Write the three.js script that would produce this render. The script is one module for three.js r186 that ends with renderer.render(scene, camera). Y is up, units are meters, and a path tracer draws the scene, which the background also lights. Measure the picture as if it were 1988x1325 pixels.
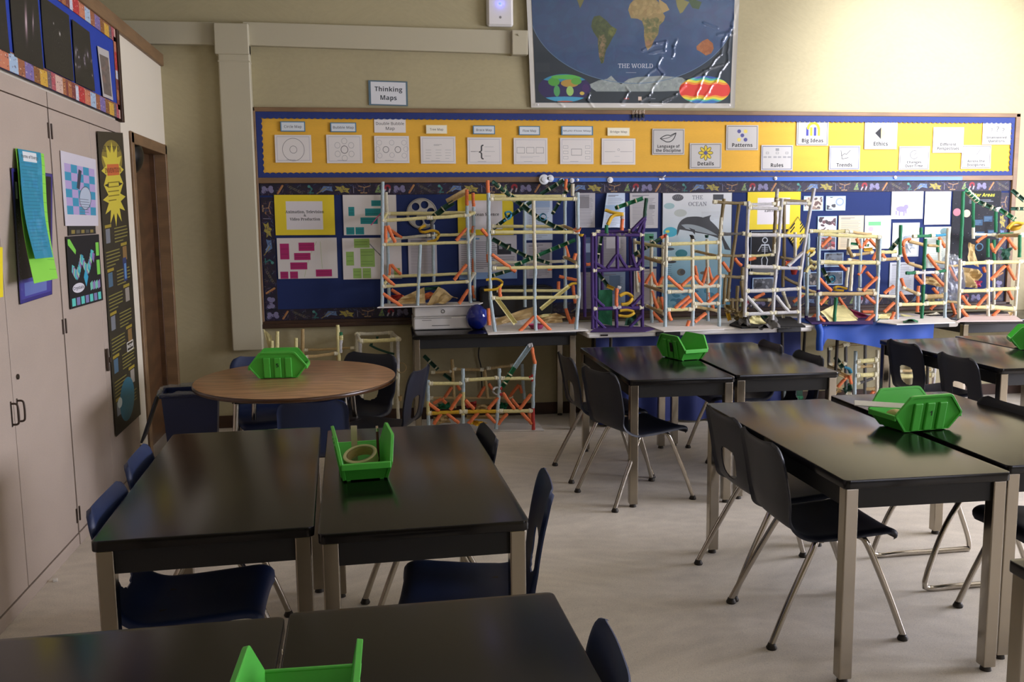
import * as THREE from 'three';
import { RoundedBoxGeometry } from 'three/addons/geometries/RoundedBoxGeometry.js';
import { mergeGeometries, toCreasedNormals } from 'three/addons/utils/BufferGeometryUtils.js';
import { ImprovedNoise } from 'three/addons/math/ImprovedNoise.js';
import { RectAreaLightUniformsLib } from 'three/addons/lights/RectAreaLightUniformsLib.js';

// ---------------------------------------------------------------- camera, daylight, exposure
const scene = new THREE.Scene();
const camera = new THREE.PerspectiveCamera(40.7368, 1988 / 1325, 0.05, 60);
const EYE = new THREE.Vector3(0, 1.62, 7.548), AHEAD = new THREE.Vector3(0.15560, -0.12800, -0.97949);
camera.position.copy(EYE);
camera.up.set(0.03086, 0.99172, -0.12469);
camera.lookAt(EYE.clone().add(AHEAD));
const renderer = new THREE.WebGLRenderer({ antialias: true });
renderer.toneMapping = THREE.LinearToneMapping;
renderer.toneMappingExposure = 1.08;
renderer.shadowMap.enabled = true;
renderer.shadowMap.type = THREE.PCFSoftShadowMap;
RectAreaLightUniformsLib.init();
scene.background = new THREE.Color(0.62, 0.74, 0.95);       // an even bright overcast sky, seen only through the windows
scene.backgroundIntensity = 1.2;
const AREA = (color, power, w, h, p, q) => {
  const l = new THREE.RectAreaLight(color, power, w, h); l.position.set(...p); l.lookAt(...q); scene.add(l); return l;
};
// daylight: tall windows in the wall behind the viewer and in the side wall
AREA(0xefecff, 4.5, 2.6, 1.5, [5.5, 1.75, 11.42], [5.5, 1.6, 0]);
AREA(0xeeeeff, 23, 3.6, 1.9, [7.92, 1.95, 3.9], [0, 0.6, 3.9]);

// ---------------------------------------------------------------- helpers
const V = (x, y, z) => new THREE.Vector3(x, y, z);
const v3 = (a) => new THREE.Vector3(a[0], a[1], a[2]);
let seedState = 11;
const rnd = () => { seedState = (seedState * 1664525 + 1013904223) >>> 0; return seedState / 4294967296; };
const noise = new ImprovedNoise();
const taken = new Map();
function numbered(name) { const k = taken.get(name) ?? 0; taken.set(name, k + 1); return k ? `${name}_${String(k).padStart(3, '0')}` : name; }
function tag(o, label, category, group) { o.userData.label = label; o.userData.category = category; if (group) o.userData.group = group; return o; }
function thing(name, label, category, p = [0, 0, 0], turn = 0, group) {
  const o = new THREE.Group(); o.name = numbered(name); scene.add(o);
  o.position.set(...p); o.rotation.y = turn; return tag(o, label, category, group);
}
function part(name, geo, material, parent, p) {
  const m = new THREE.Mesh(Array.isArray(geo) ? merged(geo) : geo, material); m.name = name; parent.add(m);
  if (p) m.position.set(...p); return m;
}
function solo(name, geo, material, label, category, group) {
  const m = part(numbered(name), geo, material, scene); return tag(m, label, category, group);
}
function struct(name, geo, material, parent = scene) { const m = part(name, geo, material, parent); if (parent === scene) m.userData.kind = 'structure'; return m; }
function copyOf(src, p, turn, label, group) {
  const c = src.clone(); c.name = numbered(src.name.replace(/_\d{3}$/, '')); scene.add(c); c.position.set(...p); c.rotation.set(0, turn, 0);
  c.userData = { ...src.userData }; if (label) c.userData.label = label; if (group) c.userData.group = group; return c;
}
function merged(list) { return mergeGeometries(list.map((g) => { const h = g.index ? g.toNonIndexed() : g.clone(); for (const k of Object.keys(h.attributes)) if (!['position', 'normal', 'uv'].includes(k)) h.deleteAttribute(k); return h; })); }
const rbox = (w, h, d, r = 0.004, x = 0, y = 0, z = 0) => { const g = new RoundedBoxGeometry(w, h, d, 2, Math.min(r, w / 2.01, h / 2.01, d / 2.01)); g.translate(x, y, z); return g; };
const tube = (pts, r, n = 24, rs = 10, closed = false, tension = 0.5) => new THREE.TubeGeometry(new THREE.CatmullRomCurve3(pts.map((p) => (Array.isArray(p) ? v3(p) : p)), closed, 'catmullrom', tension), n, r, rs, closed);
const disc = (r, h, n = 32, b = 0.15) => { const k = Math.min(r, h) * b; return new THREE.LatheGeometry([[0, 0], [r - k, 0], [r, k], [r, h - k], [r - k, h], [0, h]].map((p) => new THREE.Vector2(...p)), n); };
function metreUV(g, scale = 1) {                                                   // box-projected uv in metres
  const h = g.index ? g.toNonIndexed() : g; const p = h.attributes.position, nn = h.attributes.normal, uv = new Float32Array(p.count * 2);
  for (let i = 0; i < p.count; i++) {
    const ax = Math.abs(nn.getX(i)), ay = Math.abs(nn.getY(i)), az = Math.abs(nn.getZ(i)); let a, b;
    if (ay >= ax && ay >= az) { a = p.getX(i); b = p.getZ(i); } else if (ax >= az) { a = p.getZ(i); b = p.getY(i); } else { a = p.getX(i); b = p.getY(i); }
    uv[2 * i] = a * scale; uv[2 * i + 1] = b * scale;
  }
  h.setAttribute('uv', new THREE.BufferAttribute(uv, 2)); return h;
}
function sweep(curve, outline, n) {                                               // closed outline swept along a curve with fixed up
  const pts = curve.getSpacedPoints(n), pos = [], idx = [], m = outline.length;
  for (let i = 0; i <= n; i++) {
    const t = pts[Math.min(i + 1, n)].clone().sub(pts[Math.max(i - 1, 0)]).normalize(), side = V(0, 1, 0).cross(t).normalize(), up = t.clone().cross(side);
    for (const [a, b] of outline) { const q = pts[i].clone().addScaledVector(side, a).addScaledVector(up, b); pos.push(q.x, q.y, q.z); }
  }
  for (let i = 0; i < n; i++) for (let j = 0; j < m; j++) { const a = i * m + j, b = i * m + (j + 1) % m, c2 = a + m, d = b + m; idx.push(a, b, c2, b, d, c2); }
  const g = new THREE.BufferGeometry(); g.setAttribute('position', new THREE.Float32BufferAttribute(pos, 3)); g.setIndex(idx); g.computeVertexNormals();
  g.setAttribute('uv', new THREE.Float32BufferAttribute(new Float32Array(pos.length / 3 * 2), 2)); return g;
}

// ---------------------------------------------------------------- computed textures
function speckle(w, h, paint, srgb = true, rep) {
  const d = new Uint8Array(w * h * 4);
  for (let y = 0; y < h; y++) for (let x = 0; x < w; x++) { const c = paint(x / w, y / h, x, y), i = 4 * (y * w + x); d[i] = c[0]; d[i + 1] = c[1]; d[i + 2] = c[2]; d[i + 3] = 255; }
  const t = new THREE.DataTexture(d, w, h); t.wrapS = t.wrapT = THREE.RepeatWrapping; t.magFilter = THREE.LinearFilter; t.minFilter = THREE.LinearMipmapLinearFilter; t.generateMipmaps = true;
  if (srgb) t.colorSpace = THREE.SRGBColorSpace; if (rep) t.repeat.set(...rep); t.needsUpdate = true; return t;
}
const wrapN = (u, v, f, s) => {                                                   // tiling noise
  const a = u * Math.PI * 2, b = v * Math.PI * 2, r = f / (Math.PI * 2);
  return noise.noise(Math.cos(a) * r + s, Math.sin(a) * r + Math.cos(b) * r * 1.7 + s * 2.3, Math.sin(b) * r * 1.7 - s);
};
const clamp8 = (v) => Math.max(0, Math.min(255, v));
const floorTex = speckle(1024, 1024, (u, v) => {
  const k = 1 + 0.05 * wrapN(u, v, 6, 3) + 0.05 * wrapN(u, v, 24, 9) + 0.09 * (rnd() - 0.5) + (rnd() < 0.012 ? -0.22 : 0) + (rnd() < 0.01 ? 0.14 : 0);
  return [clamp8(222 * k), clamp8(213 * k), clamp8(198 * k)];
});
const wallTex = speckle(512, 512, (u, v) => { const k = 1 + 0.018 * wrapN(u, v, 4, 5) + 0.02 * wrapN(u, v, 40, 1) + 0.02 * (rnd() - 0.5); return [clamp8(174 * k), clamp8(164 * k), clamp8(128 * k)]; });
const plasterBump = speckle(512, 512, (u, v) => { const k = 128 + 50 * wrapN(u, v, 60, 2) + 30 * (rnd() - 0.5); return [k, k, k]; }, false);
const laminateTex = speckle(512, 512, (u, v) => { const k = 1 + 0.1 * wrapN(u, v, 10, 7) + 0.35 * (rnd() - 0.5); return [clamp8(17 * k), clamp8(15 * k), clamp8(15 * k)]; });
const cabinetTex = speckle(512, 512, (u, v) => { const k = 1 + 0.02 * wrapN(u, v, 5, 4) + 0.05 * (rnd() - 0.5); return [clamp8(186 * k), clamp8(170 * k), clamp8(156 * k)]; });
const grain = (base, amp, sx, sy, s) => speckle(512, 512, (u, v) => {
  const w = wrapN(u, v, 3, s) * 0.9, ring = Math.sin((v * sy + w + 0.25 * wrapN(u, v, 9, s + 2)) * Math.PI * 2);
  const fib = noise.noise(u * 8 * sx, v * 160, s) * 0.6 + 0.4 * (rnd() - 0.5), k = 1 + amp * (0.5 * ring + fib); return base.map((b) => clamp8(b * k));
});
const oakTex = grain([150, 104, 58], 0.12, 1, 7, 2);
const walnutTex = grain([84, 58, 36], 0.16, 1, 6, 8);
const frameTex = grain([126, 98, 68], 0.1, 1, 5, 5);
const tableTex = grain([176, 136, 98], 0.15, 1, 9, 12);
const feltTex = (r, g, b) => speckle(256, 256, () => { const k = 1 + 0.16 * (rnd() - 0.5); return [clamp8(r * k), clamp8(g * k), clamp8(b * k)]; });
const S = (o) => new THREE.MeshStandardMaterial(o), PH = (o) => new THREE.MeshPhysicalMaterial(o);
const M = {
  wall: S({ map: wallTex, bumpMap: plasterBump, bumpScale: 0.0012, roughness: 0.72 }),
  trim: S({ color: 0xbab399, roughness: 0.5, bumpMap: plasterBump, bumpScale: 0.0006 }),
  white: S({ color: 0xe3dac6, roughness: 0.55 }),
  ceiling: S({ color: 0xd9d4c4, roughness: 0.9 }),
  floor: S({ map: floorTex, roughness: 0.42, bumpMap: plasterBump, bumpScale: 0.0004 }),
  laminate: PH({ map: laminateTex, roughness: 0.18, specularIntensity: 0.75 }),
  edge: S({ color: 0x0b0a0a, roughness: 0.5 }),
  apron: S({ color: 0x060607, roughness: 0.6 }),
  chrome: S({ color: 0xb4ada2, metalness: 1, roughness: 0.16 }),
  legSteel: S({ color: 0x9c9486, metalness: 1, roughness: 0.17 }),
  dull: S({ color: 0x37332e, metalness: 0.6, roughness: 0.5 }),
  navy: S({ color: 0x0b1122, roughness: 0.5, bumpMap: plasterBump, bumpScale: 0.0005 }),
  blueSeat: S({ color: 0x11244a, roughness: 0.5 }),
  black: S({ color: 0x0d0d0e, roughness: 0.5 }),
  cabinet: S({ map: cabinetTex, roughness: 0.45 }),
  cabinetEdge: S({ color: 0x4a3a30, roughness: 0.7 }),
  oak: S({ map: oakTex, roughness: 0.5 }), walnut: S({ map: walnutTex, roughness: 0.4 }), frame: S({ map: frameTex, roughness: 0.5 }),
  darkFrame: S({ map: walnutTex, color: 0xb0a090, roughness: 0.5 }),
  roundTop: S({ map: tableTex, roughness: 0.28 }),
  felt: S({ map: feltTex(25, 43, 94), roughness: 0.9 }),
  mustard: S({ map: speckle(512, 512, (u, v) => { const k = 1 + 0.03 * wrapN(u, v, 5, 6) + 0.04 * (rnd() - 0.5); return [clamp8(228 * k), clamp8(175 * k), clamp8(58 * k)]; }), roughness: 0.75 }),
  border: S({ map: feltTex(30, 50, 116), roughness: 0.7 }),
  green: PH({ color: 0x4cb83e, roughness: 0.4, clearcoat: 0.15, clearcoatRoughness: 0.3 }),
  plasticWhite: S({ color: 0xe6e3de, roughness: 0.42 }),
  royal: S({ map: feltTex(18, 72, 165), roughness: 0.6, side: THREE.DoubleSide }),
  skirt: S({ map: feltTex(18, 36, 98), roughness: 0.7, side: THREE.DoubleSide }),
  binBlue: PH({ color: 0x14224a, roughness: 0.42 }),
  bag: PH({ color: 0xe6eaee, roughness: 0.2, transmission: 0.9, thickness: 0, side: THREE.DoubleSide }),
  blueClear: PH({ color: 0x2038b0, roughness: 0.12, transmission: 0.55, thickness: 0, clearcoat: 1 }),
  brass: S({ color: 0x6d5a3c, metalness: 0.8, roughness: 0.35 }),
  bronze: S({ color: 0x4b4038, metalness: 0.7, roughness: 0.4 }),
  tape: S({ color: 0xe4dec0, roughness: 0.45 }),
  dome: S({ color: 0x050505, roughness: 0.3 }),
  card: S({ color: 0xe6e2dc, roughness: 0.8 }), kraft: S({ color: 0xc7a674, roughness: 0.85, side: THREE.DoubleSide }),
};
// coloured construction paper for the models, each with creases and fibres
const paperBump = speckle(256, 256, (u, v) => { const k = 128 + 60 * wrapN(u, v, 7, 3) + 40 * wrapN(u, v, 26, 6); return [k, k, k]; }, false);
const paperTone = speckle(256, 256, (u, v) => { const k = 232 + 18 * wrapN(u, v, 5, 8) + 12 * wrapN(u, v, 30, 2) + 10 * (rnd() - 0.5); return [clamp8(k), clamp8(k), clamp8(k)]; });
const paper = (hex, rough = 0.7, extra = {}) => S({ color: hex, map: paperTone, bumpMap: paperBump, bumpScale: 0.002, roughness: rough, side: THREE.DoubleSide, ...extra });
const C = { y: paper(0xeee3a0), b: paper(0xbdd0d6), o: paper(0xff8a52), g: paper(0x1d7a4e), d: paper(0x20503c), p: paper(0x43256f), n: paper(0xe2b428), w: paper(0xd8d6d4), s: paper(0xd0cfd0, 0.45), t: paper(0x8d7a4e, 0.45),
  k: paper(0xcdb078), r: paper(0xc23a34), m: paper(0xb8406e), c: paper(0x3f9cc0), e: paper(0xe8e2c8), a: paper(0x6c6a68) };

// ---------------------------------------------------------------- printed sheets share a few large canvases
const atlasList = [];
const aW = 2048;
function cellOf(w, h, draw) {
  let a = atlasList.find((q) => (q.x + w + 4 <= aW && q.y + Math.max(q.row, h) + 4 <= aW) || q.y + q.row + h + 8 <= aW);
  if (!a) {
    const c = document.createElement('canvas'); c.width = c.height = aW; const g = c.getContext('2d'); g.fillStyle = '#ddd'; g.fillRect(0, 0, aW, aW);
    const t = new THREE.CanvasTexture(c); t.colorSpace = THREE.SRGBColorSpace; t.magFilter = THREE.LinearFilter;
    a = { c, g, x: 2, y: 2, row: 0, t, matte: S({ map: t, roughness: 0.75 }), gloss: PH({ map: t, roughness: 0.5, clearcoat: 0.3, clearcoatRoughness: 0.2 }) }; atlasList.push(a);
  }
  if (a.x + w + 4 > aW) { a.x = 2; a.y += a.row + 4; a.row = 0; }
  const g = a.g; g.save(); g.translate(a.x, a.y); g.beginPath(); g.rect(-1, -1, w + 2, h + 2); g.clip(); g.lineCap = g.lineJoin = 'round'; draw(g, w, h); g.restore();
  const r = { a, u0: (a.x + 1) / aW, u1: (a.x + w - 1) / aW, v1: 1 - (a.y + 1) / aW, v0: 1 - (a.y + h - 1) / aW };
  a.x += w + 4; a.row = Math.max(a.row, h); a.t.needsUpdate = true; return r;
}
// a thin closed sheet with printed front: corner points in order top-left, top-right, bottom-right, bottom-left; bow(s, t) lifts it off along the normal
function sheetGeo(c, cell, { bow = () => 0, thick = 0.0012, nx = 8, ny = 8, cut } = {}) {
  const [a, b, d, e] = c.map(v3);
  const n2 = e.clone().sub(a).cross(b.clone().sub(a)).normalize();
  const pos = [], uv = [], idx = [];
  for (const side of [1, 0]) for (let j = 0; j <= ny; j++) for (let i = 0; i <= nx; i++) {
    const s = i / nx, t = j / ny, p = a.clone().lerp(b, s).lerp(e.clone().lerp(d, s), t).addScaledVector(n2, bow(s, t) + side * thick);
    pos.push(p.x, p.y, p.z); uv.push(cell.u0 + (cell.u1 - cell.u0) * s, cell.v1 + (cell.v0 - cell.v1) * t);
  }
  const W1 = nx + 1, K = W1 * (ny + 1), q = (a1, b1, c1, d1) => idx.push(a1, b1, c1, a1, c1, d1);
  for (let j = 0; j < ny; j++) for (let i = 0; i < nx; i++) { const o = j * W1 + i; q(o, o + 1, o + W1 + 1, o + W1); q(K + o, K + o + W1, K + o + W1 + 1, K + o + 1); }
  const ring = []; for (let i = 0; i < nx; i++) ring.push(i); for (let j = 0; j < ny; j++) ring.push(j * W1 + nx); for (let i = nx; i > 0; i--) ring.push(ny * W1 + i); for (let j = ny; j > 0; j--) ring.push(j * W1);
  ring.forEach((o, i) => { const o2 = ring[(i + 1) % ring.length]; q(o, K + o, K + o2, o2); });
  const g = new THREE.BufferGeometry(); g.setAttribute('position', new THREE.Float32BufferAttribute(pos, 3)); g.setAttribute('uv', new THREE.Float32BufferAttribute(uv, 2)); g.setIndex(idx);
  return toCreasedNormals(g, 0.7);
}
const curl = (k, f = 0) => { const a = rnd() * 6, b = rnd() * 6; return (s, t) => k * (0.35 + 0.5 * Math.sin(a + s * 2.6 + f) * Math.sin(b + t * 2.9) + 0.5 * t * t * (0.4 + 0.6 * s)); };

// ================================================================ THE ROOM
const RX = 8.0, LX = -5.2, FZ = 11.5, CY = 4.05;
{
  const fl = metreUV(new THREE.BoxGeometry(RX - LX + 0.4, 0.2, FZ + 0.6).translate((RX + LX) / 2, -0.1, FZ / 2), 0.5); struct('floor', fl, M.floor);
  struct('ceiling', metreUV(new THREE.BoxGeometry(RX - LX + 0.4, 0.2, FZ + 0.6).translate((RX + LX) / 2, CY + 0.1, FZ / 2)), M.ceiling);
  struct('wall_back', metreUV(new THREE.BoxGeometry(RX - LX + 0.4, CY, 0.2).translate((RX + LX) / 2, CY / 2, -0.1), 0.7), M.wall);
  struct('wall_left', metreUV(new THREE.BoxGeometry(0.2, CY, FZ + 0.2).translate(LX - 0.1, CY / 2, FZ / 2), 0.7), M.wall);
  // side wall and rear wall with a window opening each
  const hole = (name, w, h, x0, x1, y0, y1, place) => {
    const sh = new THREE.Shape([[0, 0], [w, 0], [w, h], [0, h]].map((p) => new THREE.Vector2(...p)));
    sh.holes.push(new THREE.Path([[x0, y0], [x0, y1], [x1, y1], [x1, y0]].map((p) => new THREE.Vector2(...p))));
    const g = new THREE.ExtrudeGeometry(sh, { depth: 0.2, bevelEnabled: false }); place(g); struct(name, metreUV(g, 0.7), M.wall);
  };
  hole('wall_front', RX - LX, CY, 4.2 - LX, 6.8 - LX, 1.0, 2.5, (g) => g.translate(LX, 0, FZ));
  hole('wall_right', FZ, CY, 2.1, 5.7, 1.0, 2.9, (g) => g.rotateY(-Math.PI / 2).translate(RX + 0.2, 0, 0));
  const win = (n, w, h, turn, p) => {
    const f = new THREE.Group(); f.name = `window_${n}`; f.userData.kind = 'structure'; f.position.set(...p); f.rotation.y = turn; scene.add(f);
    part('window_frame', [rbox(w, 0.06, 0.08, 0.01, 0, h / 2 - 0.03), rbox(w, 0.06, 0.08, 0.01, 0, -h / 2 + 0.03), rbox(0.06, h, 0.08, 0.01, -w / 2 + 0.03), rbox(0.06, h, 0.08, 0.01, w / 2 - 0.03), rbox(0.05, h, 0.06, 0.01)], M.white, f);
    for (const s of [-1, 1]) part('pane', rbox(w / 2 - 0.07, h - 0.1, 0.006, 0.001, s * w / 4), new THREE.MeshPhysicalMaterial({ color: 0xffffff, roughness: 0.02, transmission: 1, thickness: 0 }), f);
  };
  win(1, 2.6, 1.5, 0, [5.5, 1.75, FZ + 0.1]); win(2, 3.6, 1.9, Math.PI / 2, [RX + 0.1, 1.95, 3.9]);

  // baseboard, vertical post and flat rails on the back wall
  struct('baseboard_back', metreUV(rbox(RX + 1.5, 0.1, 0.014, 0.004, (RX - 1.5) / 2, 0.05, 0.007)), M.darkFrame);
  struct('trim_1', merged([rbox(0.235, 2.36, 0.1, 0.012, -0.935, 1.815, 0.05), rbox(0.255, 0.23, 0.115, 0.01, -0.945, 3.025, 0.0575), rbox(0.24, 0.012, 0.103, 0.004, -0.935, 2.86, 0.0515)]), M.trim);
  const rail = (n, p, q, z) => { const [a, b, c2, d] = p; const sh = new THREE.Shape([a, b, c2, d].map((k) => new THREE.Vector2(...k))); struct(n, new THREE.ExtrudeGeometry(sh, { depth: z, bevelEnabled: true, bevelSize: 0.004, bevelThickness: 0.004, bevelSegments: 2 }), M.trim); };
  rail('trim_2', [[-0.866, 2.993], [1.25, 2.964], [1.252, 3.137], [-0.858, 3.158]], 0, 0.05);
  rail('trim_3', [[-2.6, 2.985], [-1.084, 2.993], [-1.076, 3.15], [-2.6, 3.15]], 0, 0.05);
  struct('trim_4', merged([rbox(0.13, 0.19, 0.09, 0.008, 1.276, 3.044, 0.045), new THREE.CylinderGeometry(0.007, 0.007, 0.012, 10).rotateX(Math.PI / 2).translate(1.264, 3.099, 0.095)]), M.trim);
}

// ================================================================ CABINET PARTITION along the side
{
  const X = -1.49, topY = 2.83;
  // painted wall end with the doorway, then the cap running over wall and cabinets
  const sh = new THREE.Shape([[0, 0], [1.33, 0], [1.33, topY], [0, topY]].map((p) => new THREE.Vector2(...p)));
  sh.holes.push(new THREE.Path([[0.02, 0.0], [0.02, 2.235], [1.13, 2.235], [1.13, 0.0]].map((p) => new THREE.Vector2(...p))));
  const g = new THREE.ExtrudeGeometry(sh, { depth: 0.12, bevelEnabled: false }); g.rotateY(-Math.PI / 2); g.translate(X, 0, 0); struct('partition_wall', metreUV(g), M.white);
  struct('trim_5', metreUV(rbox(0.17, 0.09, 7.0, 0.008, X - 0.06, topY + 0.045, 3.5)), M.frame);
  struct('door_frame', metreUV(merged([rbox(0.14, 2.24, 0.075, 0.006, X - 0.055, 1.12, 1.085), rbox(0.14, 2.24, 0.06, 0.006, X - 0.055, 1.12, 0.045), rbox(0.14, 0.075, 1.1, 0.006, X - 0.055, 2.2, 0.57)])), M.frame);
  const d = new THREE.Group(); d.name = 'door_1'; d.userData.kind = 'structure'; scene.add(d);
  part('door_leaf', metreUV(rbox(0.045, 2.16, 0.98, 0.004, X - 0.125, 1.08, 0.565)), M.walnut, d);
  part('door_jamb', metreUV(merged([rbox(0.05, 2.16, 0.03, 0.003, X - 0.09, 1.08, 0.09), rbox(0.05, 2.16, 0.03, 0.003, X - 0.09, 1.08, 1.035)])), M.walnut, d);
  const kn = part('door_knob', new THREE.LatheGeometry([[0, 0], [0.028, 0], [0.028, 0.006], [0.011, 0.012], [0.011, 0.03], [0.027, 0.04], [0.03, 0.055], [0.02, 0.068], [0, 0.07]].map((p) => new THREE.Vector2(...p)), 24).rotateZ(-Math.PI / 2), M.brass, d, [X - 0.1, 1.06, 0.9]);
  kn.userData.label = 'small round brass door knob';
  const dm = thing('convex_dome', 'glossy dark dome fixed high inside the brown doorway', 'dome mirror', [X - 0.095, 2.1, 0.86]);
  part('mirror_dome', new THREE.SphereGeometry(0.14, 32, 20, 0, Math.PI * 2, 0, Math.PI / 2).rotateZ(-Math.PI / 2).scale(0.85, 1, 1), M.dome, dm);
  part('mount_plate', disc(0.1, 0.01).rotateZ(-Math.PI / 2), M.black, dm, [-0.008, 0, 0]);

  // the tall cabinets: carcass, two doors each, hinges in pairs
  const unit = (z0, z1, label, handles) => {
    const t = thing('tall_cabinet', label, 'cabinet', [X, 0, (z0 + z1) / 2]); const w = z1 - z0;
    part('carcass', metreUV(merged([rbox(0.5, 2.2, w - 0.002, 0.003, -0.27, 1.1)])), M.cabinetEdge, t);
    part('plinth', metreUV(rbox(0.02, 0.06, w, 0.002, -0.008, 0.03)), M.cabinet, t);
    part('fascia', metreUV(rbox(0.02, 0.075, w, 0.002, -0.01, 2.235)), M.cabinet, t);
    for (const s of [-1, 1]) {
      const dr = part('door', metreUV(rbox(0.022, 2.125, w / 2 - 0.007, 0.003, 0, 0, 0)), M.cabinet, t, [-0.011, 1.13, s * w / 4]);
      for (const y of [-0.97, 0.0, 0.955]) part('hinge', rbox(0.008, 0.075, 0.012, 0.002), M.bronze, dr, [0.013, y, s * (w / 4 - 0.016)]);
      if (handles === 'pull') {
        part('handle', merged([tube([[0, -0.045, 0], [0.022, -0.043, 0], [0.028, -0.025, 0], [0.028, 0.025, 0], [0.022, 0.043, 0], [0, 0.045, 0]], 0.0045, 28, 8, false), rbox(0.004, 0.11, 0.014, 0.002)]), M.bronze, dr, [0.011, -0.29, -s * (w / 4 - 0.035)]);
      }
    }
    if (handles === 'latch') part('latch', merged([rbox(0.014, 0.13, 0.022, 0.004, 0.012, 0.86, 0), rbox(0.025, 0.03, 0.012, 0.004, 0.02, 0.86, 0)]), M.bronze, t);
    if (handles === 'pull') part('lock', disc(0.012, 0.006).rotateZ(-Math.PI / 2), M.bronze, t, [0.001, 0.985, -0.06]);
    return t;
  };
  unit(1.335, 2.69, 'beige tall cabinet wearing the long dark poster beside the doorway', 'latch');
  unit(2.705, 4.14, 'beige tall cabinet with two loop handles and the teal and lime sheets', 'pull');
  unit(4.155, 5.6, 'beige tall cabinet cut off by the edge of the picture', 'pull');
  unit(5.615, 6.98, 'beige tall cabinet outside the view past the yellow paper', 'pull');
  struct('partition_top', metreUV(rbox(0.4, 0.55, 5.66, 0.004, X - 0.22, 2.55, 4.16)), M.white);
}

// ================================================================ LAB TABLES
function makeTable(label, x, z, turn, len = 1.37, wid = 0.618, h = 0.74) {
  const t = thing('lab_table', label, 'table', [x, 0, z], turn, 'black lab tables');
  const sh = new THREE.Shape(), a = wid / 2, b = len / 2, r = 0.022;
  sh.moveTo(-a + r, -b); sh.lineTo(a - r, -b); sh.quadraticCurveTo(a, -b, a, -b + r); sh.lineTo(a, b - r); sh.quadraticCurveTo(a, b, a - r, b); sh.lineTo(-a + r, b); sh.quadraticCurveTo(-a, b, -a, b - r); sh.lineTo(-a, -b + r); sh.quadraticCurveTo(-a, -b, -a + r, -b);
  const g = new THREE.ExtrudeGeometry(sh, { depth: 0.024, bevelEnabled: true, bevelSize: 0.004, bevelThickness: 0.004, bevelSegments: 3, curveSegments: 6, bevelOffset: -0.004 }); g.rotateX(Math.PI / 2); g.translate(0, h - 0.004, 0);
  part('tabletop', metreUV(toCreasedNormals(g, 0.5), 1.6), M.laminate, t);
  part('apron', [rbox(wid - 0.1, 0.075, 0.02, 0.002, 0, h - 0.07, b - 0.035), rbox(wid - 0.1, 0.075, 0.02, 0.002, 0, h - 0.07, -b + 0.035), rbox(0.02, 0.075, len - 0.1, 0.002, a - 0.035, h - 0.07), rbox(0.02, 0.075, len - 0.1, 0.002, -a + 0.035, h - 0.07)], M.apron, t);
  for (const sx of [-1, 1]) for (const sz of [-1, 1]) {
    const l = part('leg', rbox(0.048, h - 0.05, 0.048, 0.005, 0, (h - 0.05) / 2 + 0.018), M.legSteel, t, [sx * (a - 0.034), 0, sz * (b - 0.034)]);
    part('foot', new THREE.CylinderGeometry(0.017, 0.02, 0.018, 16).translate(0, 0.009, 0), M.dull, l);
  }
  return t;
}
makeTable('black lab table running alongside the beige cabinets with two blue chairs on its far side', -0.5, 4.205, 0.03);
makeTable('black lab table holding the green bin with the tape roll', 0.14, 4.265, 0.018);
makeTable('black lab table along the lower frame edge, the one next to the cabinets', -0.505, 6.19, 0.01);
makeTable('black lab table along the lower frame edge with a blue chair at its outer side', 0.122, 6.165, 0.012);
makeTable('black lab table before the white folding table with two dark chairs facing the aisle', 1.765, 1.985, -0.03);
makeTable('black lab table joined behind the bin with the dark label', 2.42, 1.955, -0.045);
makeTable('black lab table with two dark chairs on its open floor side, before the numbered bin', 1.905, 4.06, -0.02);
makeTable('black lab table joined to the far side of the bin marked 1', 2.575, 4.0, -0.035);
makeTable('black lab table whose glossy top mirrors the models near the blue cloth', 3.985, 2.08, -0.03);
makeTable('black lab table bearing a green bin at the picture edge', 4.63, 2.02, -0.03);
makeTable('black lab table showing only one corner at the picture edge', 1.93, 6.17, 0.0);
makeTable('black table carrying the white printer against the wall', 0.98, 0.335, -0.03, 0.62, 1.27, 0.78);
makeTable('black table under the last model by the end of the board', 5.46, 0.38, 0.0, 0.7, 1.25, 0.78);

{ // round table with wood-grain top
  const t = thing('round_table', 'round wood-grain table carrying the green bin marked 5', 'table', [-0.412, 0, 2.135], -0.05);
  const top = new THREE.LatheGeometry([[0, 0.713], [0.94, 0.713], [0.985, 0.716], [0.998, 0.724], [1.0, 0.731], [0.995, 0.738], [0.985, 0.74], [0, 0.74]].map((p) => new THREE.Vector2(...p)), 96); top.scale(0.572, 1, 0.665);
  part('tabletop', metreUV(toCreasedNormals(top, 0.6), 1.2), M.roundTop, t);
  const band = new THREE.LatheGeometry([[0.99, 0.712], [1.003, 0.716], [1.005, 0.726], [1.003, 0.735], [0.99, 0.739]].map((p) => new THREE.Vector2(...p)), 96); band.scale(0.572, 1, 0.665);
  part('edge_band', band, S({ map: walnutTex, color: 0xc8b8a0, roughness: 0.25 }), t);
  part('frame_ring', [rbox(0.6, 0.06, 0.03, 0.003, 0, 0.68, 0.3), rbox(0.6, 0.06, 0.03, 0.003, 0, 0.68, -0.3), rbox(0.03, 0.06, 0.6, 0.003, 0.3, 0.68), rbox(0.03, 0.06, 0.6, 0.003, -0.3, 0.68)], M.apron, t);
  for (const sx of [-1, 1]) for (const sz of [-1, 1]) { const l = part('leg', tube([[0, 0.7, 0], [sx * 0.02, 0.4, sz * 0.02], [sx * 0.05, 0.02, sz * 0.05]], 0.016, 12, 12), M.chrome, t, [sx * 0.29, 0, sz * 0.29]); part('foot', new THREE.CylinderGeometry(0.018, 0.021, 0.02, 14).translate(sx * 0.05, 0.01, sz * 0.05), M.dull, l); }
}

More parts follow.
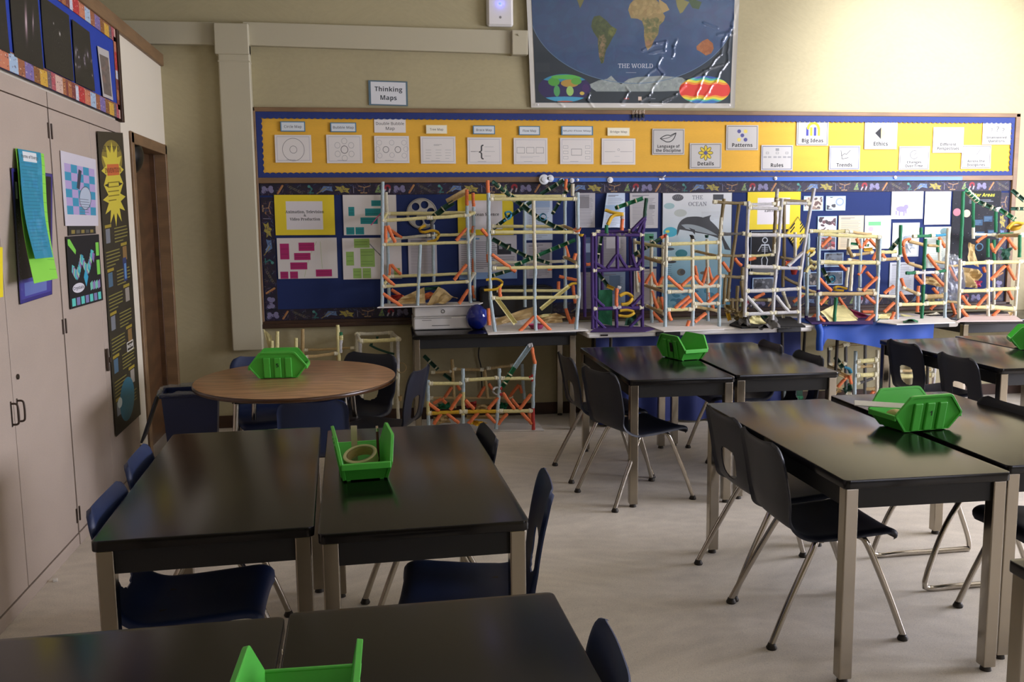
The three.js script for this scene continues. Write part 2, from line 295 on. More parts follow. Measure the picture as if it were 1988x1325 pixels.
// white plastic folding tables against the wall
function foldingTable(label, x0, x1, z0, z1, slots) {
  const w = x1 - x0, d = z1 - z0, t = thing('folding_table', label, 'table', [(x0 + x1) / 2, 0, (z0 + z1) / 2], 0, 'white folding tables');
  part('tabletop', [rbox(w, 0.02, d, 0.01, 0, 0.77, 0), rbox(w - 0.012, 0.045, d - 0.012, 0.02, 0, 0.7525, 0)], M.plasticWhite, t);
  for (const s of slots) part('hand_slot', rbox(0.2, 0.034, 0.012, 0.006, s, 0.748, d / 2 - 0.001), M.black, t);
  const b = part('badge', rbox(0.06, 0.014, 0.004, 0.002, -w / 2 + 0.14, 0.752, d / 2 - 0.003), M.dull, t);
  for (const sx of [-1, 1]) part('leg', [tube([[sx * (w / 2 - 0.22), 0.73, -d / 2 + 0.06], [sx * (w / 2 - 0.2), 0.02, -d / 2 + 0.06], [sx * (w / 2 - 0.2), 0.02, d / 2 - 0.1], [sx * (w / 2 - 0.22), 0.73, d / 2 - 0.1]], 0.013, 40, 8, false, 0.05)], M.dull, t);
}
foldingTable('white folding table holding the purple model and the dark-based silver tower', 1.66, 3.52, 0.02, 0.74, [-0.28, 0.72]);
foldingTable('white folding table partly covered by the blue cloth', 3.56, 4.8, 0.02, 0.74, [0.42]);

{ // blue curtain below the first white table, and the blue cloth over the second
  const pos = [], idx = [], nx = 90, ny = 10, x0 = 1.78, x1 = 3.5;
  for (let j = 0; j <= ny; j++) for (let i = 0; i <= nx; i++) { const s = i / nx, t = j / ny; pos.push(x0 + (x1 - x0) * s, 0.725 - 0.705 * t, 0.55 + 0.022 * (0.3 + t) * Math.sin(s * 46 + 1.2 * Math.sin(s * 9)) + 0.03 * t); }
  for (let j = 0; j < ny; j++) for (let i = 0; i < nx; i++) { const o = j * (nx + 1) + i; idx.push(o, o + nx + 1, o + 1, o + 1, o + nx + 1, o + nx + 2); }
  const g = new THREE.BufferGeometry(); g.setAttribute('position', new THREE.Float32BufferAttribute(pos, 3)); g.setAttribute('uv', new THREE.Float32BufferAttribute(pos.filter((_, i) => i % 3 !== 2).map((q) => q * 4), 2)); g.setIndex(idx); g.computeVertexNormals();
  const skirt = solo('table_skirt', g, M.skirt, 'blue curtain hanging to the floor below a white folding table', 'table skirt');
  // cloth: a sheet on the table, folding over the front edge with a ragged lower hem
  const P = [], I = [], UX = 60, UY = 26, cx0 = 3.53, cx1 = 4.56;
  for (let j = 0; j <= UY; j++) for (let i = 0; i <= UX; i++) {
    const s = i / UX, over = 0.09 + 0.12 * Math.pow(Math.max(0, 1 - Math.abs(s - 0.62) / 0.62), 1.2) + (s < 0.1 ? 0.12 * (1 - s / 0.1) : 0), L = 0.55 + over, l = (j / UY) * L; let y, z;
    const x = cx0 + (cx1 - cx0) * s - 0.05 * (s < 0.08 && l > 0.55 ? (1 - s / 0.08) * -1 : 0);
    if (l < 0.545) { y = 0.7815 + 0.0012 * Math.sin(s * 30 + l * 20); z = 0.2 + l; } else { const q = l - 0.545; y = 0.78 - q; z = 0.748 + 0.006 * Math.sin(s * 24) * Math.min(1, q * 10) + 0.002 * Math.min(1, q * 40); }
    P.push(x, y, z);
  }
  for (let j = 0; j < UY; j++) for (let i = 0; i < UX; i++) { const o = j * (UX + 1) + i; I.push(o, o + UX + 1, o + 1, o + 1, o + UX + 1, o + UX + 2); }
  const c2 = new THREE.BufferGeometry(); c2.setAttribute('position', new THREE.Float32BufferAttribute(P, 3)); c2.setAttribute('uv', new THREE.Float32BufferAttribute(P.filter((_, i) => i % 3 !== 2).map((q) => q * 4), 2)); c2.setIndex(I); c2.computeVertexNormals();
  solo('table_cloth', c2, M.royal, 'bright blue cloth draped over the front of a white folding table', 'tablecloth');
  // gathered corner of the cloth
  solo('cloth_knot', tube([[3.545, 0.785, 0.757], [3.555, 0.73, 0.775], [3.55, 0.66, 0.78], [3.555, 0.585, 0.775]], 0.028, 20, 9).applyMatrix4(new THREE.Matrix4()), M.royal, 'dark blue gathered cloth corner hanging between the white tables', 'cloth');
}

// ================================================================ CHAIRS
function shellGeo({ hole = true, seatY = 0.435, backY = 0.775, half = 0.215, backHalf = 0.212 } = {}) {
  const k = seatY / 0.435, bk = (y) => seatY + (y - 0.435) * (backY - seatY) / 0.34;
  const prof = new THREE.CatmullRomCurve3([[0.225, 0.395 * k], [0.222, 0.422 * k], [0.195, 0.436 * k], [0.1, 0.431 * k], [-0.05, 0.42 * k], [-0.14, 0.424 * k], [-0.19, bk(0.455)], [-0.212, bk(0.51)], [-0.222, bk(0.58)], [-0.236, bk(0.66)], [-0.252, bk(0.73)], [-0.262, bk(0.762)], [-0.272, bk(0.775)]].map(([f, y]) => V(0, y, f)), false, 'centripetal');
  const NU = 28, NV = 64, pts = prof.getSpacedPoints(NV), yS = bk(0.45);
  const P = [], N = [];
  const at = (u, j) => {
    const q = pts[j], t = pts[Math.min(NV, j + 1)].clone().sub(pts[Math.max(0, j - 1)]).normalize(), n = V(0, t.z, -t.y).multiplyScalar(-1); // towards the sitter
    const back = THREE.MathUtils.smoothstep(q.y, yS - 0.01, yS + 0.08), s = j / NV, e = 0.045;
    let w = half * (1 - back) + backHalf * back - 0.022 * Math.exp(-((q.y - yS - 0.03) ** 2) / 0.0018) * (q.z < -0.1 ? 1 : 0);
    const tEnd = (NV - j) / NV; if (tEnd < 0.1) w *= 0.72 + 0.28 * Math.sqrt(1 - (1 - tEnd / 0.1) ** 2); if (s < 0.09) w *= 0.86 + 0.14 * Math.sqrt(1 - (1 - s / 0.09) ** 2);
    const a = Math.abs(u), lift = (0.012 * (1 - back) + 0.022 * back) * a * a * a - (a > 0.9 ? 0.016 * ((a - 0.9) / 0.1) ** 1.5 : 0);
    return { p: V(u * w, q.y, q.z).addScaledVector(n, lift), n };
  };
  const hc = bk(0.548), hh = 0.066, hw = 0.38;                                    // the grip opening low in the back
  const inHole = (u, y) => hole ? (Math.abs(u / hw) ** 3 + Math.abs((y - hc) / hh) ** 3) : 9;
  const grid = [];
  for (let j = 0; j <= NV; j++) for (let i = 0; i <= NU; i++) {
    let u = -1 + 2 * i / NU, jj = j, f = pts[j].z < -0.17 ? inHole(u, pts[j].y) : 9, dy = 0;
    const o = at(u, jj);
    if (f < 1) { const sc = Math.pow(f, -1 / 3); if (sc < 1.6) { o.p.x *= sc; const ny = hc + (pts[j].y - hc) * sc; o.p.y += ny - pts[j].y; o.p.z += (pts[j].y - ny) * 0.17; } }
    grid.push({ ...o, f });
  }
  const W1 = NU + 1, keep = (i, j) => { const y = (pts[j].y + pts[j + 1].y) / 2, u = -1 + 2 * (i + 0.5) / NU; return !(pts[j].z < -0.17 && inHole(u, y) < 1); };
  const th = 0.0055, pos = [], idx = [], edges = new Map();
  for (const g of grid) pos.push(g.p.x, g.p.y, g.p.z);
  for (const g of grid) { const q = g.p.clone().addScaledVector(g.n, -th); pos.push(q.x, q.y, q.z); }
  const K = grid.length, tri = (a, b, c2, d) => idx.push(a, b, c2, a, c2, d);
  for (let j = 0; j < NV; j++) for (let i = 0; i < NU; i++) if (keep(i, j)) {
    const a = j * W1 + i, b = a + 1, c2 = a + W1 + 1, d = a + W1; tri(a, b, c2, d); tri(K + a, K + d, K + c2, K + b);
    for (const [p, q] of [[a, b], [b, c2], [c2, d], [d, a]]) { const key = q + '_' + p; if (edges.has(key)) edges.delete(key); else edges.set(p + '_' + q, [p, q]); }
  }
  for (const [p, q] of edges.values()) tri(q, p, K + p, K + q);
  const g = new THREE.BufferGeometry(); g.setAttribute('position', new THREE.Float32BufferAttribute(pos, 3)); g.setIndex(idx); g.setAttribute('uv', new THREE.Float32BufferAttribute(new Float32Array(pos.length / 3 * 2), 2));
  return toCreasedNormals(g, 1.0);
}
const chairLeg = (sx, f0, f1, y0) => tube([[sx * 0.1, y0, f0 * 0.55], [sx * 0.15, y0 - 0.005, f0 * 0.8], [sx * 0.172, y0 - 0.035, f0], [sx * 0.195, y0 * 0.45, (f0 + f1) / 2 + 0.01 * Math.sign(f1)], [sx * 0.215, 0.02, f1]], 0.0125, 26, 10);
function makeChair(name, label, mat, opt = {}) {
  const t = thing(name, label, 'chair', [0, 0, 0], 0, 'blue plastic classroom chairs'), y0 = (opt.seatY ?? 0.435) - 0.028;
  part('seat_shell', shellGeo(opt), mat, t);
  part('seat_bracket', [rbox(0.26, 0.012, 0.05, 0.004, 0, y0 + 0.008, 0.07), rbox(0.26, 0.012, 0.05, 0.004, 0, y0 + 0.004, -0.08), rbox(0.03, 0.014, 0.2, 0.004, 0.09, y0 + 0.006, 0), rbox(0.03, 0.014, 0.2, 0.004, -0.09, y0 + 0.006, 0)], M.dull, t);
  if (opt.sled) {
    for (const s of [-1, 1]) part('runner', tube([[s * 0.13, y0, 0.03], [s * 0.17, y0 - 0.02, 0.08], [s * 0.19, 0.26, 0.17], [s * 0.205, 0.06, 0.25], [s * 0.205, 0.0135, 0.235], [s * 0.205, 0.0135, 0.1], [s * 0.205, 0.0135, -0.2], [s * 0.205, 0.03, -0.25], [s * 0.2, 0.2, -0.19], [s * 0.18, y0 - 0.03, -0.1], [s * 0.13, y0, -0.05]], 0.0125, 70, 10), M.chrome, t);
  } else for (const s of [-1, 1]) for (const [f0, f1] of [[0.12, 0.255], [-0.1, -0.275]]) {
    const l = part('leg', chairLeg(s, f0, f1, y0), M.chrome, t);
    part('glide', new THREE.LatheGeometry([[0, 0], [0.019, 0], [0.021, 0.006], [0.016, 0.016], [0.013, 0.024], [0, 0.024]].map((p) => new THREE.Vector2(...p)), 14), M.dull, l, [s * 0.215, 0, f1]);
  }
  return t;
}
const R = (d) => d * Math.PI / 180;
const chairA = makeChair('classroom_chair', 'dark blue chair with grip hole, farther one at the table before the white folding table', M.navy);
chairA.position.set(1.5, 0, 1.87); chairA.rotation.y = R(92);
const chairC = makeChair('classroom_chair', 'dark blue solid-backed chair showing its seat, tucked at the number 1 bin table', M.navy, { hole: false });
chairC.position.set(1.765, 0, 4.22); chairC.rotation.y = R(88);
copyOf(chairC, [1.55, 0, 2.42], R(106), 'dark blue solid-backed chair turned askew at the table with the dark-labelled bin');
const navyAt = (x, z, d, label) => copyOf(chairA, [x, 0, z], R(d), label);
navyAt(2.5, 1.6, 268, 'dark blue chair whose back rim peeks over the joined tables before the blue curtain');
navyAt(2.5, 2.16, 270, 'dark blue chair back rising over the table edge beside the floor models');
navyAt(1.795, 3.76, 90, 'dark blue chair with bright grip hole, farther of two at the number 1 bin table');
navyAt(2.66, 4.43, 268, 'dark blue chair on four splayed legs beside the chair on bent runners');
navyAt(3.885, 1.8, 90, 'dark blue chair with the low models seen through its grip hole');
navyAt(3.835, 2.46, 88, 'rounded dark blue chair back at the table mirroring the models, second from the wall');
navyAt(0.06, 2.12, 250, 'dark blue chair seen edge-on at the round table beside the low crane model');
navyAt(0.22, 3.92, 272, 'dark blue chair peeking past the far end of the table with the tape-roll bin');
const sled = makeChair('sled_chair', 'dark blue chair standing on bent chrome floor runners', M.navy, { sled: true, hole: true });
sled.position.set(2.625, 0, 3.83); sled.rotation.y = R(270);
const chairB = makeChair('classroom_chair', 'blue chair beside the cabinets, at the table corner nearer the lower edge', M.blueSeat);
chairB.position.set(-0.575, 0, 4.56); chairB.rotation.y = R(90);
const blueAt = (x, z, d, label) => copyOf(chairB, [x, 0, z], R(d), label);
blueAt(-0.605, 4.01, 92, 'blue chair between the table and the cabinets, farther along toward the doorway');
blueAt(0.31, 4.64, 263, 'blue chair with wide seat at the outer side of the table holding the tape-roll bin');
blueAt(0.205, 5.86, 264, 'blue chair back cut off by the lower frame edge beside the front table');
blueAt(-0.61, 1.71, 14, 'blue chair with pale rim behind the round table, near the recycling bin');
navyAt(-0.13, 1.72, -36, 'dark blue chair with a yellow cup seen through its grip hole behind the round table');
const small = makeChair('small_chair', 'small solid-backed blue chair pushed under the front of the round table', M.blueSeat, { hole: false, seatY: 0.36, backY: 0.68, half: 0.19, backHalf: 0.19 });
small.position.set(-0.3, 0, 2.34); small.rotation.y = R(180);

// ================================================================ GREEN SORTING BINS
function binParts(t, L = 0.325, Wd = 0.138, H = 0.15, number) {
  // long axis z; the side panel is a flattened hexagon that leans outward
  const bz = L * 0.33, mz = L * 0.5, tz = L * 0.3, my = H * 0.46;
  const hexShape = (o) => { const s = new THREE.Shape(), p = [[-bz - o, 0], [bz + o, 0], [mz + o, my], [tz + o * 0.6, H + o], [-tz - o * 0.6, H + o], [-mz - o, my]]; const n = p.length; p.forEach((q, i) => { const a = p[(i + n - 1) % n], b = p[(i + 1) % n], k = i < 2 ? 0.03 : 0.09; const A = [q[0] + (a[0] - q[0]) * k, q[1] + (a[1] - q[1]) * k], B = [q[0] + (b[0] - q[0]) * k, q[1] + (b[1] - q[1]) * k]; i ? s.lineTo(...A) : s.moveTo(...A); s.quadraticCurveTo(q[0], q[1], ...B); }); s.closePath(); return s; };
  const ex = (sh, d) => new THREE.ExtrudeGeometry(sh, { depth: d, bevelEnabled: true, bevelSize: 0.001, bevelThickness: 0.001, bevelSegments: 1, curveSegments: 5 });
  const lean = 0.17;
  for (const s of [-1, 1]) {
    const g = ex(hexShape(0), 0.003); g.rotateY(Math.PI / 2);                      // now in the y-z plane
    const lipSh = hexShape(0.003); lipSh.holes.push(hexShape(-0.005)); const lip = ex(lipSh, 0.009); lip.rotateY(Math.PI / 2); lip.translate(s > 0 ? -0.001 : -0.007, 0, 0);
    const ribs = [-0.3, 0, 0.3].map((k) => { const r = new RoundedBoxGeometry(0.012, H * 0.8, L * 0.12, 2, 0.005); r.translate(s * 0.006, H * 0.41, k * L * 0.62); return r; });
    const list = [g, lip, ...ribs].map((q) => { const m = new THREE.Matrix4().makeRotationZ(-s * lean); q.applyMatrix4(m); q.translate(s * Wd / 2, 0.006, 0); return q; });
    part('side_panel', [list[0], ...list.slice(2)], M.green, t); part('rim', list[1], M.green, t);
  }
  for (const s of [-1, 1]) {
    const w0 = Wd / 2 - 0.002, w1 = Wd / 2 + my * Math.tan(lean), pos = [], th = 0.003;
    const A = [[-w0, 0.006, s * bz], [w0, 0.006, s * bz], [w1, my + 0.006, s * mz], [-w1, my + 0.006, s * mz]];
    const hull = [...A.map((p) => v3(p)), ...A.map((p) => v3(p).add(V(0, 0.002, -s * 0.004)))], f = [[0, 1, 2, 3], [7, 6, 5, 4], [0, 4, 5, 1], [1, 5, 6, 2], [2, 6, 7, 3], [3, 7, 4, 0]];
    for (const q of f) for (const k of s > 0 ? [0, 1, 2, 0, 2, 3] : [0, 2, 1, 0, 3, 2]) pos.push(...hull[q[k]].toArray());
    const g = new THREE.BufferGeometry(); g.setAttribute('position', new THREE.Float32BufferAttribute(pos, 3)); g.setAttribute('uv', new THREE.Float32BufferAttribute(new Float32Array(pos.length / 3 * 2), 2)); g.computeVertexNormals();
    part('end_panel', [g, rbox(w1 * 2 + 0.006, 0.024, 0.012, 0.004, 0, my - 0.004, s * (mz - 0.001))], M.green, t);
  }
  part('base_panel', [rbox(Wd, 0.004, bz * 2, 0.001, 0, 0.007, 0), ...[[-1, -1], [1, -1], [-1, 1], [1, 1]].map(([a, b]) => rbox(0.014, 0.007, 0.014, 0.002, a * (Wd / 2 - 0.012), 0.0035, b * (bz - 0.012)))], M.green, t);
  return t;
}
const ty = 0.7405;
const bin1 = binParts(thing('sorting_bin', 'green bin marked 5 standing on the round table', 'bin', [-0.51, ty, 2.09], R(88), 'green sorting bins'));
const binMk = (x, z, d, label) => { const b = copyOf(bin1, [x, ty, z], R(d), label); return b; };
const bin2 = binMk(-0.03, 4.31, 5, 'green bin with a masking tape roll and a pencil inside');
const bin3 = binMk(-0.13, 6.08, -2, 'green bin cut off by the lower frame edge');
const bin4 = binMk(2.0, 1.93, 14, 'green bin with a dark rectangular label, on the tables before the white folding table');
const bin5 = binMk(2.275, 4.05, 97, 'green bin marked 1 with a white strip sticking out');
const bin6 = binMk(4.42, 2.08, 60, 'green bin cut by the picture edge on the table by the last models');
const ink = S({ color: 0x10240e, roughness: 0.7 });
{
  const { FontLoader } = await import('three/addons/loaders/FontLoader.js'), { TextGeometry } = await import('three/addons/geometries/TextGeometry.js');
  const font = await new FontLoader().loadAsync('fonts/droid/droid_sans_bold.typeface.json');
  const num = (t, ch, sx) => { const g = new TextGeometry(ch, { font, size: 0.022, depth: 0.0006, curveSegments: 4 }); g.center(); g.rotateY(sx * Math.PI / 2); g.rotateZ(-sx * 0.17); part('number', g, ink, t, [sx * 0.0975, 0.08, 0]); };
  num(bin1, '5', -1); num(bin5, '1', -1);
  const dl = part('label_plate', rbox(0.0015, 0.06, 0.03, 0.0005).rotateZ(0.17), M.black, bin4, [-0.0955, 0.08, 0.02]);
}

{ const chip = S({ color: 0xdedad2, roughness: 0.8 }), tw = (x, z, w, d, a, label) => { const g = rbox(w, 0.012, d, 0.003, 0, 0.006, 0); g.rotateY(a); g.translate(x, 0, z); solo('paper_scrap', g, chip, label, 'scrap'); };
  tw(-1.455, 3.2, 0.02, 0.025, 0.3, 'tiny white scrap on the floor at the cabinet foot'); tw(-1.44, 2.5, 0.025, 0.08, 0.1, 'white paper strip on the floor against the cabinets'); }

// ================================================================ BULLETIN BOARD ON THE BACK WALL
const BX0 = -0.85, BX1 = 5.775, BT = 2.528, BM = 1.967, BB = 0.815;
const board = thing('bulletin_board', 'long wood-framed bulletin board with a yellow strip above a blue field', 'bulletin board', [0, 0, 0]);
{
  const rail = (name, x0, y0, x1, y1, m = M.frame, d = 0.045) => part(name, metreUV(rbox(x1 - x0, y1 - y0, d, 0.006, (x0 + x1) / 2, (y0 + y1) / 2, d / 2), 0.8), m, board);
  rail('frame_rail', BX0, BT - 0.034, BX1, BT); rail('frame_rail', BX0, BB, BX1, BB + 0.045, M.darkFrame); rail('frame_rail', BX0, BM - 0.022, BX1, BM + 0.022, M.frame, 0.042);
  rail('frame_stile', BX0, BB, BX0 + 0.048, BT); rail('frame_stile', BX1 - 0.045, BB, BX1, BT);
  part('chalk_ledge', metreUV(rbox(BX1 - BX0, 0.035, 0.075, 0.008, (BX0 + BX1) / 2, BB + 0.005, 0.037)), M.darkFrame, board);
  const blue = metreUV(rbox(BX1 - BX0 - 0.05, BM - BB, 0.02, 0.002, (BX0 + BX1) / 2, (BM + BB) / 2, 0.01), 3); part('backing', blue, M.felt, board);
  // yellow paper, gently rippled
  const yp = new THREE.PlaneGeometry(BX1 - BX0 - 0.06, BT - BM - 0.04, 160, 14), q = yp.attributes.position;
  for (let i = 0; i < q.count; i++) q.setZ(i, 0.0025 * noise.noise(q.getX(i) * 3.1, q.getY(i) * 5, 1) + 0.0015 * noise.noise(q.getX(i) * 11, q.getY(i) * 4, 5)); yp.computeVertexNormals(); yp.translate((BX0 + BX1) / 2, (BT + BM) / 2, 0.0258);
  part('yellow_paper', [rbox(BX1 - BX0 - 0.05, BT - BM - 0.02, 0.02, 0.002, (BX0 + BX1) / 2, (BT + BM) / 2, 0.01), yp], M.mustard, board);
  // scalloped blue trim
  const wavy = (len, h) => { const s = new THREE.Shape(), p = 0.045, n = Math.round(len / p), st = len / n; s.moveTo(0, 0); s.lineTo(0, h); for (let i = 0; i < n; i++) { s.quadraticCurveTo((i + 0.5) * st, h + 0.02, (i + 1) * st, h); } s.lineTo(len, 0); s.closePath(); return new THREE.ExtrudeGeometry(s, { depth: 0.002, bevelEnabled: false, curveSegments: 4 }); };
  const LX2 = BX0 + 0.05, RX2 = BX1 - 0.05, L = RX2 - LX2;
  const top = wavy(L, 0.044); top.rotateZ(Math.PI); top.rotateY(Math.PI); top.translate(LX2, BT - 0.034, 0.038); part('scalloped_trim', metreUV(top, 3), M.border, board);
  const bot = wavy(L, 0.03); bot.translate(LX2, BM + 0.022, 0.036); part('scalloped_trim', metreUV(bot, 3), M.border, board);
  const sl = wavy(0.5, 0.038); sl.rotateZ(-Math.PI / 2); sl.translate(LX2, BT - 0.034, 0.034); part('scalloped_trim', metreUV(sl, 3), M.border, board);
  const sr = wavy(0.5, 0.022); sr.rotateZ(Math.PI / 2); sr.translate(RX2, BM + 0.025, 0.034); part('scalloped_trim', metreUV(sr, 3), M.border, board);
  // printed border with laboratory drawings
  const c = document.createElement('canvas'); c.width = 1280; c.height = 120; const g = c.getContext('2d'); g.fillStyle = '#221b3c'; g.fillRect(0, 0, 1280, 120);
  for (let i = 0; i < 220; i++) { g.fillStyle = ['#2e1c58', '#3a2a2c', '#1a1c34', '#3a1c48'][i % 4]; g.globalAlpha = 0.5; g.beginPath(); g.arc(rnd() * 1280, rnd() * 120, 6 + rnd() * 16, 0, 7); g.fill(); } g.globalAlpha = 1; g.lineCap = 'round';
  const ln = (col, w, ...p) => { g.strokeStyle = col; g.lineWidth = w; g.beginPath(); p.forEach(([x, y], i) => (i ? g.lineTo(x, y) : g.moveTo(x, y))); g.stroke(); };
  const pl = (col, ...p) => { g.fillStyle = col; g.beginPath(); p.forEach(([x, y], i) => (i ? g.lineTo(x, y) : g.moveTo(x, y))); g.fill(); };
  const ci = (col, x, y, r) => { g.fillStyle = col; g.beginPath(); g.arc(x, y, r, 0, 7); g.fill(); };
  for (const [x, y] of [[40, 50], [36, 80], [104, 46], [110, 76]]) ci('#a9a6cf', x, y, 22); ln('#a9a6cf', 30, [44, 64], [104, 62]);
  ln('#e39a4e', 20, [170, 100], [216, 26]); ln('#f3c58a', 6, [176, 100], [222, 26]);
  for (let i = 0; i < 7; i++) { g.strokeStyle = i % 2 ? '#8d8563' : '#6d6a62'; g.lineWidth = 6; g.beginPath(); g.ellipse(276 + i * 20, 34 + i * 10, 14, 8, 0.6, 0, 7); g.stroke(); }
  ln('#3f9c90', 14, [470, 26], [498, 60], [478, 92]); ln('#3f9c90', 10, [456, 98], [512, 98]); ci('#69c0b0', 470, 34, 14);
  pl('#7fa8dc', [560, 100], [610, 30], [690, 36], [700, 84], [640, 72]); ln('#c7b24e', 8, [540, 108], [630, 50]); ln('#a6c6ee', 7, [600, 90], [660, 40]);
  pl('#d9cc58', [720, 30], [770, 40], [800, 24], [822, 50], [868, 56], [846, 76], [860, 104], [812, 88], [780, 100], [760, 74], [716, 78], [740, 54]);
  ln('#c9c6d8', 5, [900, 30], [902, 100]);
  ln('#d8b07a', 9, [950, 30], [1010, 46], [1064, 30]); ln('#d8b07a', 8, [1006, 44], [1000, 96]); ln('#d8b07a', 12, [972, 100], [1030, 100]); pl('#c79a62', [936, 70], [978, 70], [957, 86]);
  pl('#a8d27a', [1110, 98], [1170, 98], [1152, 30], [1138, 30]); ln('#dfeebf', 6, [1146, 26], [1160, 22]);
  g.strokeStyle = '#c8283c'; g.lineWidth = 22; g.beginPath(); g.arc(1236, 52, 24, 2.4, 6.6); g.stroke(); ln('#e9e4ea', 16, [1212, 70], [1200, 96]); ln('#e9e4ea', 16, [1258, 66], [1250, 94]);
  for (let i = 0; i < 90; i++) { const x = rnd() * 1280, y = rnd() * 120, a = rnd() * 3; ln(['#6c5a74', '#4c5a8c', '#7c6450', '#5c7484', '#74506c'][i % 5], 3 + rnd() * 4, [x, y], [x + Math.cos(a) * 26, y + Math.sin(a) * 26]); }
  const t = new THREE.CanvasTexture(c); t.colorSpace = THREE.SRGBColorSpace; t.wrapS = THREE.RepeatWrapping; t.magFilter = THREE.LinearFilter;
  const pm = S({ map: t, color: 0xb4b0b4, roughness: 0.6 });
  const strip = (x, y, w, h, vertical) => { const b = rbox(w, h, 0.003, 0.001, x + w / 2, y + h / 2, 0.0225); const gg = metreUV(b), u = gg.attributes.uv, p = gg.attributes.position; for (let i = 0; i < u.count; i++) { const a = vertical ? (p.getY(i) - y) / 1.03 : (p.getX(i) - x) / 1.03, b2 = vertical ? (p.getX(i) - x) / w : (p.getY(i) - y) / h; u.setXY(i, a, b2); } part('picture_trim', gg, pm, board); };
  strip(BX0 + 0.055, BM - 0.115, BX1 - BX0 - 0.11, 0.094); strip(BX0 + 0.055, BB + 0.045, BX1 - BX0 - 0.11, 0.09); strip(BX0 + 0.055, BB + 0.13, 0.1, BM - BB - 0.26, true); strip(BX1 - 0.155, BB + 0.13, 0.1, BM - BB - 0.26, true);
  // blue strip stuck along the middle rail
  part('blue_strip', rbox(3.75, 0.034, 0.006, 0.002, 3.36, BM - 0.004, 0.046), S({ color: 0x2f62b8, roughness: 0.35 }), board);
}
// things on the board: rect given by its top-left and bottom-right corners on the wall
let layer = 0;
function pinned(name, label, category, [x0, y0, x1, y1], cell, { z = 0.031, gloss = false, group, curlK = 0.004, tilt = 0, thick = 0.0012, out = 0 } = {}) {
  layer = (layer + 1) % 3; const zz = z + layer * 0.0009, t = tilt * (x1 - x0);
  const g = sheetGeo([[x0, y0 - t / 2, zz + out], [x1, y0 + t / 2, zz + out], [x1, y1 + t / 2, zz], [x0, y1 - t / 2, zz]], cell, { bow: curl(curlK), thick });
  return solo(name, g, gloss ? cell.a.gloss : cell.a.matte, label, category, group);
}
const fillC = (g, col, x, y, w, h) => { g.fillStyle = col; g.fillRect(x, y, w, h); };
const write = (g, text, x, y, px, { col = '#222', font = 'sans-serif', bold = false, al = 'center', style = '' } = {}) => { g.fillStyle = col; g.font = `${style} ${bold ? 'bold' : ''} ${px}px ${font}`; g.textAlign = al; g.textBaseline = 'middle'; g.fillText(text, x, y); };
const lines = (g, x, y, w, n, step, col = '#888', lw = 2) => { g.strokeStyle = col; g.lineWidth = lw; for (let i = 0; i < n; i++) { g.beginPath(); g.moveTo(x, y + i * step); g.lineTo(x + w * (i === n - 1 ? 0.6 : 0.85 + 0.15 * rnd()), y + i * step); g.stroke(); } };
const ring = (g, x, y, r, col = '#777', lw = 2) => { g.strokeStyle = col; g.lineWidth = lw; g.beginPath(); g.arc(x, y, r, 0, 7); g.stroke(); };
const boxl = (g, x, y, w, h, col = '#888', lw = 2) => { g.strokeStyle = col; g.lineWidth = lw; g.strokeRect(x, y, w, h); };

// thinking-map diagrams with their captions
const mapDraw = {
  'Circle Map': (g, w, h) => { ring(g, w / 2, h * 0.53, h * 0.4, '#555', 2); ring(g, w / 2, h * 0.53, h * 0.13, '#555', 2); },
  'Bubble Map': (g, w, h) => { ring(g, w / 2, h * 0.52, h * 0.13, '#444', 3); for (let i = 0; i < 6; i++) ring(g, w / 2 + Math.sin(i * 1.047) * h * 0.3, h * 0.52 + Math.cos(i * 1.047) * h * 0.3, h * 0.1, '#999', 2); },
  'Double Bubble Map': (g, w, h) => { for (const s of [-1, 1]) ring(g, w / 2 + s * w * 0.17, h * 0.5, h * 0.11, '#555', 3); for (const [a, b] of [[0.15, 0.25], [0.15, 0.72], [0.1, 0.48], [0.5, 0.25], [0.5, 0.7], [0.85, 0.25], [0.85, 0.72], [0.9, 0.48]]) ring(g, a * w, b * h, h * 0.09, '#aaa', 2); },
  'Tree Map': (g, w, h) => { lines(g, w * 0.38, h * 0.3, w * 0.25, 2, 6, '#888'); for (const x of [0.15, 0.43, 0.7]) lines(g, w * x, h * 0.5, w * 0.17, 4, h * 0.1, '#aaa'); },
  'Brace Map': (g, w, h) => { write(g, '{', w * 0.4, h * 0.5, h * 0.62, { col: '#444' }); lines(g, w * 0.1, h * 0.52, w * 0.22, 2, 1, '#777'); lines(g, w * 0.5, h * 0.35, w * 0.3, 3, h * 0.17, '#aaa'); },
  'Flow Map': (g, w, h) => { for (const x of [0.1, 0.38, 0.66]) boxl(g, w * x, h * 0.36, w * 0.22, h * 0.22, '#777'); lines(g, w * 0.2, h * 0.7, w * 0.6, 2, 8, '#bbb'); },
  'Multi-Flow Map': (g, w, h) => { boxl(g, w * 0.34, h * 0.42, w * 0.3, h * 0.24, '#666'); for (const y of [0.3, 0.5, 0.7]) { boxl(g, w * 0.1, h * y, w * 0.14, h * 0.1, '#aaa'); boxl(g, w * 0.75, h * y, w * 0.14, h * 0.1, '#aaa'); } },
  'Bridge Map': (g, w, h) => { lines(g, w * 0.1, h * 0.5, w * 0.35, 2, 0.5, '#999'); lines(g, w * 0.55, h * 0.5, w * 0.35, 2, 0.5, '#999'); ring(g, w * 0.5, h * 0.43, h * 0.04, '#999'); lines(g, w * 0.38, h * 0.68, w * 0.25, 1, 2, '#bbb'); },
};
const mapPaper = (title) => cellOf(230, 170, (g, w, h) => { fillC(g, '#e3ded8', 0, 0, w, h); boxl(g, 14, 12, w - 28, h - 26, '#a9a6b4', 2); mapDraw[title](g, w, h); lines(g, w * 0.3, h - 18, w * 0.4, 1, 2, '#999', 2); });
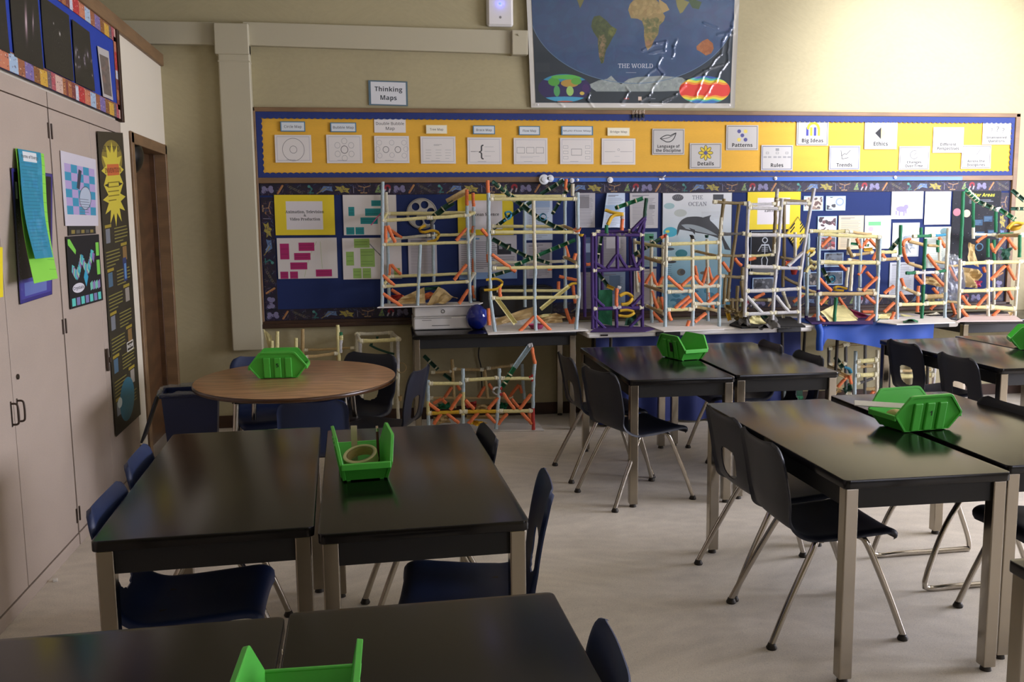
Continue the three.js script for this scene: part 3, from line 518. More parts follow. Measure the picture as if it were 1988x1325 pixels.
const capCell = (title, blueEdge) => cellOf(200, title.length > 12 ? 110 : 90, (g, w, h) => { fillC(g, blueEdge ? '#4c7f9c' : '#f1e7b8', 0, 0, w, h); const b = blueEdge ? 9 : 8; fillC(g, blueEdge ? '#d8dfe2' : '#f1ecd6', b, b, w - 2 * b, h - 2 * b); const o = { font: 'sans-serif', col: '#333' }; if (title === 'Double Bubble Map') { fillC(g, '#e9e4de', 0, 0, w, h); write(g, 'Double Bubble', w / 2, h * 0.4, 27, o); write(g, 'Map', w / 2, h * 0.72, 30, o); } else write(g, title, w / 2, h * 0.52, title.length > 12 ? 25 : 30, o); });
const maps = [
  ['Circle Map', 1, [-0.664, 2.318, -0.385, 2.105], [-0.616, 2.421, -0.427, 2.343]], ['Bubble Map', 1, [-0.269, 2.32, 0.008, 2.1], [-0.234, 2.415, -0.033, 2.341]],
  ['Double Bubble Map', 0, [0.104, 2.313, 0.379, 2.1], [0.108, 2.457, 0.356, 2.339]], ['Tree Map', 0, [0.47, 2.311, 0.751, 2.096], [0.517, 2.4, 0.685, 2.332]],
  ['Brace Map', 1, [0.847, 2.304, 1.125, 2.091], [0.894, 2.398, 1.073, 2.329]], ['Flow Map', 1, [1.225, 2.301, 1.505, 2.091], [1.269, 2.396, 1.443, 2.323]],
  ['Multi-Flow Map', 1, [1.61, 2.303, 1.892, 2.091], [1.619, 2.398, 1.887, 2.324]], ['Bridge Map', 0, [1.961, 2.3, 2.249, 2.086], [2.009, 2.387, 2.198, 2.321]],
];
const mapWords = { 'Circle Map': 'two rings one inside the other', 'Bubble Map': 'a ring among six bubbles', 'Double Bubble Map': 'two bold rings among bubbles', 'Tree Map': 'columns of short lines', 'Brace Map': 'one tall curly brace', 'Flow Map': 'three boxes in a row', 'Multi-Flow Map': 'one box between small boxes', 'Bridge Map': 'a thin horizontal line' };
for (const [title, edge, r, c] of maps) {
  pinned('diagram_sheet', `white sheet with ${mapWords[title]} on the yellow strip`, 'paper', r, mapPaper(title), { group: 'diagram sheets on the yellow strip' });
  pinned('caption_card', `small handwritten caption card reading ${title}${edge ? ' with a blue edge' : ''}`, 'card', c, capCell(title, edge), { group: 'caption cards on the yellow strip', z: title === 'Double Bubble Map' ? 0.029 : 0.034, curlK: 0.002 });
}
// icon cards
const icons = {
  'Language of the Discipline': (g, w, h) => { g.strokeStyle = '#222'; g.lineWidth = 5; g.beginPath(); g.moveTo(w * 0.25, h * 0.38); g.quadraticCurveTo(w * 0.42, h * 0.2, w * 0.56, h * 0.27); g.quadraticCurveTo(w * 0.66, h * 0.19, w * 0.73, h * 0.17); g.quadraticCurveTo(w * 0.66, h * 0.56, w * 0.42, h * 0.5); g.closePath(); g.stroke(); g.lineWidth = 3; g.beginPath(); g.moveTo(w * 0.25, h * 0.38); g.quadraticCurveTo(w * 0.5, h * 0.42, w * 0.73, h * 0.17); g.stroke(); },
  Details: (g, w, h) => { for (let i = 0; i < 8; i++) { g.save(); g.translate(w / 2, h * 0.38); g.rotate(i * Math.PI / 4); g.fillStyle = '#d8c03c'; g.strokeStyle = '#222'; g.lineWidth = 3; g.beginPath(); g.ellipse(0, -h * 0.17, h * 0.06, h * 0.12, 0, 0, 7); g.fill(); g.stroke(); g.restore(); } g.fillStyle = '#54558c'; g.beginPath(); g.arc(w / 2, h * 0.38, h * 0.075, 0, 7); g.fill(); },
  Patterns: (g, w, h) => { const d = [['#54558c', 0.4, 0.25], ['#e0cc62', 0.6, 0.25], ['#54558c', 0.5, 0.41], ['#e0cc62', 0.4, 0.58], ['#54558c', 0.6, 0.58]]; for (const [c, x, y] of d) { g.fillStyle = c; g.beginPath(); g.arc(w * x, h * y, h * 0.075, 0, 7); g.fill(); } },
  Rules: (g, w, h) => { fillC(g, '#8e8e8e', w * 0.45, h * 0.13, w * 0.11, h * 0.1); for (const x of [0.19, 0.5, 0.8]) { boxl(g, w * x - 8, h * 0.28, 18, 12, '#888', 3); for (const s of [-1, 1]) fillC(g, '#9c9c9c', w * x + s * w * 0.07 - 10, h * 0.44, 24, 12); } },
  'Big Ideas': (g, w, h) => { for (const [x, c] of [[0.3, '#3d3f96'], [0.42, '#e6c82c'], [0.54, '#3d3f96'], [0.66, '#e6c82c']]) fillC(g, c, w * x, h * 0.26, w * 0.07, h * 0.34); g.strokeStyle = '#e6c82c'; g.lineWidth = 18; g.beginPath(); g.arc(w * 0.52, h * 0.3, w * 0.16, Math.PI, 0); g.stroke(); },
  Trends: (g, w, h) => { g.strokeStyle = '#444'; g.lineWidth = 4; g.beginPath(); g.moveTo(w * 0.38, h * 0.2); g.lineTo(w * 0.42, h * 0.55); g.lineTo(w * 0.62, h * 0.5); g.stroke(); g.beginPath(); g.moveTo(w * 0.4, h * 0.42); g.lineTo(w * 0.5, h * 0.33); g.lineTo(w * 0.56, h * 0.36); g.lineTo(w * 0.68, h * 0.2); g.stroke(); },
  Ethics: (g, w, h) => { g.fillStyle = '#1d1d22'; g.beginPath(); g.moveTo(w * 0.5, h * 0.18); g.lineTo(w * 0.32, h * 0.4); g.lineTo(w * 0.5, h * 0.62); g.fill(); g.fillStyle = '#efe08a'; g.beginPath(); g.moveTo(w * 0.5, h * 0.18); g.lineTo(w * 0.66, h * 0.4); g.lineTo(w * 0.5, h * 0.62); g.fill(); },
  'Changes Over Time': (g, w, h) => { g.strokeStyle = '#5c5c5c'; g.lineWidth = 4; g.beginPath(); g.arc(w * 0.5, h * 0.36, h * 0.17, 0.6, 5.2); g.stroke(); g.beginPath(); g.moveTo(w * 0.5, h * 0.36); g.lineTo(w * 0.56, h * 0.28); g.stroke(); },
  'Different Perspectives': (g, w, h) => { ring(g, w * 0.6, h * 0.4, 5, '#aaa', 3); lines(g, w * 0.35, h * 0.33, w * 0.2, 2, 8, '#d0d0d0'); },
  'Across the Disciplines': (g, w, h) => { g.strokeStyle = '#666'; g.lineWidth = 4; g.beginPath(); g.moveTo(w * 0.5, h * 0.42); g.lineTo(w * 0.62, h * 0.2); g.stroke(); lines(g, w * 0.3, h * 0.36, w * 0.2, 2, 7, '#d4d4d4'); },
  'Unanswered Questions': (g, w, h) => { for (const [x, y, s] of [[0.32, 0.36, 44], [0.52, 0.3, 58], [0.72, 0.36, 52]]) write(g, '?', w * x, h * y, s, { col: '#333' }); },
};
const iconCell = (title) => cellOf(230, 178, (g, w, h) => {
  fillC(g, '#c2c0bc', 0, 0, w, h); if (!['Unanswered Questions', 'Ethics', 'Different Perspectives'].includes(title)) boxl(g, 10, 10, w - 20, h - 20, title === 'Rules' || title === 'Trends' ? '#3c4470' : '#55524c', 3);
  icons[title](g, w, h); const o = { bold: true, col: '#141414' };
  const small2 = { 'Language of the Discipline': ['Language of', 'the Discipline'], 'Changes Over Time': ['Changes', 'Over Time'], 'Different Perspectives': ['Different', 'Perspectives'], 'Across the Disciplines': ['Across the', 'Disciplines'], 'Unanswered Questions': ['Unanswered', 'Questions'] }[title];
  if (small2) { write(g, small2[0], w / 2, h * 0.67, 27, o); write(g, small2[1], w / 2, h * 0.83, 27, o); } else write(g, title, w / 2, h * 0.8, 36, o);
});
const iconCards = [
  ['Language of the Discipline', 'a pair of lips', [2.393, 2.381, 2.673, 2.167]], ['Details', 'a yellow daisy', [2.721, 2.264, 3.002, 2.051]], ['Patterns', 'five dots', [3.04, 2.414, 3.325, 2.206]],
  ['Rules', 'small grey boxes', [3.356, 2.249, 3.642, 2.037]], ['Big Ideas', 'blue and yellow pillars', [3.671, 2.452, 3.961, 2.246]], ['Trends', 'a rising line', [3.975, 2.246, 4.26, 2.04]],
  ['Ethics', 'a black and yellow diamond', [4.296, 2.443, 4.6, 2.216]], ['Changes Over Time', 'a faint round arrow', [4.628, 2.243, 4.918, 2.039]], ['Different Perspectives', 'almost no drawing', [4.943, 2.407, 5.237, 2.186]],
  ['Across the Disciplines', 'a short slanted stroke', [5.224, 2.253, 5.511, 2.047]], ['Unanswered Questions', 'three question marks', [5.417, 2.449, 5.695, 2.258]],
];
for (const [title, w2, r] of iconCards) pinned('icon_card', `white card with ${w2} above the words ${title}`, 'card', r, iconCell(title), { group: 'icon cards on the yellow strip', z: 0.0305, tilt: 0.01 * (rnd() - 0.3) });

// ---------------------------------------------------------------- sheets on the blue field
const subject = (a, b) => cellOf(330, 216, (g, w, h) => { fillC(g, '#e3cc2b', 0, 0, w, h); fillC(g, '#dcd8da', w * 0.19, h * 0.16, w * 0.61, h * 0.7); const o = { font: 'serif', bold: true }; if (b) { write(g, a, w / 2, h * 0.42, 19, o); write(g, '&', w / 2, h * 0.51, 17, o); write(g, b, w / 2, h * 0.6, 19, o); } else write(g, a, w / 2, h * 0.5, 22, o); });
const z2 = 0.0245;
const lower = (name, label, cat, r, cell, o = {}) => pinned(name, label, cat, r, cell, { z: z2, ...o });
lower('subject_card', 'yellow card framing white text in the upper corner beside the film reel board end', 'card', [-0.688, 1.854, -0.225, 1.538], subject('Animation, Television', 'Video Production'), { tilt: -0.006 });
lower('subject_card', 'yellow card with white text reading Ocean Science behind two models', 'card', [0.759, 1.853, 1.217, 1.52], subject('Ocean Science'));
lower('subject_card', 'yellow card with white text behind the silver tower', 'card', [3.245, 1.856, 3.728, 1.536], subject('Electricity'));
const sticky = (col, rects, extra) => cellOf(330, 216, (g, w, h) => { fillC(g, '#d6d1cc', 0, 0, w, h); extra?.(g, w, h); for (const [x, y, a, b] of rects) { fillC(g, col, x * w, y * h, a * w, b * h); g.strokeStyle = 'rgba(20,30,30,0.35)'; g.lineWidth = 2; for (let i = 1; i < 3; i++) { g.beginPath(); g.moveTo((x + 0.015) * w, (y + b * i / 3) * h); g.lineTo((x + a * 0.85) * w, (y + b * i / 3) * h); g.stroke(); } } });
lower('note_chart', 'white chart with teal paper notes', 'chart', [-0.157, 1.851, 0.265, 1.532], sticky('#1d8588', [[0.1, 0.3, 0.11, 0.22], [0.53, 0.14, 0.18, 0.14], [0.41, 0.34, 0.3, 0.18], [0.32, 0.56, 0.32, 0.16], [0.05, 0.8, 0.15, 0.18], [0.22, 0.8, 0.16, 0.18]]), { tilt: -0.004 });
lower('note_chart', 'white chart with magenta paper notes', 'chart', [-0.682, 1.516, -0.216, 1.193], sticky('#a82064', [[0.05, 0.14, 0.15, 0.38], [0.36, 0.12, 0.26, 0.2], [0.28, 0.37, 0.27, 0.17], [0.21, 0.6, 0.28, 0.17], [0.04, 0.82, 0.13, 0.17], [0.2, 0.82, 0.13, 0.17], [0.63, 0.78, 0.27, 0.17]], (g, w, h) => { g.strokeStyle = '#b8c29c'; g.lineWidth = 3; g.beginPath(); g.moveTo(w * 0.72, h * 0.1); g.lineTo(w * 0.74, h * 0.75); g.stroke(); g.beginPath(); g.moveTo(w * 0.66, h * 0.1); g.quadraticCurveTo(w * 0.5, h * 0.5, w * 0.44, h * 0.95); g.stroke(); }), { tilt: -0.004 });
lower('note_chart', 'white chart with light green paper notes', 'chart', [-0.173, 1.509, 0.297, 1.178], sticky('#90b45c', [[0.2, 0.02, 0.26, 0.22], [0.3, 0.26, 0.24, 0.24], [0.06, 0.33, 0.13, 0.33], [0.3, 0.5, 0.24, 0.2], [0.17, 0.73, 0.14, 0.24], [0.33, 0.73, 0.14, 0.24], [0.86, 0.74, 0.1, 0.2]]), { tilt: -0.003 });
const article = (tone, seedN, pic) => cellOf(230, 280, (g, w, h) => { fillC(g, tone, 0, 0, w, h); write(g, '', 0, 0, 4); lines(g, w * 0.1, h * 0.07, w * 0.6, 2, 9, '#6f6f78', 5); if (pic) { fillC(g, pic[0], w * pic[1], h * pic[2], w * pic[3], h * pic[4]); } lines(g, w * 0.1, h * 0.16, w * 0.8, 20, h * 0.04, 'rgba(95,95,105,0.7)', 3); if (pic) fillC(g, pic[0], w * pic[1], h * pic[2], w * pic[3], h * pic[4]); });
lower('article_sheet', 'printed sheet under the film reel inside the first model', 'paper', [0.351, 1.502, 0.583, 1.202], article('#c4c0c4', 1), { tilt: -0.01 });
lower('article_sheet', 'printed sheet with a dark square picture and blue foot behind the second model', 'paper', [0.761, 1.517, 1.243, 1.159], cellOf(330, 260, (g, w, h) => { fillC(g, '#c2c0c6', 0, 0, w, h); lines(g, 16, 20, w * 0.5, 1, 8, '#4c84b0', 8); lines(g, 16, 40, w * 0.62, 15, 11, 'rgba(90,90,100,0.7)', 4); fillC(g, '#2a2c34', w * 0.66, h * 0.2, w * 0.24, h * 0.24); fillC(g, '#8f8f96', w * 0.69, h * 0.22, w * 0.06, h * 0.1); lines(g, w * 0.66, h * 0.5, w * 0.3, 6, 13, 'rgba(90,90,100,0.7)', 4); fillC(g, '#7f9cc4', 0, h * 0.84, w, h * 0.16); }));
lower('article_sheet', 'pale blue sheet with columns behind the middle pole of the second model', 'paper', [1.323, 1.8, 1.545, 1.473], article('#bccadb', 3, ['#8fa4c0', 0.1, 0.02, 0.8, 0.16]));
lower('article_sheet', 'grey sheet low behind the second model', 'paper', [1.324, 1.451, 1.539, 1.157], article('#b5b2ba', 4, ['#76767e', 0.55, 0.2, 0.36, 0.3]));
lower('sleeve_sheet', 'grey sheet in a clear shiny sleeve beside the second model', 'plastic sleeve', [1.739, 1.856, 1.905, 1.571], article('#b4b2b6', 5, ['#7e7c80', 0.1, 0.1, 0.6, 0.34]), { gloss: true, curlK: 0.012 });
{ // sheet whose outer corner hangs free
  const cell = article('#b9c9dc', 6, ['#8aa6c4', 0, 0.35, 1, 0.2]), p = [2.006, 1.854, 2.163, 1.563], q = [1.945, 1.566];
  const g = sheetGeo([[p[0], p[1], 0.035], [p[2], p[1], 0.028], [p[2], p[3], 0.03], [q[0], q[1], 0.11]], cell, { bow: (s, t) => 0.02 * Math.sin(s * 3.1) * t }); solo('loose_sheet', g, cell.a.gloss, 'pale blue shiny sheet with one corner swinging free above the purple model', 'paper');
}
lower('sleeve_sheet', 'grey sheet with two small pictures in a sleeve above the purple model', 'plastic sleeve', [2.206, 1.853, 2.45, 1.56], article('#bab8ba', 7, ['#7b7a7c', 0.68, 0.34, 0.2, 0.12]), { gloss: true, curlK: 0.01 });
lower('picture_card', 'blue picture card seen past the edge of the purple model', 'picture', [1.808, 1.491, 1.883, 1.237], article('#4d6290', 8, ['#9fb4d0', 0.1, 0.2, 0.7, 0.3]));
lower('sleeve_sheet', 'grey sheet with a pale square inside the upper storey of the purple model', 'plastic sleeve', [1.932, 1.498, 2.173, 1.24], article('#9d9a9e', 9, ['#c2c0c4', 0.3, 0.04, 0.5, 0.36]), { gloss: true, curlK: 0.01 });
lower('picture_card', 'blue-grey picture inside the middle storey of the purple model', 'picture', [1.937, 1.197, 2.17, 0.883], article('#8194a8', 10, ['#5a7088', 0.4, 0.1, 0.4, 0.5]));
lower('article_sheet', 'grey sheet between the second and the purple model', 'paper', [1.781, 1.2, 1.883, 0.89], article('#8a868c', 11));
lower('picture_card', 'blue and green picture between the purple and the orange-braced model', 'picture', [2.297, 1.527, 2.444, 1.235], article('#88a2b0', 12, ['#4d8c6c', 0.2, 0.05, 0.6, 0.2]));
lower('article_sheet', 'beige sheet low behind the edge of the orange-braced model', 'paper', [2.245, 1.217, 2.442, 0.92], article('#b3aca6', 13));

{ // ocean poster
  const cell = cellOf(520, 880, (g, w, h) => {
    fillC(g, '#cfd2d4', 0, 0, w, h);
    const band = g.createLinearGradient(0, 0, 0, h); band.addColorStop(0, '#d2d3d4'); band.addColorStop(0.36, '#b9c6cc'); band.addColorStop(0.5, '#8fb4c2'); band.addColorStop(1, '#4b88a4'); g.fillStyle = band; g.fillRect(0, 0, w, h);
    boxl(g, 3, 3, w - 6, h - 6, '#2c2c30', 6);
    write(g, 'THE', w * 0.5, h * 0.045, 40, { font: 'serif', col: '#3a3f4c' }); write(g, 'OCEAN', w * 0.5, h * 0.1, 40, { font: 'serif', col: '#3a3f4c' });
    const blob = (c, x, y, a, b) => { g.fillStyle = c; g.beginPath(); g.ellipse(x * w, y * h, a * w, b * h, 0, 0, 7); g.fill(); };
    blob('#3f4045', 0.22, 0.045, 0.08, 0.028); for (let i = 0; i < 5; i++) { g.strokeStyle = '#8d8f94'; g.lineWidth = 2; g.beginPath(); g.moveTo(w * (0.15 + i * 0.03), h * 0.05); g.lineTo(w * (0.17 + i * 0.03), h * 0.025); g.stroke(); }
    blob('#8fb0b2', 0.1, 0.115, 0.075, 0.026); blob('#a9b0aa', 0.26, 0.175, 0.09, 0.032); blob('#20a0b8', 0.12, 0.335, 0.1, 0.042); blob('#d0c83c', 0.08, 0.33, 0.03, 0.012); fillC(g, '#2a2e34', w * 0.72, h * 0.02, w * 0.15, h * 0.045); lines(g, w * 0.56, h * 0.17, w * 0.3, 6, 11, '#a9adb2', 3);
    // dolphin
    g.fillStyle = '#22262a'; g.beginPath(); g.moveTo(w * 0.215, h * 0.37); g.quadraticCurveTo(w * 0.19, h * 0.24, w * 0.36, h * 0.21); g.quadraticCurveTo(w * 0.5, h * 0.2, w * 0.58, h * 0.215); g.lineTo(w * 0.7, h * 0.195); g.quadraticCurveTo(w * 0.66, h * 0.22, w * 0.69, h * 0.245); g.quadraticCurveTo(w * 0.84, h * 0.32, w * 0.9, h * 0.41); g.lineTo(w * 0.99, h * 0.5); g.lineTo(w * 0.9, h * 0.49); g.lineTo(w * 0.86, h * 0.41); g.quadraticCurveTo(w * 0.7, h * 0.36, w * 0.5, h * 0.345); g.quadraticCurveTo(w * 0.33, h * 0.32, w * 0.25, h * 0.315); g.quadraticCurveTo(w * 0.235, h * 0.35, w * 0.215, h * 0.37); g.fill();
    g.fillStyle = '#8b979c'; g.beginPath(); g.moveTo(w * 0.27, h * 0.275); g.quadraticCurveTo(w * 0.5, h * 0.25, w * 0.8, h * 0.37); g.quadraticCurveTo(w * 0.6, h * 0.35, w * 0.34, h * 0.31); g.fill(); g.fillStyle = '#1b1f22'; g.beginPath(); g.moveTo(w * 0.38, h * 0.3); g.lineTo(w * 0.47, h * 0.36); g.lineTo(w * 0.47, h * 0.32); g.fill();
    blob('#15707a', 0.28, 0.52, 0.085, 0.035); blob('#26303a', 0.11, 0.48, 0.07, 0.012); blob('#2a3a5c', 0.1, 0.445, 0.07, 0.014); blob('#20242a', 0.13, 0.59, 0.08, 0.012); blob('#5d5a4c', 0.28, 0.68, 0.06, 0.03); blob('#3d3f40', 0.3, 0.68, 0.035, 0.022); blob('#5a4a3a', 0.6, 0.69, 0.05, 0.014); blob('#5c4038', 0.6, 0.77, 0.05, 0.012); blob('#8a5a3c', 0.26, 0.8, 0.03, 0.03);
    lines(g, w * 0.03, h * 0.62, w * 0.12, 12, 15, '#3c5a6c', 3); for (let i = 0; i < 30; i++) blob(['#35607a', '#2c7088', '#6fa4b4'][i % 3], rnd(), 0.84 + rnd() * 0.14, 0.02 + rnd() * 0.04, 0.01 + rnd() * 0.015);
  });
  lower('ocean_poster', 'tall pale poster with a leaping dolphin titled THE OCEAN', 'poster', [2.487, 1.856, 3.109, 0.868], cell, { gloss: true, curlK: 0.004 });
}
lower('figure_card', 'black card with a white skeleton-like figure behind the silver tower', 'picture', [3.276, 1.529, 3.545, 1.144], cellOf(220, 330, (g, w, h) => { fillC(g, '#0d1118', 0, 0, w, h); boxl(g, 8, 8, w - 16, h - 16, '#8fa0b8', 4); g.strokeStyle = '#c4cbd4'; g.lineWidth = 7; ring(g, w * 0.5, h * 0.22, 18, '#c4cbd4', 7); g.beginPath(); g.moveTo(w * 0.5, h * 0.3); g.lineTo(w * 0.5, h * 0.52); g.moveTo(w * 0.28, h * 0.46); g.lineTo(w * 0.4, h * 0.32); g.lineTo(w * 0.62, h * 0.32); g.lineTo(w * 0.7, h * 0.46); g.moveTo(w * 0.5, h * 0.52); g.lineTo(w * 0.4, h * 0.64); g.lineTo(w * 0.42, h * 0.82); g.moveTo(w * 0.5, h * 0.52); g.lineTo(w * 0.6, h * 0.66); g.lineTo(w * 0.56, h * 0.82); g.stroke(); for (let i = 0; i < 4; i++) { g.lineWidth = 4; g.beginPath(); g.moveTo(w * 0.4, h * (0.34 + i * 0.04)); g.lineTo(w * 0.6, h * (0.34 + i * 0.04)); g.stroke(); } fillC(g, '#6c6e70', w * 0.1, h * 0.85, w * 0.8, h * 0.1); }));
const photoCell = (bg, f) => cellOf(170, 130, (g, w, h) => { fillC(g, '#a8c8ea', 0, 0, w, h); fillC(g, bg, 9, 9, w - 18, h - 18); g.save(); g.beginPath(); g.rect(9, 9, w - 18, h - 18); g.clip(); f(g, w, h); g.restore(); });
const blobs = (cols, n, s) => (g, w, h) => { let q = s; const r = () => { q = (q * 16807) % 2147483647; return q / 2147483647; }; for (let i = 0; i < n; i++) { g.fillStyle = cols[i % cols.length]; g.beginPath(); g.ellipse(r() * w, r() * h, 6 + r() * 22, 5 + r() * 16, r() * 3, 0, 7); g.fill(); } };
const ph = (label, r, cell) => lower('photo_print', label, 'photo', r, cell, { group: 'blue-edged photos on the board', gloss: true });
ph('blue-edged photo with brown rubble, topmost beside the silver tower', [3.757, 1.818, 3.937, 1.693], photoCell('#c3b6a8', blobs(['#5b4038', '#8d7868', '#3d3436', '#d8cdc4'], 26, 31)));
ph('blue-edged photo with dark blots beside a pale crescent', [3.962, 1.817, 4.144, 1.692], photoCell('#b9c6d6', (g, w, h) => { blobs(['#1d1c20', '#2c2a30'], 8, 77)(g, w * 0.5, h); ring(g, w * 0.7, h * 0.4, 30, '#7f90a8', 12); }));
ph('blue-edged photo with dark red branches, middle one of the column', [3.891, 1.645, 4.068, 1.519], photoCell('#d6cfd2', blobs(['#3a2024', '#5c3438', '#241418'], 18, 91)));
ph('blue-edged photo with reddish leaves, just under the model top rail', [3.892, 1.468, 4.07, 1.349], photoCell('#6c5c60', blobs(['#7c3038', '#b0565c', '#3a2a30', '#d8b8b4'], 22, 53)));
ph('blue-edged grey photo of standing figures', [3.964, 1.328, 4.143, 1.204], photoCell('#76808c', blobs(['#2e323a', '#565c66', '#9aa2ac'], 18, 65)));
ph('blue-edged photo with a teal ring', [3.985, 1.166, 4.144, 1.046], photoCell('#54606c', (g, w, h) => { blobs(['#2c3036', '#7c8088'], 12, 22)(g, w, h); ring(g, w * 0.35, h * 0.6, 26, '#3fb0b8', 9); }));
ph('blue-edged dark photo half hidden by the yellow curl model', [3.778, 1.161, 3.912, 1.037], photoCell('#3c4048', blobs(['#1c1e22', '#6c5c50', '#8f8a84'], 16, 15)));
ph('blue-edged grey photo below the white figure card', [3.305, 1.122, 3.502, 0.992], photoCell('#4c4f58', blobs(['#22242a', '#70747c', '#8c9098'], 18, 19)));
lower('note_sheet', 'cream typed sheet on the blue field', 'paper', [4.087, 1.648, 4.322, 1.354], article('#d9caa8', 14), {});
lower('note_sheet', 'white sheet with a green stripe and lilac spot', 'paper', [4.334, 1.645, 4.581, 1.355], cellOf(200, 280, (g, w, h) => { fillC(g, '#dfe4e2', 0, 0, w, h); fillC(g, '#6cc47c', w * 0.14, h * 0.18, w * 0.48, h * 0.12); g.fillStyle = '#b9a4c8'; g.beginPath(); g.arc(w * 0.24, h * 0.4, 20, 0, 7); g.fill(); lines(g, w * 0.15, h * 0.5, w * 0.7, 10, 12, '#b5bab8', 3); }));
lower('drawing_sheet', 'white sheet with a purple animal drawing near its foot', 'drawing', [4.578, 1.853, 4.88, 1.613], cellOf(260, 230, (g, w, h) => { fillC(g, '#e6e6ea', 0, 0, w, h); g.fillStyle = '#8e86b4'; g.beginPath(); g.ellipse(w * 0.32, h * 0.64, 44, 24, 0.1, 0, 7); g.fill(); for (const [x, y] of [[0.16, 0.78], [0.26, 0.82], [0.4, 0.82], [0.46, 0.74]]) { g.fillRect(w * x - 6, h * y - 20, 13, 34); } g.beginPath(); g.arc(w * 0.46, h * 0.56, 20, 0, 7); g.fill(); boxl(g, 4, 4, w - 8, h - 8, '#bfc0cc', 3); }));
lower('drawing_sheet', 'tall white sheet with a faint pencil drawing', 'drawing', [4.898, 1.851, 5.147, 1.561], cellOf(210, 280, (g, w, h) => { fillC(g, '#e2e3e8', 0, 0, w, h); g.globalAlpha = 0.25; blobs(['#9a9aa4', '#b4b4bc'], 14, 71)(g, w, h); g.globalAlpha = 1; }));
lower('drawing_sheet', 'white sheet with a grey sketch behind the green-posted model', 'drawing', [4.6, 1.58, 4.857, 1.282], cellOf(210, 280, (g, w, h) => { fillC(g, '#cdd2d6', 0, 0, w, h); g.globalAlpha = 0.5; g.save(); g.translate(w * 0.25, h * 0.4); blobs(['#6c7884', '#8d98a4', '#55606c'], 12, 88)(g, w * 0.6, h * 0.5); g.restore(); g.globalAlpha = 1; boxl(g, 10, 10, w - 20, h - 20, '#a4b4ac', 4); }));
lower('drawing_sheet', 'pale green sheet in the top of the green-posted model', 'drawing', [4.909, 1.541, 5.163, 1.176], cellOf(210, 300, (g, w, h) => { fillC(g, '#c8d0c6', 0, 0, w, h); g.fillStyle = '#6f8c90'; g.beginPath(); g.ellipse(w * 0.75, h * 0.12, 34, 26, 0, 0, 7); g.fill(); lines(g, w * 0.1, h * 0.3, w * 0.7, 12, 13, '#a4aca4', 3); }));
lower('drawing_sheet', 'grey sheet low between two models under the green-striped sheet', 'drawing', [4.587, 1.232, 4.824, 0.944], article('#bcc0c6', 15));
{ // dark astronomy poster
  const cell = cellOf(330, 480, (g, w, h) => { fillC(g, '#10131c', 0, 0, w, h); write(g, 'Star Areas', w * 0.62, h * 0.06, 32, { col: '#e0dc3c', style: 'italic', bold: true }); lines(g, w * 0.35, h * 0.13, w * 0.5, 3, 10, '#8a8f98', 4); for (let i = 0; i < 160; i++) { g.fillStyle = ['#dfe3ee', '#7d9ab8', '#c86c88', '#4c6c94'][i % 4]; g.globalAlpha = 0.4 + rnd() * 0.5; const r = rnd() * 2.4; g.beginPath(); g.arc(rnd() * w, rnd() * h, r, 0, 7); g.fill(); } g.globalAlpha = 1; g.fillStyle = '#b8707c'; g.beginPath(); g.arc(w * 0.1, h * 0.3, 26, 0, 7); g.fill(); g.fillStyle = '#d8c0a4'; g.beginPath(); g.arc(w * 0.3, h * 0.32, 26, 0, 7); g.fill(); for (const [x, y] of [[0.55, 0.45], [0.75, 0.4], [0.6, 0.62], [0.85, 0.6]]) { fillC(g, '#2c4a66', x * w - 30, y * h - 20, 60, 40); lines(g, x * w - 24, y * h - 10, 48, 3, 10, '#6f8ca4', 2); } ring(g, w * 0.6, h * 0.8, 24, '#4c7894', 8); });
  lower('astronomy_poster', 'dark star poster with a small yellow title near the board end', 'poster', [5.166, 1.854, 5.638, 1.232], cell, {});
}
{ // yellow and black hazard diamond
  const cell = cellOf(200, 200, (g, w, h) => { fillC(g, '#e8c92a', 0, 0, w, h); g.save(); g.translate(w / 2, h / 2); g.rotate(Math.PI / 4); g.strokeStyle = '#15140f'; g.lineWidth = 12; for (let i = -3; i < 4; i++) { if (Math.abs(i) < 1) continue; g.beginPath(); g.moveTo(i * 30 - 20, -86); g.lineTo(i * 30 + 20, -40); g.moveTo(i * 30 - 20, 40); g.lineTo(i * 30 + 20, 86); g.stroke(); } g.restore(); boxl(g, 6, 6, w - 12, h - 12, '#15140f', 5); });
  const a = [3.706, 1.647], b = [3.796, 1.505], c2 = [3.705, 1.35], d = [3.601, 1.503];
  solo('hazard_sign', sheetGeo([[...a, 0.03], [...b, 0.03], [...c2, 0.03], [...d, 0.03]], cell, { thick: 0.003, nx: 2, ny: 2 }), cell.a.matte, 'yellow diamond sign with black stripes beside the silver tower', 'sign');
}
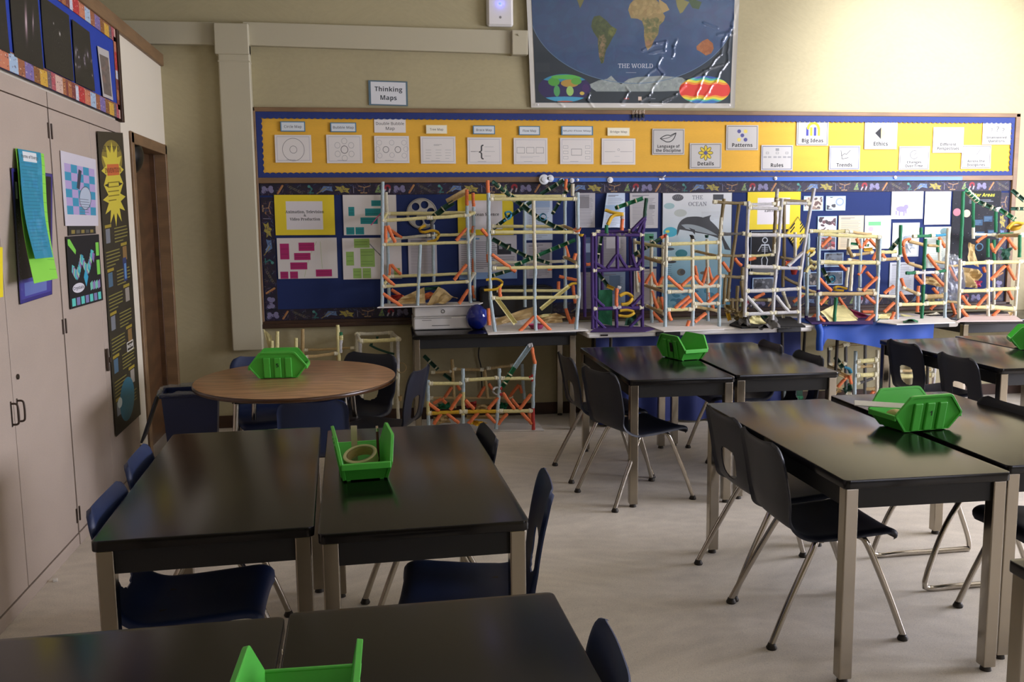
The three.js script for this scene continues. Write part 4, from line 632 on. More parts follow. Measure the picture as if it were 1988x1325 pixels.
{ // cut-out film reel
  const [cx, cy] = [0.468, 1.699], r = 0.123, sh = new THREE.Shape(); sh.absarc(0, 0, r, 0, Math.PI * 2);
  for (let i = 0; i < 6; i++) { const a = i * Math.PI / 3 + 0.2, p = new THREE.Path(); p.absellipse(Math.cos(a) * r * 0.6, Math.sin(a) * r * 0.6, r * 0.26, r * 0.26, 0, Math.PI * 2); sh.holes.push(p); }
  const reel = thing('film_reel_cutout', 'round grey film-reel cut-out with dark holes', 'cut-out', [cx, cy, 0.027]);
  part('reel_disc', new THREE.ExtrudeGeometry(sh, { depth: 0.004, bevelEnabled: true, bevelSize: 0.0015, bevelThickness: 0.001, bevelSegments: 1, curveSegments: 40 }), S({ color: 0xc0bcb2, map: paperTone, roughness: 0.6 }), reel);
  part('reel_rim', new THREE.TorusGeometry(r - 0.005, 0.002, 8, 64), S({ color: 0x6d6c66, roughness: 0.6 }), reel, [0, 0, 0.005]); part('hub', disc(0.014, 0.004).rotateX(Math.PI / 2), S({ color: 0x6d6c66, roughness: 0.6 }), reel, [0, 0, 0.004]);
}

// magnets, hooks and clips
const mag = (p, r, label, m) => { const t = thing('magnet', label, 'magnet', [...p, 0.049], 0, 'round magnets on the middle rail'); part('magnet_disc', disc(r, 0.012, 24, 0.25).rotateX(Math.PI / 2), m, t); part('magnet_cap', disc(r * 0.55, 0.008, 20, 0.3).rotateX(Math.PI / 2), m, t, [0, 0, 0.011]); return t; };
const clearP = PH({ color: 0xdfe4ea, roughness: 0.15, clearcoat: 0.6 }), whiteP = S({ color: 0xeceaea, roughness: 0.35 });
mag([1.47, 1.966], 0.042, 'large clear round magnet above the second model', clearP); mag([1.522, 1.974], 0.03, 'clear round magnet overlapping the largest one', clearP);
mag([1.617, 1.957], 0.02, 'small clear magnet before the orange post tip', clearP); mag([1.704, 1.957], 0.02, 'small clear magnet just past the orange post tip', clearP); mag([1.752, 1.961], 0.012, 'tiny white magnet next to the pale yellow post tip', whiteP);
mag([2.028, 1.96], 0.025, 'grey-white magnet on the blue strip above the purple model', whiteP); mag([3.48, 1.968], 0.015, 'white magnet on the blue strip above the silver tower', whiteP); mag([4.587, 1.973], 0.014, 'white magnet where the blue strip ends', whiteP);
{ const t = thing('hook', 'small clear hook on the blue strip above the ocean poster', 'hook', [2.473, 1.971, 0.05]); part('hook_base', rbox(0.05, 0.014, 0.006, 0.003, 0, -0.005, 0.003), clearP, t); part('hook_arm', tube([[0, 0, 0.005], [0.01, 0.012, 0.02], [0.026, 0.026, 0.022]], 0.005, 10, 8), clearP, t); }
[[1229, 'first of four'], [1235, 'second of four'], [1241, 'third of four'], [1247, 'last of four']].forEach(([, w2], i) => {
  const t = thing('binder_clip', `small black clip on the board top under the world map, ${w2}`, 'clip', [2.224, 2.468 , 0.046], 0, 'black clips under the world map'); t.position.x += i * 0.029; t.position.y += 0.004 * (i % 2);
  part('clip_body', rbox(0.02, 0.03, 0.014, 0.003, 0, 0.012), M.black, t); part('clip_wire', tube([[-0.006, 0.026, 0.004], [-0.005, 0.056, 0.01], [0, 0.062, 0.011], [0.005, 0.056, 0.01], [0.006, 0.026, 0.004]], 0.0016, 18, 6), M.legSteel, t); part('clip_wire', tube([[-0.006, 0, 0.004], [-0.005, -0.022, 0.01], [0, -0.026, 0.011], [0.005, -0.022, 0.01], [0.006, 0, 0.004]], 0.0016, 18, 6), M.legSteel, t);
});

// ================================================================ ABOVE THE BOARD
{
  const cell = cellOf(330, 220, (g, w, h) => { fillC(g, '#5c7480', 0, 0, w, h); fillC(g, '#dcdee0', 20, 12, w - 36, h - 24); const o = { font: 'sans-serif', bold: true, col: '#3a3f44' }; write(g, 'Thinking', w * 0.51, h * 0.34, 56, o); write(g, 'Maps', w * 0.5, h * 0.68, 56, o); });
  pinned('wall_sign', 'white sign reading Thinking Maps with a grey-blue edge', 'sign', [0.072, 2.743, 0.379, 2.551], cell, { z: 0.006, thick: 0.003, curlK: 0.002, tilt: -0.02 });
}
{ // wireless box
  const t = thing('wireless_access_point', 'white rounded wall box with a small blue light', 'wireless box', [1.124, 3.291, 0.0]);
  part('housing', [new RoundedBoxGeometry(0.215, 0.24, 0.05, 6, 0.024).translate(0, 0, 0.028), new RoundedBoxGeometry(0.19, 0.215, 0.02, 5, 0.009).translate(0, 0, 0.05)], M.plasticWhite, t);
  part('status_light', new THREE.SphereGeometry(0.009, 16, 12).scale(1, 1, 0.5), S({ color: 0x2233ff, emissive: 0x4455ff, emissiveIntensity: 5 }), t, [0, 0.052, 0.061]);
  const l = new THREE.PointLight(0x3a48ff, 0.012, 1); l.position.set(t.position.x, t.position.y + 0.052, 0.075); scene.add(l);
  part('logo', disc(0.01, 0.001).rotateX(Math.PI / 2), S({ color: 0x8d8a86, roughness: 0.5 }), t, [0, -0.052, 0.06]);
}
{ // laminated world map
  const W2 = 1024, H2 = 820, c = document.createElement('canvas'); c.width = W2; c.height = H2; const g = c.getContext('2d');
  const X = (zx) => (zx - 62) / 1828 * W2, Y = (zy) => (zy + 544) / 1488 * H2;
  g.fillStyle = '#1c2c38'; g.fillRect(0, 0, W2, H2);
  g.save(); g.beginPath(); g.ellipse(X(975), Y(110), X(1905) - X(975), Y(760) - Y(110), 0, 0, 7); g.clip();
  g.fillStyle = '#30496e'; g.fillRect(0, 0, W2, H2);
  for (let i = 0; i < 900; i++) { g.fillStyle = ['#36587c', '#2a4466', '#3c6284', '#305078', '#413f6c'][i % 5]; g.globalAlpha = 0.16; g.beginPath(); g.ellipse(rnd() * W2, rnd() * H2, 10 + rnd() * 50, 6 + rnd() * 26, rnd() * 3, 0, 7); g.fill(); } g.globalAlpha = 1;
  const land = (col, pts) => { g.fillStyle = col; g.beginPath(); pts.forEach(([a, b], i) => (i ? g.lineTo(X(a), Y(b)) : g.moveTo(X(a), Y(b)))); g.closePath(); g.fill(); };
  const tint = (cols, x, y, a, b, n) => { for (let i = 0; i < n; i++) { g.fillStyle = cols[i % cols.length]; g.globalAlpha = 0.35; g.beginPath(); g.ellipse(X(x + (rnd() - 0.5) * 2 * a), Y(y + (rnd() - 0.5) * 2 * b), 3 + rnd() * 12, 3 + rnd() * 10, rnd() * 3, 0, 7); g.fill(); } g.globalAlpha = 1; };
  const painted = (pts, fill, tints) => { g.save(); g.beginPath(); pts.forEach(([a, b], i) => (i ? g.lineTo(X(a), Y(b)) : g.moveTo(X(a), Y(b)))); g.closePath(); g.clip(); g.fillStyle = fill; g.fillRect(0, 0, W2, H2); for (const t of tints) tint(...t); g.restore(); };
  painted([[610, 150], [660, 140], [722, 190], [762, 235], [812, 265], [800, 300], [772, 345], [745, 400], [715, 450], [702, 500], [690, 570], [668, 582], [650, 520], [640, 420], [640, 350], [600, 290], [582, 240], [590, 190]], '#3c4a24', [[['#2c3c1c', '#4c5c30'], 690, 230, 100, 70, 40], [['#8a6c4c', '#9c7c5c'], 665, 440, 40, 120, 50], [['#6c7434'], 770, 290, 40, 40, 16]]);
  painted([[915, 90], [930, 40], [960, 5], [1040, -20], [1150, -15], [1190, 20], [1215, 90], [1252, 150], [1240, 190], [1200, 230], [1190, 310], [1150, 370], [1130, 420], [1095, 458], [1075, 420], [1060, 330], [1060, 250], [1040, 190], [1000, 170], [940, 165]], '#8f7c4c', [[['#a8925c', '#8c7444', '#b49c68'], 1060, 60, 150, 80, 80], [['#4c5a2c', '#3c4a22', '#5c6434'], 1120, 230, 90, 60, 60], [['#4c5a2c', '#7c7040'], 1120, 320, 70, 60, 30], [['#9c7450', '#86644a'], 1110, 410, 50, 40, 30]]);
  painted([[1190, -10], [1262, 40], [1290, 90], [1230, 118], [1200, 60]], '#a48c58', []); painted([[1340, -30], [1470, 20], [1412, 110], [1388, 124], [1358, 60]], '#7c7840', []);
  painted([[1440, -30], [1585, 20], [1560, 84], [1500, 72]], '#2f4a26', []); painted([[1548, 420], [1600, 372], [1650, 350], [1702, 392], [1712, 440], [1690, 482], [1640, 504], [1590, 470], [1552, 452]], '#95582c', [[['#a86838', '#8c4c28', '#b47c4c'], 1640, 430, 80, 70, 40]]);
  painted([[440, -40], [540, -40], [500, 50], [484, 76], [468, 20]], '#6c6a3c', []); painted([[200, -420], [560, -440], [620, -250], [520, -60], [420, -40], [330, -160]], '#5c6838', [[['#7c7c50', '#3f5a30'], 420, -220, 180, 160, 80]]);
  painted([[960, -30], [1000, -120], [1060, -260], [1400, -400], [1750, -330], [1720, -120], [1600, -10], [1330, -20], [1200, -30], [1060, -60]], '#6c6c40', [[['#8c8454', '#4c6034', '#9c8c5c'], 1350, -190, 320, 160, 120]]);
  const south = () => painted([[540, 780], [640, 735], [720, 720], [760, 690], [800, 735], [850, 770], [920, 720], [1000, 702], [1220, 690], [1420, 706], [1470, 740], [1400, 830], [1200, 836], [620, 838]], '#8c9694', [[['#aab2ae', '#74807e', '#98a29e'], 1000, 770, 480, 60, 120]]);
  write(g, 'THE WORLD', X(985), Y(600), 30, { font: 'serif', col: '#c9ccd2' }); lines(g, X(895), Y(662), 90, 1, 2, '#7c8898', 3);
  g.restore(); south(); g.strokeStyle = '#5c7894'; g.lineWidth = 3; g.beginPath(); g.ellipse(X(975), Y(110), X(1905) - X(975), Y(760) - Y(110), 0, 0, 7); g.stroke();
  fillC(g, '#1e2e38', X(60), Y(838), X(1890) - X(60), Y(950) - Y(838)); fillC(g, '#26323c', X(75), Y(575), X(200) - X(75), Y(660) - Y(575)); fillC(g, '#8c3430', X(875), Y(896), 28, 8); fillC(g, '#e0c8b4', X(1010), Y(884), 18, 20); lines(g, X(1130), Y(902), 40, 1, 2, '#7c848c', 4);
  const oval = (zx, zy, a, b, f) => { g.save(); g.beginPath(); g.ellipse(X(zx), Y(zy), a * 0.56, b * 0.551, 0, 0, 7); g.clip(); f(X(zx), Y(zy), a * 0.56, b * 0.551); g.restore(); };
  oval(330, 808, 240, 130, (x, y, a, b) => { fillC(g, '#241c54', x - a, y - b, 2 * a, 2 * b); for (const [u, v, p, q, col] of [[0, -0.75, 0.9, 0.3, '#2f86a8'], [-0.4, -0.45, 0.22, 0.3, '#4c9c3c'], [0.2, -0.35, 0.34, 0.28, '#b08c3c'], [0.1, -0.8, 0.6, 0.16, '#57b048'], [-0.3, 0.2, 0.12, 0.4, '#4c9c5c'], [0.2, 0.2, 0.14, 0.35, '#9cc86c'], [0, 0.85, 1, 0.25, '#3f9cc0'], [0.8, 0.0, 0.14, 0.3, '#3a1c5c'], [0.66, 0.36, 0.09, 0.13, '#c8b04c'], [0.45, -0.5, 0.2, 0.25, '#58a03c'], [0, 1.1, 0.5, 0.2, '#c05c40']]) { g.fillStyle = col; g.beginPath(); g.ellipse(x + u * a, y + v * b, p * a, q * b, 0, 0, 7); g.fill(); } });
  oval(1640, 822, 245, 130, (x, y, a, b) => { [['#3058a8', -1.2], ['#4cb0a0', -0.86], ['#e0d83c', -0.72], ['#f09030', -0.56], ['#e03a2c', -0.42], ['#f0a030', 0.4], ['#e8dc3c', 0.52], ['#50b8a0', 0.66], ['#2c6cb0', 0.76]].forEach(([col, v], i) => { g.fillStyle = col; g.beginPath(); g.moveTo(x - a, y + b * 1.3); for (let q = 0; q <= 24; q++) g.lineTo(x - a + 2 * a * q / 24, y + v * b + b * 0.05 * Math.sin(q * 0.9 + i * 0.4)); g.lineTo(x + a, y + b * 1.3); g.fill(); }); });
  const t = new THREE.CanvasTexture(c); t.colorSpace = THREE.SRGBColorSpace; t.magFilter = THREE.LinearFilter;
  const mapT = thing('world_map', 'large dark blue laminated world map with glossy crinkles', 'map', [0, 0, 0]);
  const cell = { u0: 0, u1: 1, v0: 0, v1: 1 }, bl = [1.374, 2.545], br = [3.114, 2.555], tl0 = [1.337, 3.378], tr0 = [3.122, 3.424];
  const ex = (b, a) => [a[0] + (a[0] - b[0]) * 0.585, a[1] + (a[1] - b[1]) * 0.585, 0.065];
  const TL = ex(bl, tl0), TR = ex(br, tr0), BR = [...br, 0.02], BL = [...bl, 0.02];
  // wrinkles in the laminate: sharp ridges with a few long creases
  // relief of the laminate: soft waves and narrow sharp creases running down from the outer edge
  const creases = [[[0.99, 0.4], [0.97, 0.52], [0.93, 0.6], [0.92, 0.68], [0.84, 0.8], [0.8, 0.93], [0.74, 1]], [[0.96, 0.55], [0.955, 0.72], [0.9, 0.84], [0.84, 0.95], [0.79, 1]], [[0.93, 0.74], [0.84, 0.78], [0.76, 0.84], [0.73, 0.88]], [[0.75, 0.87], [0.7, 0.92], [0.63, 0.965], [0.58, 0.97]],
    [[0.63, 0.7], [0.61, 0.76], [0.64, 0.8], [0.6, 0.86], [0.57, 0.93], [0.53, 0.96]], [[0.6, 0.76], [0.56, 0.81], [0.52, 0.85]], [[0.54, 0.66], [0.6, 0.62], [0.65, 0.61], [0.645, 0.66], [0.57, 0.67]], [[0.7, 0.6], [0.69, 0.64], [0.685, 0.7]], [[0.46, 0.88], [0.47, 0.9], [0.44, 0.97]], [[0.28, 0.92], [0.27, 0.95], [0.3, 1]], [[0.13, 0.97], [0.15, 0.985]], [[0.98, 0.56], [0.9, 0.57]], [[0.83, 0.5], [0.9, 0.53]]];
  const segD = (s, v, a, b) => { const ax = 1.62, ay = 1.35, px = (s - a[0]) * ax, py = (v - a[1]) * ay, dx = (b[0] - a[0]) * ax, dy = (b[1] - a[1]) * ay, t2 = Math.max(0, Math.min(1, (px * dx + py * dy) / (dx * dx + dy * dy))); return Math.hypot(px - t2 * dx, py - t2 * dy); };
  const bow = (s, v) => {
    let h = 0.003 * noise.noise(s * 3.2, v * 3.4, 2.2) + 0.0012 * noise.noise(s * 11 + 3, v * 9, 7.7) * (0.3 + s) + 0.008 * Math.sin(v * 3 + s * 2);
    const wob = 0.006 * noise.noise(s * 26, v * 26, 4.4);
    for (const c2 of creases) for (let i = 0; i + 1 < c2.length; i++) { const d = segD(s + wob, v + wob, c2[i], c2[i + 1]); if (d < 0.03) h += 0.0062 * Math.exp(-((d / 0.009) ** 2)); }
    const e2 = Math.max(0, s - 0.965) / 0.035; return 0.004 + h + 0.012 * e2 * e2;
  };
  const lerp2 = (s, v) => { const A = v3(TL).lerp(v3(TR), s), B = v3(BL).lerp(v3(BR), s); return A.lerp(B, v).toArray(); };
  const clear = PH({ color: 0xcfcdc4, roughness: 0.2, clearcoat: 1, clearcoatRoughness: 0.06 });
  const e = 0.022, q1 = lerp2(e, e), q2 = lerp2(1 - e, e), q3 = lerp2(1 - e, 1 - e * 1.3), q4 = lerp2(e, 1 - e * 1.3);
  part('laminate_margin', sheetGeo([TL, TR, BR, BL], cell, { bow: (s, v) => bow(s, v) - 0.0022, nx: 150, ny: 130, thick: 0.001 }), clear, mapT);
  part('printed_map', sheetGeo([q1, q2, q3, q4], cell, { bow: (s, v) => bow(e + s * (1 - 2 * e), e + v * (1 - 2.3 * e)), nx: 300, ny: 250, thick: 0.001 }), PH({ map: t, roughness: 0.5, clearcoat: 0.85, clearcoatRoughness: 0.05 }), mapT);
  for (const s of [0.03, 0.97]) { const p = lerp2(s, 0.985); part('corner_pin', disc(0.008, 0.006, 14, 0.3).rotateX(Math.PI / 2), whiteP, mapT, [p[0], p[1], p[2] + 0.02]); }
}

// ================================================================ ON THE CABINETS
const side = (name, label, category, [zt0, yt0, zt1, yt1, zb1, yb1, zb0, yb0], cell, { x = -1.486, lift = 0, k = 0.004, gloss = false, thick = 0.0014, group } = {}) =>
  solo(name, sheetGeo([[x, yt0, zt0], [x, yt1, zt1], [x + lift, yb1, zb1], [x + lift, yb0, zb0]], cell, { bow: curl(k), thick, nx: 10, ny: 16 }), gloss ? cell.a.gloss : cell.a.matte, label, category, group);
{
  const bd = thing('space_bulletin_board', 'blue bulletin board above the cabinets with a bright printed border', 'bulletin board', [0, 0, 0]);
  part('backing', metreUV(rbox(0.012, 0.52, 5.6, 0.002, -1.487, 2.55, 4.15), 3), S({ map: feltTex(34, 62, 160), roughness: 0.85 }), bd);
  part('frame_stile', metreUV(rbox(0.03, 0.56, 0.05, 0.005, -1.478, 2.55, 1.345)), M.darkFrame, bd);
  const c = document.createElement('canvas'); c.width = 1536; c.height = 128; const g = c.getContext('2d'); fillC(g, '#8c5a3c', 0, 0, 1536, 128);
  const cols = ['#a8683c', '#7c3c38', '#c8ccd8', '#b83434', '#c87c5c', '#a4bcd4', '#9c6040', '#7c6ca4', '#8c5c30', '#d0a43c', '#6c5c60', '#b0545c', '#d0b0a0'];
  for (let i = 0, x = 0; x < 1536; i++) { const w = 60 + rnd() * 90; fillC(g, cols[i % cols.length], x, rnd() * 18, w, 128); g.globalAlpha = 0.6; for (let j = 0; j < 22; j++) { g.fillStyle = ['#f0e4d8', '#40282c', '#d8b890', '#5c3440'][j % 4]; g.fillRect(x + rnd() * w, rnd() * 128, 3 + rnd() * 16, 2 + rnd() * 9); } g.globalAlpha = 1; x += w; }
  const t = new THREE.CanvasTexture(c); t.colorSpace = THREE.SRGBColorSpace; t.wrapS = THREE.RepeatWrapping; t.magFilter = THREE.LinearFilter; const pm = S({ map: t, roughness: 0.6 });
  const strip = (y, h) => { const gg = metreUV(rbox(0.004, h, 5.56, 0.001, -1.478, y, 4.15)), u = gg.attributes.uv, p = gg.attributes.position; for (let i = 0; i < u.count; i++) u.setXY(i, -p.getZ(i) / 1.2, (p.getY(i) - y + h / 2) / h); part('printed_trim', gg, pm, bd); };
  strip(2.33, 0.085); strip(2.79, 0.08);
  const gg = metreUV(rbox(0.004, 0.44, 0.05, 0.001, -1.478, 2.56, 1.395)), u = gg.attributes.uv, p = gg.attributes.position; for (let i = 0; i < u.count; i++) u.setXY(i, p.getY(i) / 1.2, (p.getZ(i) - 1.37) / 0.05); part('printed_trim', gg, pm, bd);
  const gal = (paint, pale) => cellOf(300, 300, (g2, w, h) => { fillC(g2, '#13110f', 0, 0, w, h); for (let i = 0; i < 160; i++) { g2.fillStyle = ['#c9c4cc', '#6c6468', '#8c7c84'][i % 3]; g2.globalAlpha = 0.25 + rnd() * 0.5; g2.beginPath(); g2.arc(rnd() * w, rnd() * h, rnd() * 1.6, 0, 7); g2.fill(); } g2.globalAlpha = 1; paint(g2, w, h); });
  const glow = (g2, x, y, a, b, rot, col) => { g2.save(); g2.translate(x, y); g2.rotate(rot); g2.scale(a, b); const gr = g2.createRadialGradient(0, 0, 0, 0, 0, 1); gr.addColorStop(0, '#e8dce0'); gr.addColorStop(0.25, col); gr.addColorStop(1, 'rgba(20,16,16,0)'); g2.fillStyle = gr; g2.beginPath(); g2.arc(0, 0, 1, 0, 7); g2.fill(); g2.restore(); };
  const sp = (label, z0, z1, y0, y1, cell, shapeTop) => { const m = side('galaxy_poster', label, 'poster', [z0, y0, z1, y0, z1, y1, z0, y1], cell, { x: -1.477, gloss: true, k: 0.006 }); m.userData.group = 'dark space posters above the cabinets'; };
  sp('dark space poster with one long thin pinkish galaxy', 3.14, 2.78, 2.72, 2.36, gal((g2, w, h) => { glow(g2, w * 0.5, h * 0.5, 26, 120, 0.1, '#a48890'); glow(g2, w * 0.3, h * 0.2, 12, 12, 0, '#c8c0c8'); glow(g2, w * 0.75, h * 0.45, 18, 90, 0.2, '#6c5860'); }));
  sp('dark space poster with faint rings and two bright stars', 2.735, 2.31, 2.71, 2.375, gal((g2, w, h) => { glow(g2, w * 0.6, h * 0.38, 14, 18, 0, '#c8c4bc'); glow(g2, w * 0.4, h * 0.28, 10, 12, 0, '#a8a4a0'); for (let i = 1; i < 6; i++) ring(g2, w * 0.6, h * 0.62, i * 18, 'rgba(150,140,130,0.25)', 2); }));
  sp('dark space poster with a hazy star cloud', 2.265, 1.935, 2.7, 2.375, gal((g2, w, h) => { for (let i = 0; i < 14; i++) glow(g2, w * rnd(), h * (0.2 + 0.6 * rnd()), 30 + rnd() * 40, 20 + rnd() * 30, rnd() * 3, 'rgba(110,100,120,0.28)'); glow(g2, w * 0.1, h * 0.5, 18, 50, 0.2, '#8c8894'); }));
  sp('dark space poster with a red nebula at the picture edge', 3.7, 3.2, 2.72, 2.36, gal((g2, w, h) => { glow(g2, w * 0.55, h * 0.4, 60, 110, 0.2, '#8c3434'); glow(g2, w * 0.8, h * 0.5, 20, 60, 0.2, '#7c7484'); }));
  side('framed_picture', 'small white-bordered picture beside the space posters', 'picture', [1.805, 2.65, 1.575, 2.66, 1.545, 2.378, 1.77, 2.372], cellOf(150, 300, (g2, w, h) => { fillC(g2, '#b9b4b0', 0, 0, w, h); fillC(g2, '#6c6158', 16, 44, w - 32, h - 64); for (let i = 0; i < 40; i++) { g2.fillStyle = ['#8c6c5c', '#5c5048', '#7c7468'][i % 3]; g2.globalAlpha = 0.4; g2.beginPath(); g2.arc(20 + rnd() * (w - 40), 60 + rnd() * (h - 100), 4 + rnd() * 14, 0, 7); g2.fill(); } g2.globalAlpha = 1; }), { x: -1.474 });
}
// dark poster with purple foot, the lime and teal sheets hanging over it
side('dark_poster', 'black poster with a purple foot below the lime sheet', 'poster', [3.26, 1.876, 2.723, 1.878, 2.861, 1.302, 3.279, 1.289], cellOf(300, 480, (g, w, h) => { fillC(g, '#0d0c12', 0, 0, w, h); boxl(g, 8, 8, w - 16, h - 16, '#3c3484', 12); fillC(g, '#4c48a0', 14, h * 0.82, w - 28, h * 0.15); fillC(g, '#6c7cc0', w * 0.16, h * 0.85, w * 0.66, h * 0.1); fillC(g, '#c8d4e8', 20, h * 0.1, 14, 60); for (let i = 0; i < 60; i++) { g.fillStyle = '#8c90c0'; g.globalAlpha = 0.4; g.fillRect(10 + rnd() * 16, h * (0.3 + rnd() * 0.6), 6, 4); } g.globalAlpha = 1; }), { gloss: true });
{
  const lime = cellOf(230, 560, (g, w, h) => { fillC(g, '#8edc4c', 0, 0, w, h); for (let i = 0; i < 14; i++) { g.strokeStyle = 'rgba(60,110,40,0.4)'; g.lineWidth = 2; g.beginPath(); g.moveTo(w * 0.72, i * 42 + 10); g.lineTo(w, i * 42 + 16); g.stroke(); } });
  const teal = cellOf(200, 470, (g, w, h) => { fillC(g, '#2e8ca8', 0, 0, w, h); for (let i = 0; i < 90; i++) { g.fillStyle = ['#4ca4c4', '#2a80a0', '#3c94c8', '#5c9cb8'][i % 4]; g.globalAlpha = 0.3; g.fillRect(rnd() * w, rnd() * h, 10 + rnd() * 50, 6 + rnd() * 40); } g.globalAlpha = 1; lines(g, 16, 60, w * 0.8, 26, 15, 'rgba(20,50,70,0.35)', 2); fillC(g, '#dde2e4', w * 0.18, 8, w * 0.6, 44); write(g, 'Forms of Energy', w * 0.48, 30, 19, { bold: true, col: '#3c4448' }); });
  const L = (cell, name, label, a, b, dx, kk) => solo(name, sheetGeo([[-1.48 + dx, a[1], a[0]], [-1.48 + dx, b[1], b[0]], [-1.36 + dx, b[3], b[2]], [-1.38 + dx, a[3], a[2]]], cell, { bow: (s, t) => -0.03 * Math.sin(t * 2.2) * t * (1 - t) * 2 + kk, nx: 8, ny: 20 }), cell.a.matte, label, 'paper');
  L(lime, 'lime_sheet', 'long lime green sheet hanging loose from the cabinet door', [3.2, 1.963, 3.401, 1.386], [2.842, 1.965, 3.158, 1.393], 0, 0);
  L(teal, 'teal_sheet', 'long teal sheet glued on the lime green one with a white title strip', [3.195, 1.961, 3.388, 1.489], [2.905, 1.965, 3.226, 1.49], 0.006, 0.001);
}
side('drawing_poster', 'white poster with lilac and teal squares around a rocket drawing', 'poster', [2.572, 2.002, 1.963, 1.998, 2.001, 1.626, 2.585, 1.627], cellOf(300, 360, (g, w, h) => { fillC(g, '#cfcad2', 0, 0, w, h); const cs = ['#b2a0cc', '#3c94b4']; for (let i = 0; i < 5; i++) for (let j = 0; j < 6; j++) fillC(g, cs[(i + j) % 2], 24 + i * 51, 56 + j * 41, 52, 42); fillC(g, '#cfcad2', 0, h * 0.86, w, h * 0.14); g.save(); g.translate(w * 0.45, h * 0.4); g.rotate(0.25); fillC(g, '#3c3f4c', -14, -70, 26, 100); g.restore(); g.fillStyle = '#b4c0d0'; g.beginPath(); g.ellipse(w * 0.62, h * 0.6, 50, 60, 0.4, 0, 7); g.fill(); g.strokeStyle = '#4c5460'; g.lineWidth = 4; g.stroke(); lines(g, w * 0.44, h * 0.62, 90, 7, 13, '#6c7484', 3); }));
side('dark_strip', 'narrow dark sheet peeking out under the rocket poster', 'paper', [2.534, 1.635, 2.041, 1.629, 2.052, 1.583, 2.539, 1.577], cellOf(200, 60, (g, w, h) => { fillC(g, '#2c2824', 0, 0, w, h); for (let i = 0; i < 5; i++) fillC(g, ['#8c7c3c', '#5c5a50'][i % 2], 20 + i * 34, h * 0.5, 24, 20); }), { x: -1.4885 });
side('shape_poster', 'black poster with faceted teal shapes and lime strips', 'poster', [2.589, 1.573, 1.992, 1.579, 2.01, 1.206, 2.6, 1.206], cellOf(300, 380, (g, w, h) => { fillC(g, '#151316', 0, 0, w, h); const poly = (col, ...p) => { g.fillStyle = col; g.beginPath(); p.forEach(([a, b], i) => (i ? g.lineTo(a * w, b * h) : g.moveTo(a * w, b * h))); g.fill(); }; poly('#7cd04c', [0.04, 0.04], [0.1, 0.04], [0.26, 0.2], [0.24, 0.26], [0.04, 0.12]); fillC(g, '#7cd04c', w * 0.87, h * 0.12, w * 0.1, h * 0.2); fillC(g, '#7cd04c', w * 0.87, h * 0.38, w * 0.1, h * 0.22); for (let i = 0; i < 26; i++) { const a = i / 26, x = 0.12 + a * 0.66, y = 0.28 + 0.2 * Math.abs(Math.sin(a * 6.3 + 0.6)) - 0.1 * a; poly(['#5cc0bc', '#8c6ca8', '#9cd0a4', '#3c9cb4'][i % 4], [x, y], [x + 0.07, y + 0.03], [x + 0.03, y + 0.16], [x - 0.02, y + 0.1]); } poly('#34a0c4', [0.5, 0.48], [0.58, 0.6], [0.5, 0.74], [0.44, 0.6]); for (let i = 0; i < 7; i++) { fillC(g, ['#5cc8bc', '#7c7cac'][i % 2], w * (0.06 + i * 0.13), h * 0.86, w * 0.1, h * 0.11); } for (let i = 0; i < 4; i++) poly(['#74c0a8', '#8c80b0'][i % 2], [0.62 + i * 0.08, 0.7], [0.7 + i * 0.08, 0.67], [0.7 + i * 0.08, 0.79], [0.62 + i * 0.08, 0.81]); g.fillStyle = '#d8d6dc'; g.beginPath(); g.ellipse(w * 0.27, h * 0.73, 52, 26, 0, 0, 7); g.fill(); write(g, 'Crystals', w * 0.27, h * 0.73, 24, { col: '#3c3c48', bold: true }); }), { gloss: false });
side('history_poster', 'long dark poster with a yellow starburst title at its top', 'poster', [1.903, 2.161, 1.324, 2.207, 1.351, 0.404, 1.936, 0.389], cellOf(300, 1500, (g, w, h) => {
  fillC(g, '#2a251a', 0, 0, w, h); g.fillStyle = '#8c7c2c'; g.beginPath(); g.ellipse(w * 0.5, 130, 120, 90, 0, 0, 7); g.fill(); write(g, 'HISTORY OF', w * 0.5, 84, 40, { bold: true, col: '#2a251a' });
  const star = (x, y, r0, r1, n) => { g.fillStyle = '#d8c840'; g.beginPath(); for (let i = 0; i < n * 2; i++) { const a = i * Math.PI / n, r = i % 2 ? r0 : r1; g.lineTo(x + Math.sin(a) * r, y - Math.cos(a) * r * 1.1); } g.fill(); }; star(w * 0.5, 190, 80, 130, 12); star(w * 0.5, 330, 70, 130, 12); fillC(g, '#d06a34', w * 0.28, 160, w * 0.46, 56); write(g, 'INVENTION', w * 0.51, 190, 34, { bold: true, col: '#6c2c18' }); lines(g, w * 0.28, 250, w * 0.46, 5, 22, '#8c7c20', 6);
  for (let b = 0; b < 9; b++) { const y = 480 + b * 108; lines(g, w * (b % 2 ? 0.08 : 0.42), y, w * 0.5, 5, 17, '#86803c', 6); fillC(g, ['#7c8088', '#8c6c3c', '#4c6c84', '#9c9488'][b % 4], w * (b % 2 ? 0.68 : 0.1), y - 6, 46, 70); fillC(g, '#a08c2c', w * (b % 2 ? 0.62 : 0.08), y - 26, 70, 15); }
  g.fillStyle = '#2c7088'; g.beginPath(); g.ellipse(w * 0.5, h - 140, 84, 110, 0.2, 0, 7); g.fill(); g.fillStyle = '#c8d4d4'; g.beginPath(); g.arc(w * 0.22, h - 150, 26, 0, 7); g.fill(); fillC(g, '#2a3a6c', w * 0.66, h - 860, 40, 120); fillC(g, '#5c8cc0', w * 0.7, h - 330 - 500, 22, 80); boxl(g, w * 0.62, h - 420, 70, 44, '#d8d4c8', 6); write(g, 'NOW', w * 0.74, h - 398, 26, { col: '#e8e4d8', bold: true });
}), { k: 0.01, gloss: true, x: -1.484 });
